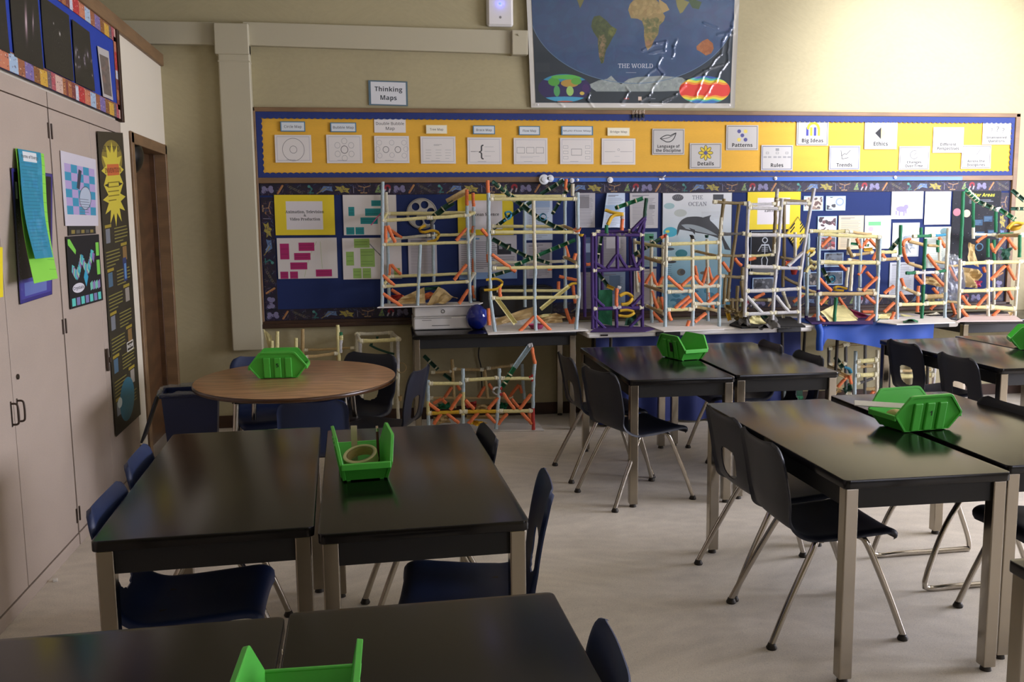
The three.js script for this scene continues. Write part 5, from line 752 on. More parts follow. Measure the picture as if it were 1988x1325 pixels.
side('yellow_sheet', 'bright yellow sheet cut off by the picture edge', 'paper', [3.66, 1.55, 3.424, 1.541, 3.466, 1.337, 3.7, 1.34], cellOf(100, 120, (g, w, h) => { fillC(g, '#f2dc20', 0, 0, w, h); lines(g, 12, 20, 70, 6, 14, '#b8a418', 3); }), {});

// ================================================================ PAPER MARBLE-RUN MODELS
// a folded paper tube of unit length along y, slightly crushed and creased, with open ends
function tubeGeo(seed, round = 0) {
  let s = seed; const r = () => { s = (s * 16807) % 2147483647; return s / 2147483647; };
  const N = round ? 10 : 8, K = 7, pos = [], uv = [], idx = [];
  for (let k = 0; k <= K; k++) {
    const dx = (r() - 0.5) * 0.14 * (k > 0 && k < K), dz = (r() - 0.5) * 0.14 * (k > 0 && k < K), sx = 1 + (r() - 0.5) * 0.16, sz = 1 + (r() - 0.5) * 0.16;
    for (let i = 0; i <= N; i++) { const a = (i % N) / N * Math.PI * 2 + Math.PI / 8, c = Math.cos(a), d = Math.sin(a), f = round ? 0.5 : 0.5 / Math.pow(c ** 6 + d ** 6, 1 / 6); pos.push(c * f * sx + dx, k / K - 0.5, d * f * sz + dz); uv.push(i / N, k / K * 3); }
  }
  for (let k = 0; k < K; k++) for (let i = 0; i < N; i++) { const o = k * (N + 1) + i; idx.push(o, o + N + 1, o + 1, o + 1, o + N + 1, o + N + 2); }
  for (const k of [0, K]) { const cI = pos.length / 3; let ox = 0, oz = 0; pos.push(0, k / K - 0.5 + (k ? -0.002 : 0.002), 0); uv.push(0.5, 0.5); for (let i = 0; i < N; i++) { const o = k * (N + 1) + i; if (k) idx.push(o, cI, o + 1); else idx.push(o, o + 1, cI); } }
  const g = new THREE.BufferGeometry(); g.setAttribute('position', new THREE.Float32BufferAttribute(pos, 3)); g.setAttribute('uv', new THREE.Float32BufferAttribute(uv, 2)); g.setIndex(idx); return toCreasedNormals(g, 0.5);
}
const tubes = [tubeGeo(7), tubeGeo(19), tubeGeo(101)], wraps = [tubeGeo(31), tubeGeo(57)], straws = tubeGeo(77, 1);
function trackGeo(seed) {                                                          // open half-pipe of unit length along y
  const N = 8, K = 6, pos = [], uv = [], idx = []; let s = seed; const r = () => { s = (s * 16807) % 2147483647; return s / 2147483647; };
  for (const side of [0, 1]) for (let k = 0; k <= K; k++) for (let i = 0; i <= N; i++) { const a = -Math.PI * 0.62 + i / N * Math.PI * 1.24, rr = 0.62 - side * 0.12 + (r() - 0.5) * 0.05; pos.push(Math.sin(a) * rr, k / K - 0.5, -Math.cos(a) * rr + 0.2); uv.push(i / N, k / K * 3); }
  const W1 = N + 1, B = W1 * (K + 1); for (let k = 0; k < K; k++) for (let i = 0; i < N; i++) { const o = k * W1 + i; idx.push(o, o + 1, o + W1, o + 1, o + W1 + 1, o + W1, B + o, B + o + W1, B + o + 1, B + o + 1, B + o + W1, B + o + W1 + 1); }
  for (let k = 0; k < K; k++) for (const i of [0, N]) { const o = k * W1 + i; idx.push(o, o + W1, B + o, B + o, o + W1, B + o + W1); }
  const g = new THREE.BufferGeometry(); g.setAttribute('position', new THREE.Float32BufferAttribute(pos, 3)); g.setAttribute('uv', new THREE.Float32BufferAttribute(uv, 2)); g.setIndex(idx); return toCreasedNormals(g, 0.6);
}
const tracks = [trackGeo(5), trackGeo(29)];
let vari = 0;
const UPY = V(0, 1, 0);
function spanned(name, geo, mat, parent, a, b, w, d = w) {
  const A = v3(a), B = v3(b), dir = B.clone().sub(A), len = dir.length(), m = part(name, geo, mat, parent);
  m.position.copy(A).add(B).multiplyScalar(0.5).sub(parent.position); m.scale.set(w, len, d); m.quaternion.setFromUnitVectors(UPY, dir.normalize()); return m;
}
function model(name, label, origin, group = 'paper marble-run models') {
  const t = thing(name, label, 'paper model', origin, 0, group);
  const api = {
    t,
    post(col, ...p) { for (let i = 0; i + 1 < p.length; i += 2) { spanned('post', tubes[vari++ % 3], C[col], t, p[i], p[i + 1], 0.026); } return api; },
    beam(col, a, b, w = 0.02) { w *= 1.18; spanned('beam', tubes[vari++ % 3], C[col], t, a, b, w); const A = v3(a), B = v3(b), L = A.distanceTo(B); if (L > 0.15) for (const k of [0, 1]) { const f = 0.03 / L, p = A.clone().lerp(B, k ? 1 - f : -0.1 * f), q = A.clone().lerp(B, k ? 1 + 0.1 * f : f); spanned('tape_wrap', wraps[vari++ % 2], M.tape, t, p.toArray(), q.toArray(), w * 1.2); } return api; },
    braces(col, ...p) { for (let i = 0; i + 1 < p.length; i += 2) spanned('brace', tubes[vari++ % 3], C[col], t, p[i], p[i + 1], 0.026); return api; },
    track(col, a, b, w = 0.026) { spanned('track', tracks[vari++ % 2], C[col], t, a, b, w); const A = v3(a), B = v3(b), L = A.distanceTo(B); if ('dg'.includes(col) && L > 0.1) for (let q = 0.06; q < L - 0.02; q += 0.075) spanned('tape_wrap', wraps[vari++ % 2], M.tape, t, A.clone().lerp(B, q / L).toArray(), A.clone().lerp(B, (q + 0.009) / L).toArray(), w * 1.32); return api; },
    straw(col, a, b, w = 0.008) { spanned('straw', straws, C[col], t, a, b, w); return api; },
    wrap(col, a, b, w = 0.026) { spanned('tape_wrap', wraps[vari++ % 2], C[col], t, a, b, w); return api; },
    curve(col, pts, w = 0.026) { const c = new THREE.CatmullRomCurve3(pts.map((p) => v3(p).sub(t.position))), n = 18; part('curved_track', sweep(c, [[-w * 0.6, w * 0.4], [-w * 0.5, -w * 0.35], [w * 0.5, -w * 0.35], [w * 0.6, w * 0.4], [w * 0.42, w * 0.3], [w * 0.36, -w * 0.2], [-w * 0.36, -w * 0.2], [-w * 0.42, w * 0.3]], n), C[col], t); return api; },
    ring(col, p, r, w = 0.02, tilt = [0.3, 0, 0]) { const g = new THREE.LatheGeometry([[r, -w], [r + 0.004, -w], [r + 0.006, w], [r + 0.002, w], [r, -w]].map((q) => new THREE.Vector2(...q)), 24); const m = part('paper_ring', g, C[col], t); m.position.copy(v3(p).sub(t.position)); m.rotation.set(...tilt); return api; },
    base(mat, c, h = 0.006) { const sh = new THREE.Shape(c.map((p) => new THREE.Vector2(p[0] - t.position.x, -(Math.max(0.055, p[2]) - t.position.z)))); const g = new THREE.ExtrudeGeometry(sh, { depth: h, bevelEnabled: true, bevelSize: 0.0008, bevelThickness: 0.0008, bevelSegments: 1 }); g.rotateX(-Math.PI / 2); g.translate(0, c[0][1] - t.position.y, 0); part('base_board', metreUV(g, 2), mat, t); return api; },
    flap(col, pts, puff = 0.02) { // crumpled paper piece between four corners
      const [a, b, c2, d] = pts.map((p) => v3(p).sub(t.position)), n = 8, pos = [], uv = [], idx = [], o1 = rnd() * 9, nn = b.clone().sub(a).cross(d.clone().sub(a)).normalize();
      for (let j = 0; j <= n; j++) for (let i = 0; i <= n; i++) { const s = i / n, q = j / n, p = a.clone().lerp(b, s).lerp(d.clone().lerp(c2, s), q).addScaledVector(nn, puff * noise.noise(s * 2.3 + o1, q * 2.1, o1) * 2); pos.push(p.x, p.y, p.z); uv.push(s, q); }
      for (let j = 0; j < n; j++) for (let i = 0; i < n; i++) { const o = j * (n + 1) + i; idx.push(o, o + n + 1, o + 1, o + 1, o + n + 1, o + n + 2); }
      const g = new THREE.BufferGeometry(); g.setAttribute('position', new THREE.Float32BufferAttribute(pos, 3)); g.setAttribute('uv', new THREE.Float32BufferAttribute(uv, 2)); g.setIndex(idx); part('paper_piece', toCreasedNormals(g, 0.4), C[col], t); return api;
    },
    cup(col, p, r, h, tilt = [0, 0, 0]) { const m = part('paper_cup', new THREE.LatheGeometry([[0, 0], [r * 0.62, 0], [r, h], [r * 0.93, h], [r * 0.58, 0.006], [0, 0.006]].map((q) => new THREE.Vector2(...q)), 20), C[col], t); m.position.copy(v3(p).sub(t.position)); m.rotation.set(...tilt); return api; },
    plate(mat, x, y, z, w, h) { part('paper_panel', rbox(w, h, 0.003, 0.001), mat, t).position.set(x - t.position.x, y - t.position.y, z - t.position.z); return api; },
  };
  return api;
}

// --- first model, standing on the printer
model('marble_run', 'open paper model with a blue corner post standing on the white printer', [0.5, 0.972, 0.2])
  .base(M.card, [[0.086, 0.972, 0.371], [0.878, 0.972, 0.331], [0.975, 0.972, -0.232], [0.153, 0.972, -0.14]])
  .post('b', [0.156, 1.942, 0.32], [0.143, 1.576, 0.32], [0.143, 1.576, 0.32], [0.123, 0.974, 0.32], [0.803, 1.752, 0.32], [0.809, 1.354, 0.32], [0.809, 1.354, 0.32], [0.818, 0.99, 0.32], [0.191, 1.634, 0.07], [0.184, 0.975, 0.07], [0.885, 1.746, 0.07], [0.881, 0.988, 0.07], [0.433, 1.457, 0.32], [0.4, 0.979, 0.32], [0.554, 1.61, 0.07], [0.549, 1.148, 0.07])
  .post('e', [0.185, 1.87, 0.07], [0.19, 1.634, 0.07]).post('o', [0.805, 1.879, 0.32], [0.804, 1.757, 0.32], [0.881, 1.861, 0.07], [0.886, 1.751, 0.07])
  .beam('y', [0.147, 1.645, 0.32], [0.517, 1.664, 0.32], 0.022).beam('y', [0.508, 1.662, 0.32], [0.81, 1.679, 0.32], 0.022).beam('y', [0.186, 1.701, 0.07], [0.889, 1.701, 0.07], 0.024)
  .beam('y', [0.142, 1.46, 0.32], [0.821, 1.469, 0.32]).beam('e', [0.198, 1.499, 0.07], [0.532, 1.524, 0.07]).beam('y', [0.542, 1.524, 0.07], [0.886, 1.529, 0.07]).beam('y', [0.133, 1.136, 0.32], [0.811, 1.16, 0.32]).beam('y', [0.204, 1.199, 0.07], [0.881, 1.211, 0.07])
  .beam('y', [0.142, 1.46, 0.32], [0.198, 1.499, 0.07]).beam('y', [0.133, 1.136, 0.32], [0.19, 1.199, 0.07]).beam('y', [0.81, 1.679, 0.32], [0.889, 1.701, 0.07]).beam('e', [0.811, 1.476, 0.32], [0.886, 1.529, 0.07]).beam('e', [0.813, 1.163, 0.32], [0.883, 1.211, 0.07]).beam('y', [0.147, 1.645, 0.32], [0.186, 1.701, 0.07])
  .braces('o', [0.172, 1.605, 0.32], [0.164, 1.476, 0.32], [0.195, 1.584, 0.07], [0.302, 1.506, 0.07], [0.184, 1.605, 0.32], [0.238, 1.475, 0.32], [0.136, 1.223, 0.32], [0.224, 1.141, 0.32], [0.199, 1.298, 0.07], [0.19, 1.184, 0.07], [0.209, 1.294, 0.07], [0.286, 1.212, 0.07], [0.134, 1.08, 0.32], [0.276, 0.976, 0.32], [0.206, 1.093, 0.07], [0.302, 1.028, 0.07], [0.793, 1.296, 0.32], [0.691, 1.175, 0.32], [0.805, 1.097, 0.32], [0.727, 0.987, 0.32], [0.879, 1.332, 0.07], [0.878, 1.187, 0.07], [0.798, 1.578, 0.32], [0.713, 1.484, 0.32], [0.883, 1.594, 0.07], [0.867, 1.506, 0.07], [0.867, 1.111, 0.07], [0.884, 0.996, 0.07])
  .track('d', [0.516, 1.645, 0.195], [0.646, 1.746, 0.195], 0.036).track('d', [0.636, 1.741, 0.195], [0.711, 1.783, 0.195], 0.034).track('k', [0.659, 1.787, 0.195], [0.825, 1.877, 0.195], 0.04)
  .curve('n', [[0.486, 1.606, 0.195], [0.431, 1.57, 0.195], [0.465, 1.55, 0.195], [0.544, 1.563, 0.195], [0.588, 1.539, 0.195], [0.567, 1.49, 0.195], [0.497, 1.473, 0.195]], 0.028)
  .straw('m', [0.142, 1.712, 0.32], [0.056, 1.611, 0.32]).straw('a', [0.042, 1.468, 0.32], [0.129, 1.37, 0.32]).post('a', [0.536, 1.649, 0.195], [0.538, 1.532, 0.195])
  .flap('k', [[0.23, 0.997, 0.32], [0.28, 1.052, 0.32], [0.464, 1.113, 0.195], [0.463, 0.994, 0.32]], 0.03).flap('k', [[0.463, 0.991, 0.32], [0.574, 1.111, 0.195], [0.737, 1.04, 0.195], [0.62, 0.99, 0.32]], 0.03).flap('o', [[0.423, 1.049, 0.195], [0.513, 1.077, 0.195], [0.572, 1.046, 0.195], [0.472, 1.008, 0.195]], 0.03).flap('r', [[0.197, 1.055, 0.195], [0.285, 1.062, 0.195], [0.304, 1.022, 0.195], [0.205, 1.015, 0.195]], 0.02).flap('d', [[0.462, 1.1, 0.07], [0.604, 1.117, 0.07], [0.603, 1.086, 0.07], [0.472, 1.074, 0.07]], 0.02);

// --- second model
model('marble_run', 'tall paper model crossed by green tracks with an orange A-shaped brace at its foot', [1.15, 0.782, 0.35])
  .base(M.card, [[0.902, 0.782, 0.732], [1.687, 0.782, 0.678], [1.738, 0.782, 0.068], [0.951, 0.782, -0.14]])
  .post('b', [0.935, 1.843, 0.6], [0.939, 1.4, 0.6], [0.939, 1.4, 0.6], [0.941, 1.038, 0.6], [0.941, 1.038, 0.6], [0.973, 0.788, 0.6], [1.624, 1.843, 0.6], [1.631, 1.389, 0.6], [1.631, 1.389, 0.6], [1.633, 1.051, 0.6], [1.633, 1.051, 0.6], [1.611, 0.783, 0.6], [1.29, 1.267, 0.6], [1.283, 1.04, 0.6], [1.283, 1.04, 0.6], [1.291, 0.785, 0.6], [1.282, 1.782, 0.2], [1.277, 0.935, 0.2], [1.612, 1.831, 0.2], [1.615, 1.46, 0.2])
  .post('e', [1.281, 1.783, 0.6], [1.289, 1.267, 0.6]).post('o', [0.932, 1.936, 0.6], [0.935, 1.843, 0.6], [1.623, 1.964, 0.2], [1.62, 1.867, 0.2]).post('b', [1.615, 1.46, 0.2], [1.613, 0.916, 0.2], [0.99, 1.734, 0.2], [0.978, 1.367, 0.2]).post('o', [0.978, 1.387, 0.2], [0.981, 1.305, 0.2], [0.982, 0.932, 0.2], [0.984, 0.796, 0.2])
  .beam('y', [0.95, 1.797, 0.6], [1.616, 1.794, 0.6], 0.022).beam('y', [1.005, 1.83, 0.2], [1.616, 1.826, 0.2], 0.024).beam('y', [0.953, 1.549, 0.6], [1.616, 1.542, 0.6], 0.022).beam('y', [1.014, 1.591, 0.2], [1.615, 1.584, 0.2], 0.022).beam('y', [0.962, 1.275, 0.6], [1.63, 1.278, 0.6], 0.022).beam('e', [1.01, 1.299, 0.2], [1.614, 1.302, 0.2]).beam('y', [0.951, 1.048, 0.6], [1.633, 1.041, 0.6], 0.022).beam('y', [1.049, 1.074, 0.2], [1.613, 1.063, 0.2], 0.02)
  .beam('k', [1.602, 1.587, 0.2], [1.616, 1.544, 0.6]).beam('k', [1.607, 1.336, 0.2], [1.627, 1.3, 0.6]).beam('y', [0.948, 1.797, 0.6], [1.005, 1.83, 0.2]).beam('k', [0.951, 1.048, 0.6], [0.991, 1.077, 0.2])
  .post('e', [1.586, 1.907, 0.6], [1.586, 1.815, 0.6])
  .track('d', [0.973, 1.919, 0.6], [1.181, 1.788, 0.4], 0.034).track('d', [1.171, 1.793, 0.4], [1.373, 1.638, 0.4], 0.03).track('d', [1.363, 1.648, 0.4], [1.579, 1.535, 0.4], 0.028).track('d', [1.604, 1.954, 0.2], [1.413, 1.843, 0.2], 0.026).track('d', [1.35, 1.792, 0.2], [1.182, 1.681, 0.2], 0.024).track('d', [1.182, 1.686, 0.2], [1.024, 1.571, 0.2], 0.024)
  .track('d', [1.662, 1.923, 0.2], [1.592, 1.821, 0.2], 0.026).track('d', [1.592, 1.821, 0.2], [1.507, 1.683, 0.2], 0.022).track('d', [0.99, 1.493, 0.4], [1.136, 1.411, 0.4], 0.028).track('d', [1.126, 1.419, 0.4], [1.269, 1.348, 0.4], 0.024).track('d', [1.269, 1.353, 0.4], [1.443, 1.295, 0.4], 0.022).track('g', [1.652, 1.479, 0.4], [1.413, 1.386, 0.4], 0.024).track('g', [1.413, 1.386, 0.4], [1.166, 1.285, 0.4], 0.024).track('d', [1.135, 1.25, 0.4], [0.951, 1.198, 0.4], 0.022)
  .ring('c', [1.355, 1.658, 0.6], 0.022, 0.012, [1.3, 0.2, 0.3]).curve('c', [[1.108, 1.631, 0.2], [1.166, 1.661, 0.2], [1.166, 1.702, 0.2], [1.125, 1.697, 0.2], [1.135, 1.661, 0.2]], 0.02)
  .cup('o', [1.624, 1.546, 0.6], 0.034, 0.022, [0.3, 0, 0.3]).cup('n', [1.648, 1.507, 0.6], 0.026, 0.02)
  .braces('o', [0.956, 1.38, 0.6], [1.083, 1.288, 0.6], [1.078, 1.29, 0.6], [1.137, 1.245, 0.6], [1.285, 0.901, 0.6], [1.163, 0.786, 0.6], [1.295, 0.9, 0.6], [1.408, 0.787, 0.6], [1.012, 1.144, 0.6], [1.016, 1.056, 0.6], [0.88, 1.574, 0.6], [0.924, 1.521, 0.6], [1.607, 1.45, 0.2], [1.644, 1.335, 0.2], [1.61, 1.379, 0.6], [1.595, 1.33, 0.6], [1.563, 1.18, 0.2], [1.708, 1.145, 0.2], [1.558, 1.138, 0.2], [1.557, 1.075, 0.2], [1.676, 1.104, 0.2], [1.697, 0.956, 0.2], [1.616, 0.916, 0.2], [1.664, 0.771, 0.2], [1.691, 0.84, 0.2], [1.664, 0.771, 0.2], [0.923, 0.97, 0.6], [0.927, 0.841, 0.6], [1.428, 1.253, 0.4], [1.459, 1.252, 0.4])
  .curve('n', [[0.909, 1.188, 0.6], [0.993, 1.192, 0.6], [1.034, 1.164, 0.6], [0.997, 1.12, 0.6], [0.893, 1.11, 0.6]], 0.024)
  .track('y', [0.986, 1.047, 0.6], [1.133, 0.845, 0.6], 0.03).track('y', [1.33, 0.954, 0.6], [1.554, 1.128, 0.6], 0.026).curve('n', [[1.578, 1.099, 0.4], [1.62, 1.129, 0.4], [1.661, 1.133, 0.4]], 0.024)
  .flap('k', [[1.017, 0.812, 0.4], [1.007, 0.868, 0.4], [1.327, 0.962, 0.4], [1.337, 0.879, 0.4]], 0.03).flap('k', [[1.347, 0.879, 0.4], [1.493, 0.901, 0.4], [1.577, 0.863, 0.4], [1.368, 0.827, 0.4]], 0.02).flap('k', [[1.378, 0.848, 0.4], [1.545, 0.864, 0.4], [1.545, 0.822, 0.4], [1.389, 0.816, 0.4]], 0.02).flap('y', [[1.348, 0.889, 0.4], [1.452, 0.897, 0.4], [1.462, 0.876, 0.4], [1.358, 0.869, 0.4]], 0.02)
  .cup('m', [1.317, 0.79, 0.494], 0.068, 0.035);

// --- purple model
model('marble_run', 'purple paper tower with a tall side post and a green panel', [2.05, 0.782, 0.38])
  .base(C.p, [[1.688, 0.782, 0.749], [2.09, 0.782, 0.852], [2.272, 0.782, 0.626], [1.872, 0.782, 0.34]], 0.004)
  .post('p', [1.752, 1.527, 0.55], [1.757, 0.764, 0.55], [2.157, 1.551, 0.55], [2.161, 0.752, 0.55], [1.918, 1.532, 0.2], [1.93, 0.786, 0.2], [2.16, 1.529, 0.2], [2.175, 0.779, 0.2], [1.951, 1.525, 0.55], [1.956, 1.244, 0.55], [1.777, 1.518, 0.55], [1.783, 0.788, 0.55], [1.947, 0.96, 0.55], [1.949, 0.758, 0.55], [1.772, 1.514, 0.2], [1.777, 0.842, 0.2])
  .post('d', [2.186, 1.797, 0.55], [2.172, 1.648, 0.55]).post('p', [2.175, 1.657, 0.55], [2.159, 1.532, 0.55])
  .beam('p', [1.752, 1.52, 0.55], [2.163, 1.511, 0.55], 0.022).beam('p', [1.876, 1.537, 0.2], [2.17, 1.539, 0.2], 0.022).beam('p', [1.757, 1.24, 0.55], [2.162, 1.248, 0.55], 0.024).beam('p', [1.762, 0.941, 0.55], [2.164, 0.94, 0.55], 0.024).beam('p', [1.877, 1.228, 0.2], [2.172, 1.243, 0.2], 0.022).beam('p', [2.16, 1.511, 0.55], [2.162, 1.537, 0.2]).beam('p', [2.162, 1.248, 0.55], [2.167, 1.244, 0.2]).beam('p', [1.763, 0.773, 0.55], [2.163, 0.762, 0.55], 0.022)
  .braces('p', [2.175, 1.648, 0.55], [2.067, 1.543, 0.55], [2.177, 1.638, 0.55], [2.117, 1.533, 0.55], [1.752, 1.316, 0.55], [1.859, 1.248, 0.55], [1.947, 1.361, 0.55], [1.872, 1.26, 0.55], [1.962, 1.36, 0.55], [2.028, 1.257, 0.55], [2.164, 1.338, 0.55], [2.099, 1.261, 0.55], [2.073, 1.359, 0.55], [2.104, 1.261, 0.55], [1.757, 1.043, 0.55], [1.846, 0.953, 0.55], [2.166, 1.044, 0.55], [2.07, 0.952, 0.55], [1.757, 0.882, 0.55], [1.873, 0.765, 0.55], [2.162, 0.886, 0.55], [2.041, 0.77, 0.55])
  .track('g', [2.16, 1.797, 0.55], [1.936, 1.722, 0.55], 0.026).curve('n', [[1.856, 1.708, 0.55], [1.916, 1.687, 0.55], [2.006, 1.673, 0.55], [1.916, 1.66, 0.55], [1.876, 1.593, 0.55]], 0.03).post('g', [1.866, 1.593, 0.55], [1.867, 1.528, 0.55]).post('o', [1.994, 1.65, 0.55], [1.989, 1.549, 0.55]).wrap('w', [1.994, 1.664, 0.55], [1.994, 1.638, 0.55], 0.03).wrap('a', [1.832, 1.517, 0.55], [1.916, 1.516, 0.55], 0.026).wrap('a', [1.941, 1.515, 0.55], [2.032, 1.514, 0.55], 0.026)
  .track('d', [1.827, 1.507, 0.55], [1.792, 1.334, 0.55], 0.02).track('d', [2.362, 1.478, 0.375], [2.14, 1.352, 0.375], 0.026).track('o', [2.352, 1.478, 0.375], [2.414, 1.507, 0.375], 0.022).track('d', [1.842, 1.208, 0.375], [1.925, 1.106, 0.375], 0.024).track('n', [1.914, 1.107, 0.375], [1.976, 1.08, 0.375], 0.024)
  .post('o', [1.95, 1.098, 0.55], [1.947, 0.951, 0.55]).wrap('w', [1.953, 1.105, 0.55], [1.983, 1.097, 0.55], 0.028).wrap('w', [1.918, 0.943, 0.55], [1.984, 0.946, 0.55], 0.03).braces('o', [1.788, 1.271, 0.2], [1.829, 1.275, 0.2])
  .curve('n', [[1.974, 1.038, 0.55], [2.029, 1.057, 0.55], [2.075, 1.021, 0.55], [2.045, 0.978, 0.55], [1.989, 0.969, 0.55]], 0.03).curve('n', [[1.969, 0.881, 0.55], [2.04, 0.874, 0.55], [2.091, 0.903, 0.55], [2.03, 0.924, 0.55], [1.974, 0.92, 0.55]], 0.028)
  .flap('g', [[1.847, 1.073, 0.375], [1.961, 1.075, 0.375], [1.962, 0.783, 0.375], [1.848, 0.807, 0.375]], 0.006).flap('d', [[2.07, 0.871, 0.375], [2.164, 0.869, 0.375], [2.186, 0.746, 0.375], [2.061, 0.75, 0.375]], 0.03);

// --- orange-braced model on a white base
model('marble_run', 'pale paper grid model with many orange braces on a white base beside the purple tower', [2.65, 0.782, 0.42])
  .base(M.card, [[2.216, 0.784, 0.43], [2.221, 0.784, 0.902], [2.708, 0.784, 0.885], [2.788, 0.784, 0.211]])
  .post('b', [2.327, 1.26, 0.62], [2.325, 0.755, 0.62], [2.554, 0.912, 0.62], [2.551, 0.758, 0.62], [2.77, 1.193, 0.62], [2.773, 0.759, 0.62], [2.339, 0.932, 0.22], [2.346, 0.755, 0.22], [2.829, 1.025, 0.22], [2.834, 0.763, 0.22]).post('e', [2.329, 1.506, 0.62], [2.327, 1.26, 0.62], [2.54, 1.475, 0.62], [2.554, 0.912, 0.62], [2.767, 1.496, 0.62], [2.77, 1.193, 0.62], [2.334, 1.466, 0.22], [2.339, 0.932, 0.22], [2.814, 1.465, 0.22], [2.829, 1.025, 0.22], [2.191, 1.478, 0.22], [2.22, 1.038, 0.22], [2.435, 1.444, 0.22], [2.439, 1.033, 0.22])
  .beam('y', [2.338, 1.439, 0.62], [2.766, 1.447, 0.62], 0.022).beam('y', [2.339, 1.324, 0.62], [2.768, 1.326, 0.62], 0.022).beam('e', [2.342, 1.065, 0.62], [2.541, 1.068, 0.62], 0.022).beam('e', [2.551, 1.101, 0.62], [2.772, 1.104, 0.62], 0.022).beam('y', [2.343, 0.925, 0.62], [2.543, 0.924, 0.62], 0.022).beam('e', [2.558, 0.966, 0.62], [2.775, 0.964, 0.62], 0.022)
  .beam('y', [2.191, 1.448, 0.22], [2.318, 1.415, 0.62], 0.02).beam('k', [2.197, 1.346, 0.22], [2.319, 1.289, 0.62], 0.022).beam('k', [2.273, 1.094, 0.22], [2.322, 1.065, 0.62], 0.02).beam('k', [2.296, 0.923, 0.22], [2.323, 0.888, 0.62], 0.02).beam('y', [2.356, 1.313, 0.22], [2.819, 1.315, 0.22]).beam('k', [2.71, 1.368, 0.22], [2.763, 1.335, 0.62], 0.018).beam('y', [2.348, 1.087, 0.22], [2.823, 1.077, 0.22]).beam('k', [2.563, 0.946, 0.62], [2.914, 0.866, 0.22])
  .braces('o', [2.341, 1.187, 0.62], [2.464, 1.077, 0.62], [2.539, 1.178, 0.62], [2.458, 1.111, 0.62], [2.56, 1.187, 0.62], [2.628, 1.107, 0.62], [2.76, 1.183, 0.62], [2.684, 1.106, 0.62], [2.336, 1.2, 0.22], [2.385, 1.086, 0.22], [2.342, 1.195, 0.22], [2.284, 1.099, 0.22], [2.443, 1.167, 0.22], [2.396, 1.086, 0.22], [2.82, 1.232, 0.22], [2.784, 1.098, 0.22], [2.826, 1.232, 0.22], [2.866, 1.117, 0.22], [2.712, 1.245, 0.22], [2.735, 1.141, 0.22], [2.521, 1.026, 0.62], [2.405, 0.935, 0.62], [2.537, 1.001, 0.62], [2.456, 0.929, 0.62], [2.562, 1.05, 0.62], [2.625, 0.974, 0.62], [2.763, 1.04, 0.62], [2.676, 0.973, 0.62], [2.338, 1.046, 0.22], [2.393, 0.9, 0.22], [2.209, 1.203, 0.22], [2.236, 1.12, 0.22], [2.35, 0.87, 0.22], [2.437, 0.774, 0.22], [2.349, 0.907, 0.62], [2.375, 0.838, 0.62], [2.662, 0.889, 0.62], [2.57, 0.822, 0.62], [2.524, 0.834, 0.62], [2.504, 0.775, 0.62], [2.829, 1.019, 0.22], [2.847, 0.935, 0.22], [2.424, 0.992, 0.22], [2.446, 0.888, 0.22], [2.869, 0.93, 0.22], [2.881, 0.866, 0.22])
  .track('d', [2.353, 1.479, 0.42], [2.26, 1.421, 0.42], 0.022).wrap('r', [2.312, 1.5, 0.62], [2.332, 1.505, 0.62], 0.026).flap('k', [[2.36, 0.89, 0.22], [2.391, 1.003, 0.22], [2.446, 0.95, 0.22], [2.442, 0.836, 0.22]], 0.02).cup('d', [2.334, 1.476, 0.22], 0.02, 0.02).cup('d', [2.811, 1.475, 0.22], 0.018, 0.024).flap('a', [[2.659, 1.502, 0.22], [2.686, 1.502, 0.22], [2.719, 1.461, 0.22], [2.676, 1.461, 0.22]], 0.02);

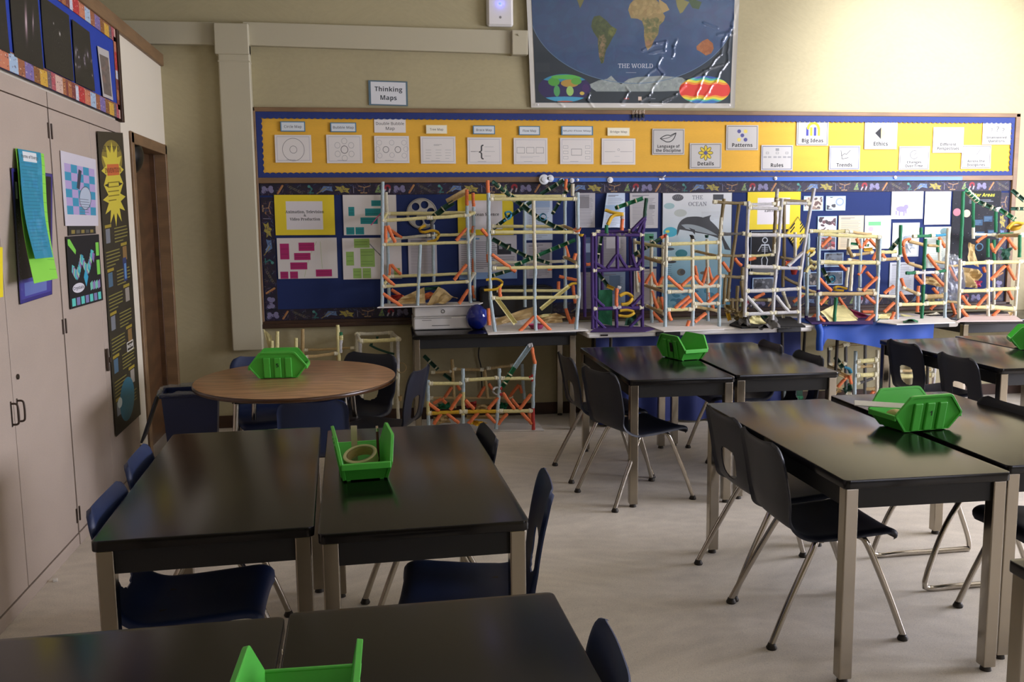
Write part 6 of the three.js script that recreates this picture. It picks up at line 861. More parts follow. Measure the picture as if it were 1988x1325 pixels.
// --- silver tower and gold thicket on a dark base
model('marble_run', 'leaning silver ladder-like paper tower on a dark base', [3.15, 0.782, 0.52])
  .base(S({ color: 0x1d1c1a, roughness: 0.9 }), [[2.861, 0.784, 0.617], [2.87, 0.784, 0.842], [3.373, 0.784, 0.885], [3.573, 0.784, 0.215], [3.234, 0.784, -0.095]], 0.012)
  .post('s', [2.962, 1.764, 0.7], [2.958, 1.31, 0.7], [2.958, 1.31, 0.7], [2.952, 0.86, 0.7], [3.239, 1.781, 0.7], [3.221, 1.423, 0.7], [3.221, 1.423, 0.7], [3.198, 1.13, 0.7], [3.198, 1.13, 0.7], [3.185, 0.829, 0.7], [3.506, 1.861, 0.7], [3.448, 1.498, 0.7], [3.448, 1.498, 0.7], [3.407, 1.125, 0.7], [3.407, 1.125, 0.7], [3.413, 0.767, 0.7])
  .beam('w', [2.963, 1.714, 0.7], [3.234, 1.706, 0.7], 0.024).beam('s', [2.96, 1.74, 0.7], [3.186, 1.743, 0.7], 0.018).beam('s', [3.243, 1.747, 0.7], [3.477, 1.743, 0.7], 0.02).beam('w', [2.958, 1.504, 0.7], [3.229, 1.501, 0.7], 0.024).beam('s', [3.229, 1.496, 0.7], [3.438, 1.49, 0.7], 0.022).beam('w', [2.953, 1.257, 0.7], [3.205, 1.249, 0.7], 0.024).beam('s', [3.21, 1.242, 0.7], [3.414, 1.236, 0.7], 0.022).beam('w', [2.955, 1.064, 0.7], [3.199, 1.066, 0.7], 0.024).beam('w', [3.199, 1.066, 0.7], [3.409, 1.074, 0.7], 0.022).beam('w', [2.949, 0.881, 0.7], [3.189, 0.885, 0.7], 0.024).beam('w', [3.189, 0.885, 0.7], [3.415, 0.889, 0.7], 0.022)
  .braces('w', [2.967, 1.022, 0.7], [3.094, 0.89, 0.7], [3.206, 1.021, 0.7], [3.32, 0.89, 0.7], [3.431, 1.361, 0.7], [3.304, 1.255, 0.7])
  .post('w', [3.292, 1.865, 0.5], [3.288, 1.796, 0.5]).post('t', [3.283, 1.796, 0.5], [3.281, 1.607, 0.5], [3.281, 1.607, 0.5], [3.273, 1.378, 0.5]).post('e', [3.279, 1.538, 0.5], [3.277, 1.348, 0.5]).beam('t', [3.278, 1.781, 0.5], [3.567, 1.762, 0.5], 0.018)
  .flap('y', [[2.982, 0.809, 0.7], [3.012, 0.873, 0.7], [3.074, 0.866, 0.7], [3.144, 0.787, 0.7]], 0.02).flap('a', [[2.983, 0.8, 0.885], [3.147, 0.8, 0.927], [3.326, 0.819, 0.5], [3.219, 0.807, 0.5]], 0.04).flap('a', [[2.888, 0.8, 0.726], [2.938, 0.8, 0.873], [3.1, 0.836, 0.5], [2.993, 0.844, 0.5]], 0.04);
model('marble_run', 'gold and brown paper thicket model leaning behind the silver tower', [2.95, 0.782, 0.36])
  .post('t', [2.968, 1.749, 0.5], [2.943, 1.462, 0.5], [2.943, 1.462, 0.5], [2.906, 1.184, 0.5], [2.906, 1.184, 0.5], [2.89, 0.963, 0.5], [2.842, 1.789, 0.5], [2.816, 1.514, 0.5], [2.868, 1.164, 0.5], [2.858, 0.943, 0.5], [2.926, 0.992, 0.5], [2.934, 0.881, 0.5], [2.972, 1.092, 0.5], [2.966, 0.88, 0.5], [3.003, 1.132, 0.5], [3.034, 0.929, 0.5], [3.448, 1.79, 0.3], [3.462, 1.287, 0.3], [3.456, 1.287, 0.3], [3.457, 1.058, 0.3], [3.096, 1.231, 0.3], [3.11, 0.857, 0.3]).post('e', [2.824, 1.642, 0.5], [2.819, 1.504, 0.5])
  .beam('t', [2.754, 1.765, 0.5], [3.036, 1.748, 0.5], 0.022).beam('a', [2.811, 1.509, 0.5], [3.031, 1.511, 0.5], 0.022).beam('t', [2.803, 1.34, 0.5], [3.035, 1.331, 0.5], 0.02).beam('y', [3.143, 1.321, 0.3], [3.367, 1.33, 0.3], 0.018).beam('t', [2.827, 1.175, 0.5], [3.029, 1.156, 0.5], 0.022).beam('y', [3.157, 1.18, 0.3], [3.366, 1.169, 0.3], 0.018).beam('t', [3.455, 1.141, 0.3], [3.59, 1.076, 0.3], 0.022).beam('t', [3.428, 1.308, 0.3], [3.551, 1.285, 0.3], 0.02).beam('t', [2.863, 0.979, 0.5], [3.022, 0.975, 0.5], 0.02).beam('t', [3.184, 0.955, 0.3], [3.35, 0.951, 0.3], 0.02).beam('e', [3.459, 1.016, 0.3], [3.518, 0.878, 0.3], 0.02)
  .braces('o', [2.841, 1.285, 0.5], [2.9, 1.209, 0.5], [2.94, 1.313, 0.5], [3, 1.252, 0.5], [3.149, 1.292, 0.3], [3.209, 1.306, 0.3], [3.206, 0.97, 0.3], [3.293, 1.009, 0.3])
  .track('n', [2.886, 0.882, 0.5], [2.909, 0.81, 0.5], 0.026).track('d', [3.174, 0.95, 0.3], [3.332, 0.778, 0.3], 0.03).flap('t', [[2.843, 0.934, 0.5], [2.906, 0.942, 0.5], [3.003, 0.879, 0.5], [2.876, 0.862, 0.5]], 0.04).flap('t', [[2.939, 0.86, 0.5], [3.066, 0.918, 0.5], [3.068, 0.837, 0.5], [2.962, 0.799, 0.5]], 0.05).flap('e', [[3.448, 0.822, 0.3], [3.475, 0.827, 0.3], [3.494, 0.763, 0.3], [3.466, 0.759, 0.3]], 0.01).cup('r', [3.552, 1.16, 0.3], 0.03, 0.04).flap('o', [[3.473, 1.276, 0.3], [3.54, 1.275, 0.3], [3.53, 1.234, 0.3], [3.475, 1.235, 0.3]], 0.02);

// --- model on the blue cloth
model('marble_run', 'paper box model on the blue cloth holding a kraft paper tent and a pink roll', [3.93, 0.788, 0.42])
  .base(C.p, [[3.497, 0.79, 0.749], [3.95, 0.79, 0.868], [4.306, 0.79, 0.26], [3.659, 0.79, 0.299]], 0.004)
  .post('b', [3.595, 1.495, 0.64], [3.594, 1.237, 0.64], [3.594, 1.237, 0.64], [3.603, 0.806, 0.64], [4.12, 1.459, 0.64], [4.115, 1.208, 0.64], [4.115, 1.208, 0.64], [4.106, 0.782, 0.64], [3.699, 1.5, 0.24], [3.716, 1.154, 0.24], [4.144, 0.964, 0.24], [4.145, 0.846, 0.24], [4.182, 0.963, 0.24], [4.183, 0.824, 0.24], [4.181, 1.452, 0.24], [4.187, 1.038, 0.24]).post('e', [3.885, 1.252, 0.64], [3.877, 1.041, 0.64], [4.073, 1.453, 0.24], [4.067, 1.316, 0.24], [4.071, 1.21, 0.24], [4.06, 1.041, 0.24]).post('p', [3.702, 1.07, 0.24], [3.705, 0.783, 0.24]).wrap('p', [3.597, 1.058, 0.64], [3.598, 1.027, 0.64], 0.027)
  .beam('y', [3.507, 1.526, 0.64], [3.837, 1.52, 0.64], 0.022).beam('y', [3.592, 1.5, 0.64], [4.12, 1.469, 0.64], 0.024).beam('k', [4.071, 1.511, 0.24], [4.3, 1.482, 0.24], 0.02).beam('y', [3.605, 1.277, 0.64], [4.118, 1.263, 0.64], 0.026).beam('k', [3.598, 1.022, 0.64], [4.101, 1.014, 0.64], 0.024).beam('k', [4.101, 1.31, 0.24], [4.295, 1.334, 0.24], 0.022).beam('k', [4.068, 1.274, 0.24], [4.31, 1.249, 0.24], 0.018).beam('k', [4.17, 1.017, 0.24], [4.332, 1.003, 0.24], 0.02).beam('y', [3.625, 0.992, 0.24], [3.795, 0.983, 0.24], 0.02).beam('k', [3.646, 1.05, 0.24], [3.783, 0.999, 0.24], 0.02)
  .braces('o', [3.689, 1.474, 0.64], [3.612, 1.401, 0.64], [4.141, 1.452, 0.24], [4.185, 1.367, 0.24], [4.244, 1.445, 0.24], [4.185, 1.367, 0.24], [4.262, 1.445, 0.24], [4.34, 1.365, 0.24], [4.346, 1.354, 0.24], [4.298, 1.27, 0.24], [3.599, 1.148, 0.64], [3.71, 1.045, 0.64], [3.679, 1, 0.64], [3.617, 0.936, 0.64], [3.996, 1.233, 0.24], [4.055, 1.184, 0.24], [4.107, 1.147, 0.64], [3.986, 1.039, 0.64], [4.231, 1.218, 0.24], [4.171, 1.139, 0.24], [4.245, 1.165, 0.24], [4.304, 1.11, 0.24], [4.009, 1.003, 0.64], [4.094, 0.935, 0.64], [3.995, 0.951, 0.24], [4.08, 0.837, 0.24], [4.092, 0.843, 0.64], [4.024, 0.784, 0.64], [3.609, 0.841, 0.64], [3.659, 0.794, 0.64], [3.751, 0.771, 0.24], [3.795, 0.812, 0.24], [4.218, 0.823, 0.24], [4.317, 0.82, 0.24])
  .curve('n', [[3.955, 1.041, 0.44], [3.866, 1.06, 0.44], [3.839, 1.038, 0.44], [3.923, 1.026, 0.44]], 0.024).track('n', [4.214, 1.356, 0.24], [4.294, 1.36, 0.24], 0.024).track('d', [3.728, 1.216, 0.44], [3.798, 1.091, 0.44], 0.026).post('g', [3.755, 0.989, 0.64], [3.746, 0.786, 0.64]).braces('k', [3.953, 1.386, 0.44], [3.995, 1.303, 0.44]).track('g', [4.092, 1.411, 0.24], [4.258, 1.392, 0.24], 0.018).ring('c', [3.926, 1.118, 0.24], 0.025, 0.01, [1.5, 0, 0])
  .flap('y', [[3.622, 0.878, 0.64], [3.849, 0.911, 0.44], [3.986, 0.78, 0.64], [3.714, 0.787, 0.64]], 0.012).flap('y', [[3.849, 0.911, 0.44], [3.927, 0.901, 0.44], [4.066, 0.783, 0.44], [3.974, 0.783, 0.64]], 0.012)
  .track('m', [3.985, 0.842, 0.44], [4.145, 0.786, 0.44], 0.05).flap('p', [[4.084, 0.787, 0.64], [4.139, 0.781, 0.64], [4.14, 0.76, 0.64], [4.085, 0.762, 0.64]], 0.005);
model('curl_tower', 'narrow yellow paper curl column between the silver tower and the blue cloth model', [3.62, 0.788, 0.4], 'paper curl pieces')
  .post('b', [3.596, 1.493, 0.44], [3.609, 0.826, 0.44]).curve('y', [[3.613, 1.371, 0.44], [3.651, 1.38, 0.44], [3.647, 1.34, 0.44], [3.604, 1.31, 0.44], [3.638, 1.268, 0.44], [3.677, 1.268, 0.44], [3.662, 1.217, 0.44], [3.617, 1.238, 0.44], [3.586, 1.187, 0.44]], 0.03).curve('n', [[3.587, 1.341, 0.44], [3.602, 1.361, 0.44], [3.652, 1.355, 0.44]], 0.028).flap('k', [[3.622, 1.269, 0.44], [3.672, 1.237, 0.44], [3.657, 1.196, 0.44], [3.613, 1.218, 0.44]], 0.02).post('e', [3.582, 1.512, 0.24], [3.588, 1.303, 0.24]).braces('o', [3.583, 0.924, 0.24], [3.671, 0.986, 0.24]);

// --- green-posted model
model('marble_run', 'paper model with green and pale posts and a bent orange loop, beside the blue cloth', [4.6, 0.788, 0.42])
  .base(M.card, [[4.049, 0.79, 0.759], [4.1, 0.79, 0.958], [4.606, 0.79, 0.952], [4.818, 0.79, 0.512], [4.303, 0.79, 0.426]])
  .post('g', [4.307, 1.566, 0.62], [4.312, 1.324, 0.62]).post('b', [4.305, 1.324, 0.62], [4.3, 1.081, 0.62], [4.3, 1.081, 0.62], [4.312, 0.758, 0.62], [4.736, 1.01, 0.62], [4.742, 0.761, 0.62]).post('e', [4.733, 1.536, 0.62], [4.732, 1.277, 0.62], [4.732, 1.277, 0.62], [4.736, 1.01, 0.62], [4.929, 1.43, 0.22], [4.938, 1.247, 0.22], [4.107, 1.468, 0.62], [4.128, 1.125, 0.62], [4.128, 1.125, 0.62], [4.122, 0.789, 0.62]).post('g', [4.531, 1.452, 0.62], [4.531, 1.199, 0.62], [4.534, 1.076, 0.62], [4.534, 0.912, 0.62], [4.534, 0.912, 0.62], [4.532, 0.767, 0.62], [4.911, 1.43, 0.22], [4.917, 1.323, 0.22]).post('w', [4.531, 1.199, 0.62], [4.534, 1.076, 0.62]).post('g', [4.747, 1.539, 0.22], [4.75, 1.475, 0.22])
  .beam('g', [4.42, 1.472, 0.62], [4.608, 1.476, 0.62], 0.022).beam('c', [4.608, 1.476, 0.62], [4.708, 1.481, 0.62], 0.018).beam('k', [4.509, 1.429, 0.42], [4.648, 1.396, 0.42], 0.022).beam('k', [4.819, 1.384, 0.22], [4.926, 1.377, 0.22], 0.02).beam('y', [4.14, 1.347, 0.62], [4.277, 1.35, 0.62], 0.024).beam('k', [4.153, 1.29, 0.62], [4.307, 1.292, 0.62], 0.022).beam('k', [4.512, 1.247, 0.42], [4.652, 1.202, 0.42], 0.022).beam('k', [4.85, 1.249, 0.22], [4.993, 1.23, 0.22], 0.02).beam('g', [4.373, 1.173, 0.62], [4.456, 1.176, 0.62], 0.022).beam('w', [4.456, 1.176, 0.62], [4.657, 1.174, 0.62], 0.02).beam('g', [4.657, 1.181, 0.62], [4.724, 1.187, 0.62], 0.02).beam('k', [4.471, 1.043, 0.42], [4.629, 0.977, 0.42], 0.022).beam('k', [4.795, 0.936, 0.22], [5.008, 0.942, 0.22], 0.034).beam('y', [4.313, 0.917, 0.62], [4.559, 0.916, 0.62], 0.022).beam('y', [4.558, 0.919, 0.62], [4.738, 0.922, 0.62], 0.024).beam('e', [4.144, 0.993, 0.62], [4.283, 0.984, 0.62], 0.02).beam('k', [5.018, 1.203, 0.22], [5.113, 1.201, 0.22], 0.018).beam('k', [5.023, 0.892, 0.22], [5.131, 0.879, 0.22], 0.02)
  .track('d', [4.305, 1.456, 0.62], [4.221, 1.366, 0.62], 0.028)
  .curve('o', [[4.525, 1.449, 0.42], [4.47, 1.429, 0.42], [4.464, 1.357, 0.42], [4.488, 1.284, 0.42], [4.51, 1.247, 0.42]], 0.024)
  .braces('o', [4.922, 1.452, 0.22], [4.985, 1.365, 0.22], [4.686, 1.312, 0.42], [4.802, 1.179, 0.42], [4.74, 1.159, 0.42], [4.853, 1.046, 0.42], [4.457, 1.154, 0.62], [4.519, 1.086, 0.62], [4.325, 1.019, 0.62], [4.39, 0.936, 0.62], [4.268, 1.071, 0.62], [4.188, 1.012, 0.62], [4.279, 0.933, 0.62], [4.194, 0.859, 0.62], [4.283, 0.856, 0.62], [4.248, 0.77, 0.62], [4.456, 1.117, 0.42], [4.494, 1.032, 0.42], [4.749, 1.035, 0.22], [4.748, 0.806, 0.22], [5.03, 1.191, 0.22], [5.109, 1.07, 0.22], [4.917, 0.868, 0.22], [4.872, 0.825, 0.22], [5.071, 0.88, 0.22], [5.113, 0.775, 0.22], [4.151, 1.337, 0.62], [4.18, 1.296, 0.62], [4.886, 1.01, 0.22], [4.936, 0.965, 0.22])
  .flap('g', [[4.169, 0.8, 0.931], [4.489, 0.784, 0.42], [4.639, 0.775, 0.42], [4.278, 0.8, 0.96]], 0.02).flap('y', [[4.465, 0.817, 0.42], [4.603, 0.792, 0.42], [4.604, 0.776, 0.42], [4.466, 0.796, 0.42]], 0.01).flap('y', [[4.14, 0.839, 0.62], [4.261, 0.847, 0.62], [4.241, 0.806, 0.62], [4.142, 0.804, 0.62]], 0.012).flap('g', [[4.136, 0.799, 0.62], [4.23, 0.801, 0.62], [4.231, 0.775, 0.62], [4.137, 0.778, 0.62]], 0.006).flap('e', [[4.826, 0.783, 0.22], [4.944, 0.801, 0.22], [4.995, 0.745, 0.22], [4.852, 0.738, 0.22]], 0.02).flap('k', [[4.797, 1.12, 0.22], [4.952, 1.095, 0.22], [4.957, 1.019, 0.22], [4.801, 1.055, 0.22]], 0.03);

// --- last model, with the tall green post
model('marble_run', 'paper model with one very tall green post by the end of the board', [5.2, 0.788, 0.4])
  .base(S({ color: 0xddc9c4, roughness: 0.8 }), [[4.67, 0.79, 0.875], [5.188, 0.79, 0.964], [5.475, 0.79, 0.474], [5.056, 0.79, 0.469]])
  .post('g', [4.864, 1.833, 0.6], [4.868, 1.468, 0.6], [4.868, 1.468, 0.6], [4.867, 1.284, 0.6], [5.242, 1.802, 0.2], [5.257, 1.533, 0.2], [5.468, 1.672, 0.2], [5.476, 1.488, 0.2], [5.111, 1.444, 0.6], [5.119, 1.29, 0.6], [5.462, 1.423, 0.2], [5.476, 1.237, 0.2], [5.403, 1.471, 0.6], [5.41, 1.285, 0.6]).post('e', [5.257, 1.533, 0.2], [5.263, 1.436, 0.2], [4.868, 1.274, 0.6], [4.883, 0.766, 0.6], [5.124, 1.269, 0.6], [5.153, 0.758, 0.6], [5.405, 1.264, 0.6], [5.399, 0.751, 0.6], [5.474, 1.237, 0.2], [5.498, 0.852, 0.2]).wrap('w', [5.458, 1.682, 0.2], [5.506, 1.687, 0.2], 0.04)
  .beam('y', [4.881, 1.243, 0.6], [5.125, 1.249, 0.6], 0.024).beam('y', [5.131, 1.248, 0.6], [5.441, 1.248, 0.6], 0.024).beam('y', [4.877, 1.013, 0.6], [5.139, 1.015, 0.6], 0.024).beam('y', [5.15, 1.02, 0.6], [5.41, 1.025, 0.6], 0.024).beam('y', [4.884, 0.88, 0.6], [5.148, 0.874, 0.6], 0.024).beam('y', [5.165, 0.873, 0.6], [5.398, 0.852, 0.6], 0.03).beam('e', [5.255, 1.474, 0.2], [5.472, 1.466, 0.2], 0.02).beam('k', [5.496, 1.455, 0.2], [5.426, 1.471, 0.6], 0.026).beam('g', [5.507, 1.471, 0.2], [5.64, 1.475, 0.2], 0.02)
  .track('g', [4.892, 1.838, 0.6], [5.142, 1.755, 0.4], 0.034).track('d', [5.142, 1.75, 0.4], [5.309, 1.686, 0.4], 0.03).track('g', [5.356, 1.68, 0.4], [5.503, 1.595, 0.4], 0.03).track('d', [5.305, 1.836, 0.6], [5.419, 1.754, 0.6], 0.028).track('d', [5.461, 1.69, 0.4], [5.579, 1.689, 0.4], 0.024)
  .cup('n', [5.36, 1.513, 0.6], 0.055, 0.03, [0, 0, 0.25]).curve('n', [[5.285, 1.524, 0.6], [5.339, 1.57, 0.6], [5.42, 1.564, 0.6]], 0.028)
  .braces('o', [5.387, 1.467, 0.2], [5.295, 1.403, 0.2], [5.434, 1.39, 0.2], [5.476, 1.303, 0.2], [5.267, 1.453, 0.6], [5.171, 1.33, 0.6], [5.29, 1.447, 0.6], [5.376, 1.353, 0.6], [5.282, 1.215, 0.6], [5.157, 1.103, 0.6], [5.305, 1.214, 0.6], [5.382, 1.098, 0.6], [4.896, 0.974, 0.6], [4.981, 0.878, 0.6], [5.136, 0.978, 0.6], [5.028, 0.866, 0.6], [5.563, 0.972, 0.2], [5.495, 0.896, 0.2], [5.631, 0.97, 0.2], [5.679, 0.892, 0.2], [4.903, 0.859, 0.6], [4.97, 0.784, 0.6], [5.248, 0.845, 0.6], [5.193, 0.794, 0.6], [5.374, 1.184, 0.2], [5.395, 1.14, 0.2])
  .flap('k', [[5.217, 1.404, 0.2], [5.284, 1.382, 0.2], [5.32, 1.185, 0.2], [5.221, 1.242, 0.2]], 0.02).flap('k', [[5.176, 1.188, 0.2], [5.345, 1.163, 0.2], [5.343, 0.999, 0.2], [5.21, 1.012, 0.2]], 0.05).flap('d', [[5.528, 1.335, 0.2], [5.636, 1.355, 0.2], [5.631, 1.245, 0.2], [5.546, 1.247, 0.2]], 0.03).flap('w', [[5.111, 0.792, 0.4], [5.33, 0.787, 0.4], [5.367, 0.753, 0.4], [5.154, 0.757, 0.4]], 0.02).flap('m', [[5.291, 1.066, 0.2], [5.363, 1.064, 0.2], [5.355, 1.009, 0.2], [5.294, 1.005, 0.2]], 0.02).flap('k', [[5.33, 0.827, 0.6], [5.376, 0.826, 0.6], [5.38, 0.763, 0.6], [5.363, 0.763, 0.6]], 0.01);

{ // clear crumpled bag standing inside the last model
  const g = new THREE.SphereGeometry(1, 40, 30), p = g.attributes.position; for (let i = 0; i < p.count; i++) { const x = p.getX(i), y = p.getY(i), z = p.getZ(i), k = 1 + 0.28 * noise.noise(x * 2.4, y * 2.4, z * 2.4) + 0.14 * noise.noise(x * 6, y * 5, z * 6); p.setXYZ(i, x * k * 0.13, Math.max(-0.28, y * k * 0.22), z * k * 0.08); } g.computeVertexNormals(); g.translate(5.08, 1.08, 0.17);
  solo('plastic_bag', g, M.bag, 'crumpled clear plastic bag standing inside the last model', 'bag');
}

// --- models on the floor
model('floor_model', 'low wide paper model with a leaning crane arm on the floor under the printer table', [0.9, 0, 0.4], 'paper models on the floor')
  .base(M.card, [[0.426, 0.003, 0.475], [1.342, 0.003, 0.646], [1.354, 0.003, 0.234], [0.512, 0.003, 0.056]])
  .post('b', [0.718, 0.514, 0.62], [0.717, 0.333, 0.62], [0.712, 0.151, 0.62], [0.709, 0.05, 0.62], [0.998, 0.504, 0.62], [0.999, 0.358, 0.62], [0.999, 0.358, 0.62], [0.967, 0.029, 0.62], [1.277, 0.531, 0.62], [1.265, 0.403, 0.62], [1.265, 0.403, 0.62], [1.26, 0.182, 0.62], [0.449, 0.434, 0.62], [0.445, 0.272, 0.62], [0.445, 0.163, 0.62], [0.447, 0.053, 0.62], [1.254, 0.462, 0.16], [1.271, 0.168, 0.16]).post('y', [0.717, 0.333, 0.62], [0.712, 0.151, 0.62], [0.445, 0.272, 0.62], [0.445, 0.163, 0.62]).post('o', [1.255, 0.659, 0.62], [1.279, 0.531, 0.62]).post('r', [1.26, 0.182, 0.62], [1.263, 0.01, 0.62], [1.26, 0.449, 0.62], [1.259, 0.394, 0.62]).post('k', [0.677, 0.521, 0.16], [0.693, 0.115, 0.16], [0.943, 0.425, 0.16], [0.964, 0.191, 0.16])
  .beam('y', [0.457, 0.407, 0.62], [0.716, 0.399, 0.62], 0.022).beam('y', [0.735, 0.423, 0.62], [0.992, 0.432, 0.62], 0.022).beam('y', [1.01, 0.426, 0.62], [1.267, 0.417, 0.62], 0.022).beam('n', [0.443, 0.176, 0.62], [0.712, 0.178, 0.62], 0.024).beam('n', [0.717, 0.178, 0.62], [0.998, 0.169, 0.62], 0.024).beam('y', [0.998, 0.169, 0.62], [1.255, 0.162, 0.62], 0.024).beam('k', [0.508, 0.417, 0.16], [0.684, 0.42, 0.16], 0.018).beam('k', [0.685, 0.439, 0.16], [0.934, 0.425, 0.16], 0.02).beam('k', [0.963, 0.434, 0.16], [1.186, 0.453, 0.16], 0.02).beam('k', [0.49, 0.206, 0.16], [0.738, 0.2, 0.16], 0.02).beam('k', [0.747, 0.195, 0.16], [1.173, 0.182, 0.16], 0.018)
  .braces('o', [0.449, 0.253, 0.62], [0.528, 0.191, 0.62], [0.701, 0.316, 0.62], [0.614, 0.196, 0.62], [0.732, 0.269, 0.62], [0.798, 0.193, 0.62], [0.99, 0.276, 0.62], [0.907, 0.188, 0.62], [1.023, 0.312, 0.62], [1.113, 0.179, 0.62], [1.247, 0.293, 0.62], [1.154, 0.177, 0.62], [0.55, 0.181, 0.62], [0.486, 0.088, 0.62], [0.586, 0.17, 0.62], [0.679, 0.09, 0.62], [0.83, 0.164, 0.62], [0.751, 0.08, 0.62], [0.893, 0.156, 0.62], [0.965, 0.08, 0.62], [1.057, 0.149, 0.62], [0.983, 0.065, 0.62], [1.168, 0.154, 0.62], [1.25, 0.057, 0.62], [0.672, 0.29, 0.16], [0.613, 0.205, 0.16], [0.716, 0.308, 0.16], [0.739, 0.263, 0.16], [0.946, 0.284, 0.16], [0.887, 0.194, 0.16], [0.975, 0.307, 0.16], [1.009, 0.257, 0.16], [1.228, 0.288, 0.16], [1.144, 0.183, 0.16], [1.233, 0.283, 0.16], [1.252, 0.218, 0.16], [0.501, 0.206, 0.39], [0.566, 0.241, 0.39], [0.571, 0.241, 0.39], [0.603, 0.202, 0.39], [1.268, 0.098, 0.39], [1.287, 0.039, 0.39], [1.127, 0.218, 0.39], [1.183, 0.149, 0.39])
  .track('b', [1.241, 0.678, 0.62], [1.116, 0.509, 0.62], 0.034).track('g', [1.116, 0.509, 0.62], [1.019, 0.358, 0.62], 0.03).wrap('w', [1.26, 0.682, 0.62], [1.227, 0.674, 0.62], 0.034).curve('w', [[1.01, 0.349, 0.62], [0.964, 0.355, 0.62], [0.946, 0.328, 0.62], [0.977, 0.3, 0.62], [1.009, 0.321, 0.62]], 0.018).wrap('r', [1, 0.349, 0.62], [1.019, 0.348, 0.62], 0.026).wrap('r', [0.998, 0.303, 0.62], [1.02, 0.303, 0.62], 0.026).wrap('r', [1.23, 0.423, 0.62], [1.253, 0.422, 0.62], 0.028).track('d', [0.45, 0.557, 0.16], [0.561, 0.439, 0.16], 0.026).track('d', [0.608, 0.399, 0.16], [0.673, 0.348, 0.16], 0.024)
  .flap('g', [[0.555, 0.159, 0.16], [0.651, 0.165, 0.16], [0.659, 0.106, 0.16], [0.564, 0.11, 0.16]], 0.03).flap('k', [[0.844, 0.192, 0.39], [0.975, 0.167, 0.39], [0.956, 0.13, 0.39], [0.843, 0.135, 0.39]], 0.03).flap('k', [[0.499, 0.103, 0.39], [0.601, 0.108, 0.39], [0.637, 0.05, 0.39], [0.497, 0.037, 0.39]], 0.04).flap('k', [[0.768, 0.101, 0.39], [1.088, 0.096, 0.39], [1.068, 0.059, 0.39], [0.767, 0.063, 0.39]], 0.03).flap('n', [[0.76, 0.08, 0.62], [0.815, 0.109, 0.62], [0.906, 0.078, 0.62], [0.832, 0.058, 0.62]], 0.03).flap('g', [[1.075, 0.147, 0.16], [1.133, 0.135, 0.16], [1.123, 0.086, 0.16], [1.065, 0.099, 0.16]], 0.03).flap('r', [[0.751, 0.196, 0.39], [0.845, 0.211, 0.39], [0.844, 0.163, 0.39], [0.769, 0.157, 0.39]], 0.02);
model('floor_model', 'upright paper frame model behind the round table next to the printer table', [0.05, 0, 0.2], 'paper models on the floor')
  .post('w', [-0.056, 0.707, 0.32], [-0.05, 0.496, 0.32], [0.241, 0.708, 0.32], [0.233, 0.486, 0.32]).post('e', [-0.05, 0.496, 0.32], [-0.059, 0.123, 0.32], [0.233, 0.486, 0.32], [0.223, 0.027, 0.32], [-0.08, 0.735, 0.08], [-0.09, 0.161, 0.08], [0.198, 0.737, 0.08], [0.184, 0.149, 0.08]).beam('y', [-0.056, 0.71, 0.32], [0.251, 0.716, 0.32], 0.026).beam('e', [-0.082, 0.74, 0.08], [0.198, 0.742, 0.08], 0.022).beam('e', [-0.056, 0.71, 0.32], [-0.082, 0.74, 0.08], 0.022).beam('e', [0.251, 0.716, 0.32], [0.198, 0.742, 0.08], 0.022).beam('k', [-0.05, 0.414, 0.32], [0.231, 0.413, 0.32], 0.02)
  .ring('k', [0.26, 0.49, 0.32], 0.035, 0.012, [1.4, 0, 0]).cup('n', [-0.03, 0.159, 0.32], 0.036, 0.03, [0, 0, 0.3]).curve('d', [[0.018, 0.663, 0.2], [0.079, 0.63, 0.2], [0.17, 0.595, 0.2], [0.211, 0.584, 0.2]], 0.02).cup('d', [0.081, 0.713, 0.2], 0.012, 0.016).cup('d', [0.034, 0.662, 0.2], 0.012, 0.014).cup('k', [0.243, 0.225, 0.32], 0.02, 0.04)
  .base(M.card, [[-0.15, 0.003, 0.36], [0.25, 0.003, 0.36], [0.25, 0.003, 0.06], [-0.15, 0.003, 0.06]]);
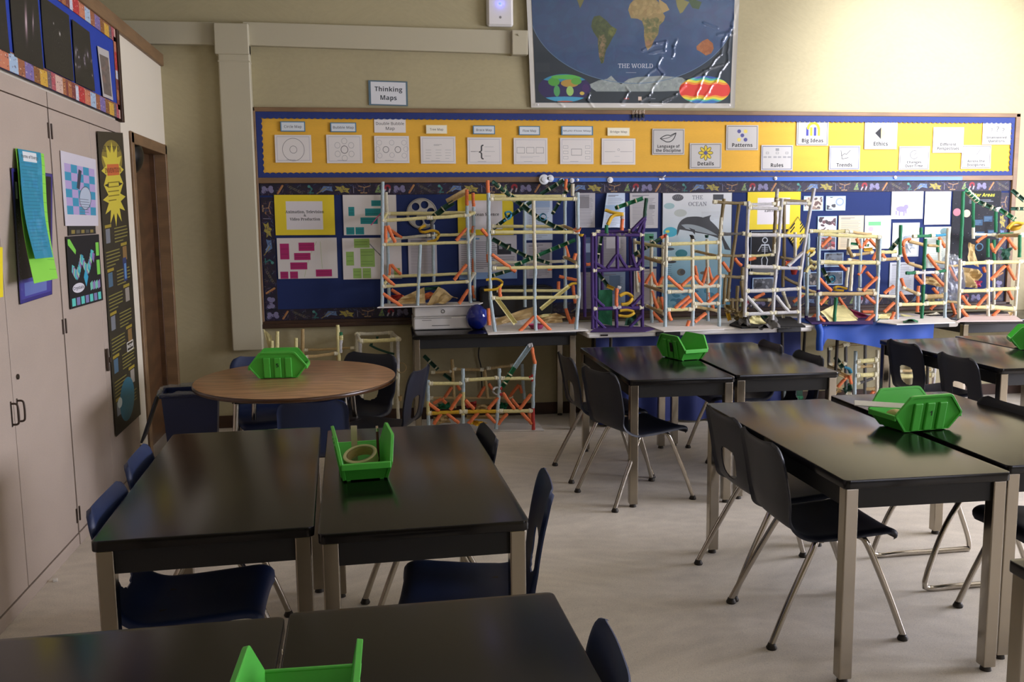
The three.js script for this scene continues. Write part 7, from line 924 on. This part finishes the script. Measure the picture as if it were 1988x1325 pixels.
model('floor_model', 'pale yellow paper frame model showing thin poles above the round table', [-0.4, 0, 0.25], 'paper models on the floor')
  .post('y', [-0.223, 0.844, 0.32], [-0.222, 0.553, 0.32], [-0.68, 0.807, 0.32], [-0.696, 0.438, 0.32], [-0.542, 0.752, 0.32], [-0.549, 0.432, 0.32], [-0.725, 0.737, 0.32], [-0.738, 0.44, 0.32]).post('k', [-0.504, 0.794, 0.08], [-0.52, 0.391, 0.08], [-0.236, 0.592, 0.08], [-0.242, 0.274, 0.08]).post('w', [-0.202, 0.726, 0.32], [-0.208, 0.625, 0.32]).wrap('g', [-0.2, 0.787, 0.32], [-0.201, 0.747, 0.32], 0.026).wrap('y', [-0.199, 0.762, 0.32], [-0.2, 0.726, 0.32], 0.03).beam('k', [-0.482, 0.598, 0.32], [-0.228, 0.623, 0.32], 0.02).beam('k', [-0.5, 0.622, 0.08], [-0.106, 0.628, 0.08], 0.016).beam('y', [-0.739, 0.521, 0.32], [-0.227, 0.523, 0.32]).beam('y', [-0.767, 0.401, 0.08], [-0.239, 0.359, 0.08])
  .flap('y', [[-0.784, 0.83, 0.32], [-0.724, 0.773, 0.32], [-0.729, 0.541, 0.32], [-0.757, 0.683, 0.32]], 0.006).braces('o', [-0.714, 0.221, 0.2], [-0.698, 0.116, 0.2]).post('y', [-0.696, 0.438, 0.32], [-0.712, 0.07, 0.32], [-0.549, 0.432, 0.32], [-0.562, 0.063, 0.32], [-0.222, 0.553, 0.32], [-0.238, 0.048, 0.32], [-0.738, 0.44, 0.32], [-0.754, 0.072, 0.32]).post('b', [-0.718, 0.232, 0.2], [-0.709, 0.106, 0.2])
  .base(M.card, [[-0.75, 0.003, 0.4], [-0.16, 0.003, 0.4], [-0.16, 0.003, 0.08], [-0.75, 0.003, 0.08]]);
model('floor_model', 'ladder-shaped paper model on the floor below the blue cloth', [4.1, 0, 0.4], 'paper models on the floor')
  .post('b', [3.965, 0.539, 0.6], [3.968, 0.331, 0.6], [3.968, 0.331, 0.6], [3.97, 0.135, 0.6], [3.97, 0.135, 0.6], [3.974, -0.029, 0.6]).post('e', [4.16, 0.542, 0.6], [4.164, 0.35, 0.6], [4.164, 0.35, 0.6], [4.167, 0.18, 0.6], [4.167, 0.18, 0.6], [4.176, -0.038, 0.6]).post('a', [3.943, 0.515, 0.2], [3.949, 0.355, 0.2], [4.099, 0.548, 0.2], [4.117, 0.081, 0.2], [4.28, 0.573, 0.2], [4.297, 0.074, 0.2])
  .beam('y', [3.975, 0.453, 0.6], [4.161, 0.462, 0.6], 0.03).beam('y', [3.977, 0.337, 0.6], [4.163, 0.338, 0.6], 0.03).beam('t', [3.938, 0.505, 0.2], [4.1, 0.537, 0.2], 0.024).beam('t', [4.1, 0.537, 0.2], [4.42, 0.543, 0.2], 0.024).beam('k', [3.943, 0.369, 0.2], [4.106, 0.37, 0.2], 0.026).beam('k', [4.209, 0.339, 0.2], [4.385, 0.342, 0.2], 0.024).beam('k', [4.298, 0.137, 0.2], [4.408, 0.137, 0.2], 0.026).beam('a', [4.215, 0.187, 0.2], [4.389, 0.236, 0.2], 0.02).beam('k', [3.946, 0.198, 0.2], [4.071, 0.152, 0.2], 0.03)
  .braces('o', [3.928, 0.206, 0.4], [4.002, 0.287, 0.4], [4.03, 0.303, 0.4], [4.052, 0.228, 0.4], [4.096, 0.143, 0.6], [4.141, 0.197, 0.6]).track('t', [3.833, 0.383, 0.4], [3.955, 0.335, 0.4], 0.03).track('k', [3.941, 0.319, 0.4], [4.027, 0.283, 0.4], 0.036).track('d', [3.894, 0.461, 0.4], [3.968, 0.365, 0.4], 0.03).curve('c', [[3.989, 0.371, 0.4], [4.024, 0.356, 0.4], [4.04, 0.322, 0.4]], 0.03).flap('d', [[4.078, 0.151, 0.2], [4.17, 0.23, 0.2], [4.173, 0.148, 0.2], [4.117, 0.095, 0.2]], 0.03).flap('k', [[3.848, 0.149, 0.4], [3.939, 0.186, 0.4], [3.968, 0.165, 0.4], [3.877, 0.128, 0.4]], 0.03).flap('e', [[3.99, 0.144, 0.4], [4.046, 0.161, 0.4], [4.076, 0.127, 0.4], [4.005, 0.116, 0.4]], 0.03)
  .base(M.card, [[3.7, 0.003, 0.62], [4.55, 0.003, 0.62], [4.55, 0.003, 0.15], [3.7, 0.003, 0.15]]);
model('floor_model', 'small white-posted paper frame model glimpsed through a chair grip hole', [4.75, 0, 0.4], 'paper models on the floor')
  .post('w', [4.401, 0.375, 0.5], [4.415, 0.189, 0.5], [4.754, 0.388, 0.5], [4.745, 0.202, 0.5]).post('w', [5.062, 0.182, 0.25], [5.062, 0.11, 0.25]).beam('y', [4.404, 0.293, 0.5], [4.745, 0.296, 0.5], 0.03).beam('k', [4.576, 0.295, 0.25], [4.911, 0.296, 0.25], 0.02).braces('o', [4.654, 0.267, 0.5], [4.698, 0.213, 0.5]).post('w', [4.415, 0.189, 0.5], [4.423, 0.007, 0.5], [4.745, 0.202, 0.5], [4.756, -0.007, 0.5]).base(M.card, [[4.6, 0.003, 0.6], [5.2, 0.003, 0.6], [5.2, 0.003, 0.15], [4.6, 0.003, 0.15]]);
model('floor_model', 'dark green panelled paper model in the shade below the joined tables', [3.45, 0, 0.75], 'paper models on the floor')
  .post('b', [3.302, 0.313, 0.72], [3.307, 0.026, 0.72], [3.549, 0.303, 0.72], [3.548, 0.016, 0.72]).flap('d', [[3.313, 0.299, 0.72], [3.446, 0.294, 0.72], [3.453, 0.052, 0.72], [3.32, 0.058, 0.72]], 0.006).wrap('g', [3.395, 0.195, 0.72], [3.449, 0.192, 0.72], 0.03).beam('k', [3.307, 0.046, 0.72], [3.555, 0.035, 0.72], 0.02);

// ================================================================ SMALL THINGS
{ // printer with a dark lamp-like lens cover
  const t = thing('printer', 'white office printer under the first paper model', 'printer', [0.6, 0.782, 0.16]), w = 0.47, d = 0.3;
  part('housing', [rbox(w, 0.1, d, 0.014, 0, 0.052, 0), rbox(w - 0.01, 0.082, d - 0.012, 0.016, 0, 0.144, 0)], M.plasticWhite, t);
  part('paper_slot', [rbox(w * 0.3, 0.004, 0.004, 0.001, -0.02, 0.034, d / 2 + 0.0005), rbox(w * 0.62, 0.003, 0.004, 0.001, -0.08, 0.094, d / 2 + 0.0005), rbox(w * 0.16, 0.003, 0.004, 0.001, -0.13, 0.078, d / 2 + 0.0005)], M.dull, t);
  part('logo', new THREE.TorusGeometry(0.013, 0.0022, 8, 24), M.dull, t, [0.0, 0.146, d / 2 - 0.004]);
}
{ const t = thing('tape_dispenser', 'translucent blue rounded plastic dispenser beside the printer', 'dispenser', [0.865, 0.782, 0.36]);
  const g = new THREE.SphereGeometry(1, 32, 24), p = g.attributes.position; for (let i = 0; i < p.count; i++) { const y = p.getY(i); p.setXYZ(i, p.getX(i) * 0.088 * (y < 0 ? 1 : 1 - 0.15 * y), 0.1 + y * (y < 0 ? 0.1 : 0.1), p.getZ(i) * 0.07); } g.computeVertexNormals();
  part('shell', g, M.blueClear, t); part('core', rbox(0.07, 0.09, 0.06, 0.02, -0.01, 0.06, 0), S({ color: 0x14205c, roughness: 0.5 }), t); part('cap', rbox(0.05, 0.07, 0.05, 0.016, 0.045, 0.13, 0.03), S({ color: 0x2c44b4, roughness: 0.3 }), t);
}
{ const t = thing('scanner', 'black-topped white machine behind the second model', 'machine', [1.22, 0.782, 0.1]);
  part('body', rbox(0.56, 0.07, 0.16, 0.01, 0, 0.036), M.plasticWhite, t); part('lid', [rbox(0.6, 0.24, 0.14, 0.02, 0, 0.195, -0.005), rbox(0.5, 0.01, 0.1, 0.004, 0, 0.32, 0)], M.black, t); }
solo('power_cord', tube([[0.926, 0.639, 0.03], [0.912, 0.526, 0.02], [0.932, 0.417, 0.02], [0.938, 0.22, 0.02]], 0.005, 30, 8), M.black, 'thin dark cord hanging on the wall below the printer table', 'cord');
{ // recycling bin
  const t = thing('recycling_bin', 'dark blue recycling bin with a clear bag at the doorway', 'bin', [-1.1, 0, 1.62], 0.1), w = 0.33, d = 0.26, h = 0.6;
  const sh = (k, y) => [[-w / 2 * k, y, -d / 2 * k], [w / 2 * k, y, -d / 2 * k], [w / 2 * k, y, d / 2 * k], [-w / 2 * k, y, d / 2 * k]];
  const pos = [], quad = (a, b, c2, e) => pos.push(...a, ...b, ...c2, ...a, ...c2, ...e), B = sh(0.78, 0), T = sh(1, h), T2 = sh(0.96, h), B2 = sh(0.75, 0.01);
  for (let i = 0; i < 4; i++) { const j = (i + 1) % 4; quad(B[j], B[i], T[i], T[j]); quad(T2[j], T2[i], B2[i], B2[j]); quad(T[j], T[i], T2[i], T2[j]); } quad(B[0], B[1], B[2], B[3]); quad(B2[3], B2[2], B2[1], B2[0]);
  const g = new THREE.BufferGeometry(); g.setAttribute('position', new THREE.Float32BufferAttribute(pos, 3)); g.setAttribute('uv', new THREE.Float32BufferAttribute(new Float32Array(pos.length / 3 * 2), 2)); g.computeVertexNormals(); part('tub', g, M.binBlue, t);
  part('rim', [rbox(w + 0.02, 0.024, 0.014, 0.005, 0, h - 0.012, d / 2), rbox(w + 0.02, 0.024, 0.014, 0.005, 0, h - 0.012, -d / 2), rbox(0.014, 0.024, d, 0.005, w / 2, h - 0.012), rbox(0.014, 0.024, d, 0.005, -w / 2, h - 0.012)], M.binBlue, t);
  const bag = tube([[-w / 2, h, -d / 2], [0, h + 0.012, -d / 2 - 0.006], [w / 2, h, -d / 2], [w / 2 + 0.006, h + 0.008, 0], [w / 2, h, d / 2], [0, h + 0.006, d / 2 + 0.008], [-w / 2, h - 0.004, d / 2], [-w / 2 - 0.01, h + 0.01, 0]], 0.013, 90, 7, true), p = bag.attributes.position; for (let i = 0; i < p.count; i++) { const n2 = noise.noise(p.getX(i) * 30, p.getY(i) * 30, p.getZ(i) * 30); p.setXYZ(i, p.getX(i) + 0.006 * n2, p.getY(i) + 0.012 * n2, p.getZ(i) + 0.006 * n2); } bag.computeVertexNormals();
  part('bag_edge', bag, M.bag, t);
  const lid = part('open_lid', rbox(0.014, 0.3, d, 0.005, 0, -0.14, 0), S({ color: 0x2a2e38, roughness: 0.5 }), t, [-w / 2 - 0.03, h - 0.02, 0]); lid.rotation.z = -0.35;
}
// bin contents
{
  const roll = thing('masking_tape_roll', 'cream masking tape roll lying in the green bin', 'tape roll', [-0.035, ty + 0.052, 4.3]); roll.rotation.set(0.3, 0, 0.16);
  part('tape_ring', new THREE.LatheGeometry([[0.048, -0.018], [0.06, -0.018], [0.0615, -0.016], [0.0615, 0.016], [0.06, 0.018], [0.048, 0.018], [0.048, -0.018]].map((p) => new THREE.Vector2(...p)), 48), S({ color: 0xcfc394, roughness: 0.6 }), roll); part('core', new THREE.LatheGeometry([[0.045, -0.017], [0.048, -0.017], [0.048, 0.017], [0.045, 0.017], [0.045, -0.017]].map((p) => new THREE.Vector2(...p)), 40), C.k, roll);
  const pencil = (label, p, rot, col) => { const t = thing('pencil', label, 'pencil', p); t.rotation.set(...rot); part('shaft', new THREE.CylinderGeometry(0.0055, 0.0055, 0.11, 6).translate(0, 0.055, 0), S({ color: col, roughness: 0.4 }), t); part('ferrule', new THREE.CylinderGeometry(0.0047, 0.0047, 0.014, 12).translate(0, 0.115, 0), M.chrome, t); part('eraser', new THREE.CylinderGeometry(0.0044, 0.0044, 0.01, 12).translate(0, 0.126, 0), S({ color: 0xd8b8a8, roughness: 0.8 }), t); part('tip', new THREE.ConeGeometry(0.0045, 0.016, 6).rotateX(Math.PI).translate(0, -0.008, 0), C.k, t); };
  pencil('dark red pencil upright in the green bin with the tape roll', [0.028, ty + 0.02, 4.25], [-0.2, 0, 0.02], 0x4c1a14);
  solo('wooden_stick', rbox(0.022, 0.13, 0.003, 0.001).applyMatrix4(new THREE.Matrix4().makeTranslation(-0.058, ty + 0.085, 4.21)), S({ color: 0xcbb59c, roughness: 0.7 }), 'pale wooden craft stick standing in the green bin with the tape roll', 'stick');
  const scrap = (label, x, z, a, col, w = 0.1) => { const g = rbox(w, 0.002, 0.02, 0.0008); g.rotateY(a); g.translate(x, ty + 0.022, z); solo('paper_scrap', g, C[col], label, 'scrap', 'scraps in the tape-roll bin'); };
  scrap('cream paper scrap under the tape roll, by the bin front', -0.05, 4.345, 0.5, 'k', 0.07); scrap('dull green paper scrap on the bin floor past the tape roll', 0.0, 4.34, -0.4, 'd', 0.08); scrap('brown paper scrap lying along the bin front wall', 0.005, 4.365, 0.15, 't', 0.08);
  const strip = rbox(0.006, 0.026, 0.2, 0.001); strip.rotateX(0.06); strip.rotateZ(-0.8); strip.rotateY(R(72)); strip.translate(2.115, ty + 0.104, 4.045); solo('white_strip', strip, S({ color: 0xf4f2e8, roughness: 0.6 }), 'white flat strip jutting over the end of the green bin marked 1', 'strip');
  const dome2 = new THREE.SphereGeometry(0.03, 20, 12).scale(1.3, 0.7, 1).translate(2.19, ty + 0.06, 4.045); solo('paper_ball', dome2, C.k, 'small tan paper wad inside the green bin marked 1', 'paper wad');
}
// brown boards stacked by the end of the bulletin board
for (let i = 0; i < 5; i++) solo('wooden_board', metreUV(rbox(0.9, 0.038, 0.3, 0.004, 6.6 + 0.01 * (i % 2), 0.82 + i * 0.042, 0.22)), M.darkFrame, `dark brown board in the stack beyond the last model, ${['bottom', 'second from the bottom', 'middle', 'second from the top', 'top'][i]} one`, 'board', 'stack of brown boards');
{ const t = thing('side_counter', 'dark counter carrying the stack of brown boards at the picture edge', 'counter', [6.76, 0, 0.32]); part('counter_top', metreUV(rbox(1.3, 0.04, 0.56, 0.006, 0, 0.78)), M.laminate, t); part('cabinet_body', rbox(1.24, 0.76, 0.5, 0.004, 0, 0.38), M.cabinetEdge, t); }

// a wall-washer lamp hanging from the ceiling, above the view
{
  const t = thing('wall_lamp', 'white hanging lamp aimed at the wall above the board', 'lamp', [4.85, 3.8, 3.15]);
  part('stem', new THREE.CylinderGeometry(0.012, 0.012, 0.3, 12).translate(0, 0.2, 0), M.white, t);
  const head = part('shade', new THREE.LatheGeometry([[0.03, 0.1], [0.07, 0.08], [0.1, 0], [0.11, -0.08], [0.105, -0.08], [0.095, 0], [0.065, 0.074], [0.03, 0.094]].map((p) => new THREE.Vector2(...p)), 32), M.white, t); head.rotation.x = 1.2;
  const lens = part('lens', disc(0.094, 0.006), S({ color: 0xfff4dc, emissive: 0xf3f4ff, emissiveIntensity: 3 }), head, [0, -0.07, 0]);
  const s = new THREE.SpotLight(0xf3f4ff, 67, 0, R(30), 1, 2); s.position.set(4.85, 3.745, 3.0); s.target.position.set(4.85, 2.62, 0); s.shadow.radius = 6; scene.add(s, s.target);
}
scene.traverse((o) => { if (o.isMesh) { o.castShadow = true; o.receiveShadow = true; } if (o.isLight && 'castShadow' in o && !o.isRectAreaLight) o.castShadow = true; });
renderer.render(scene, camera);
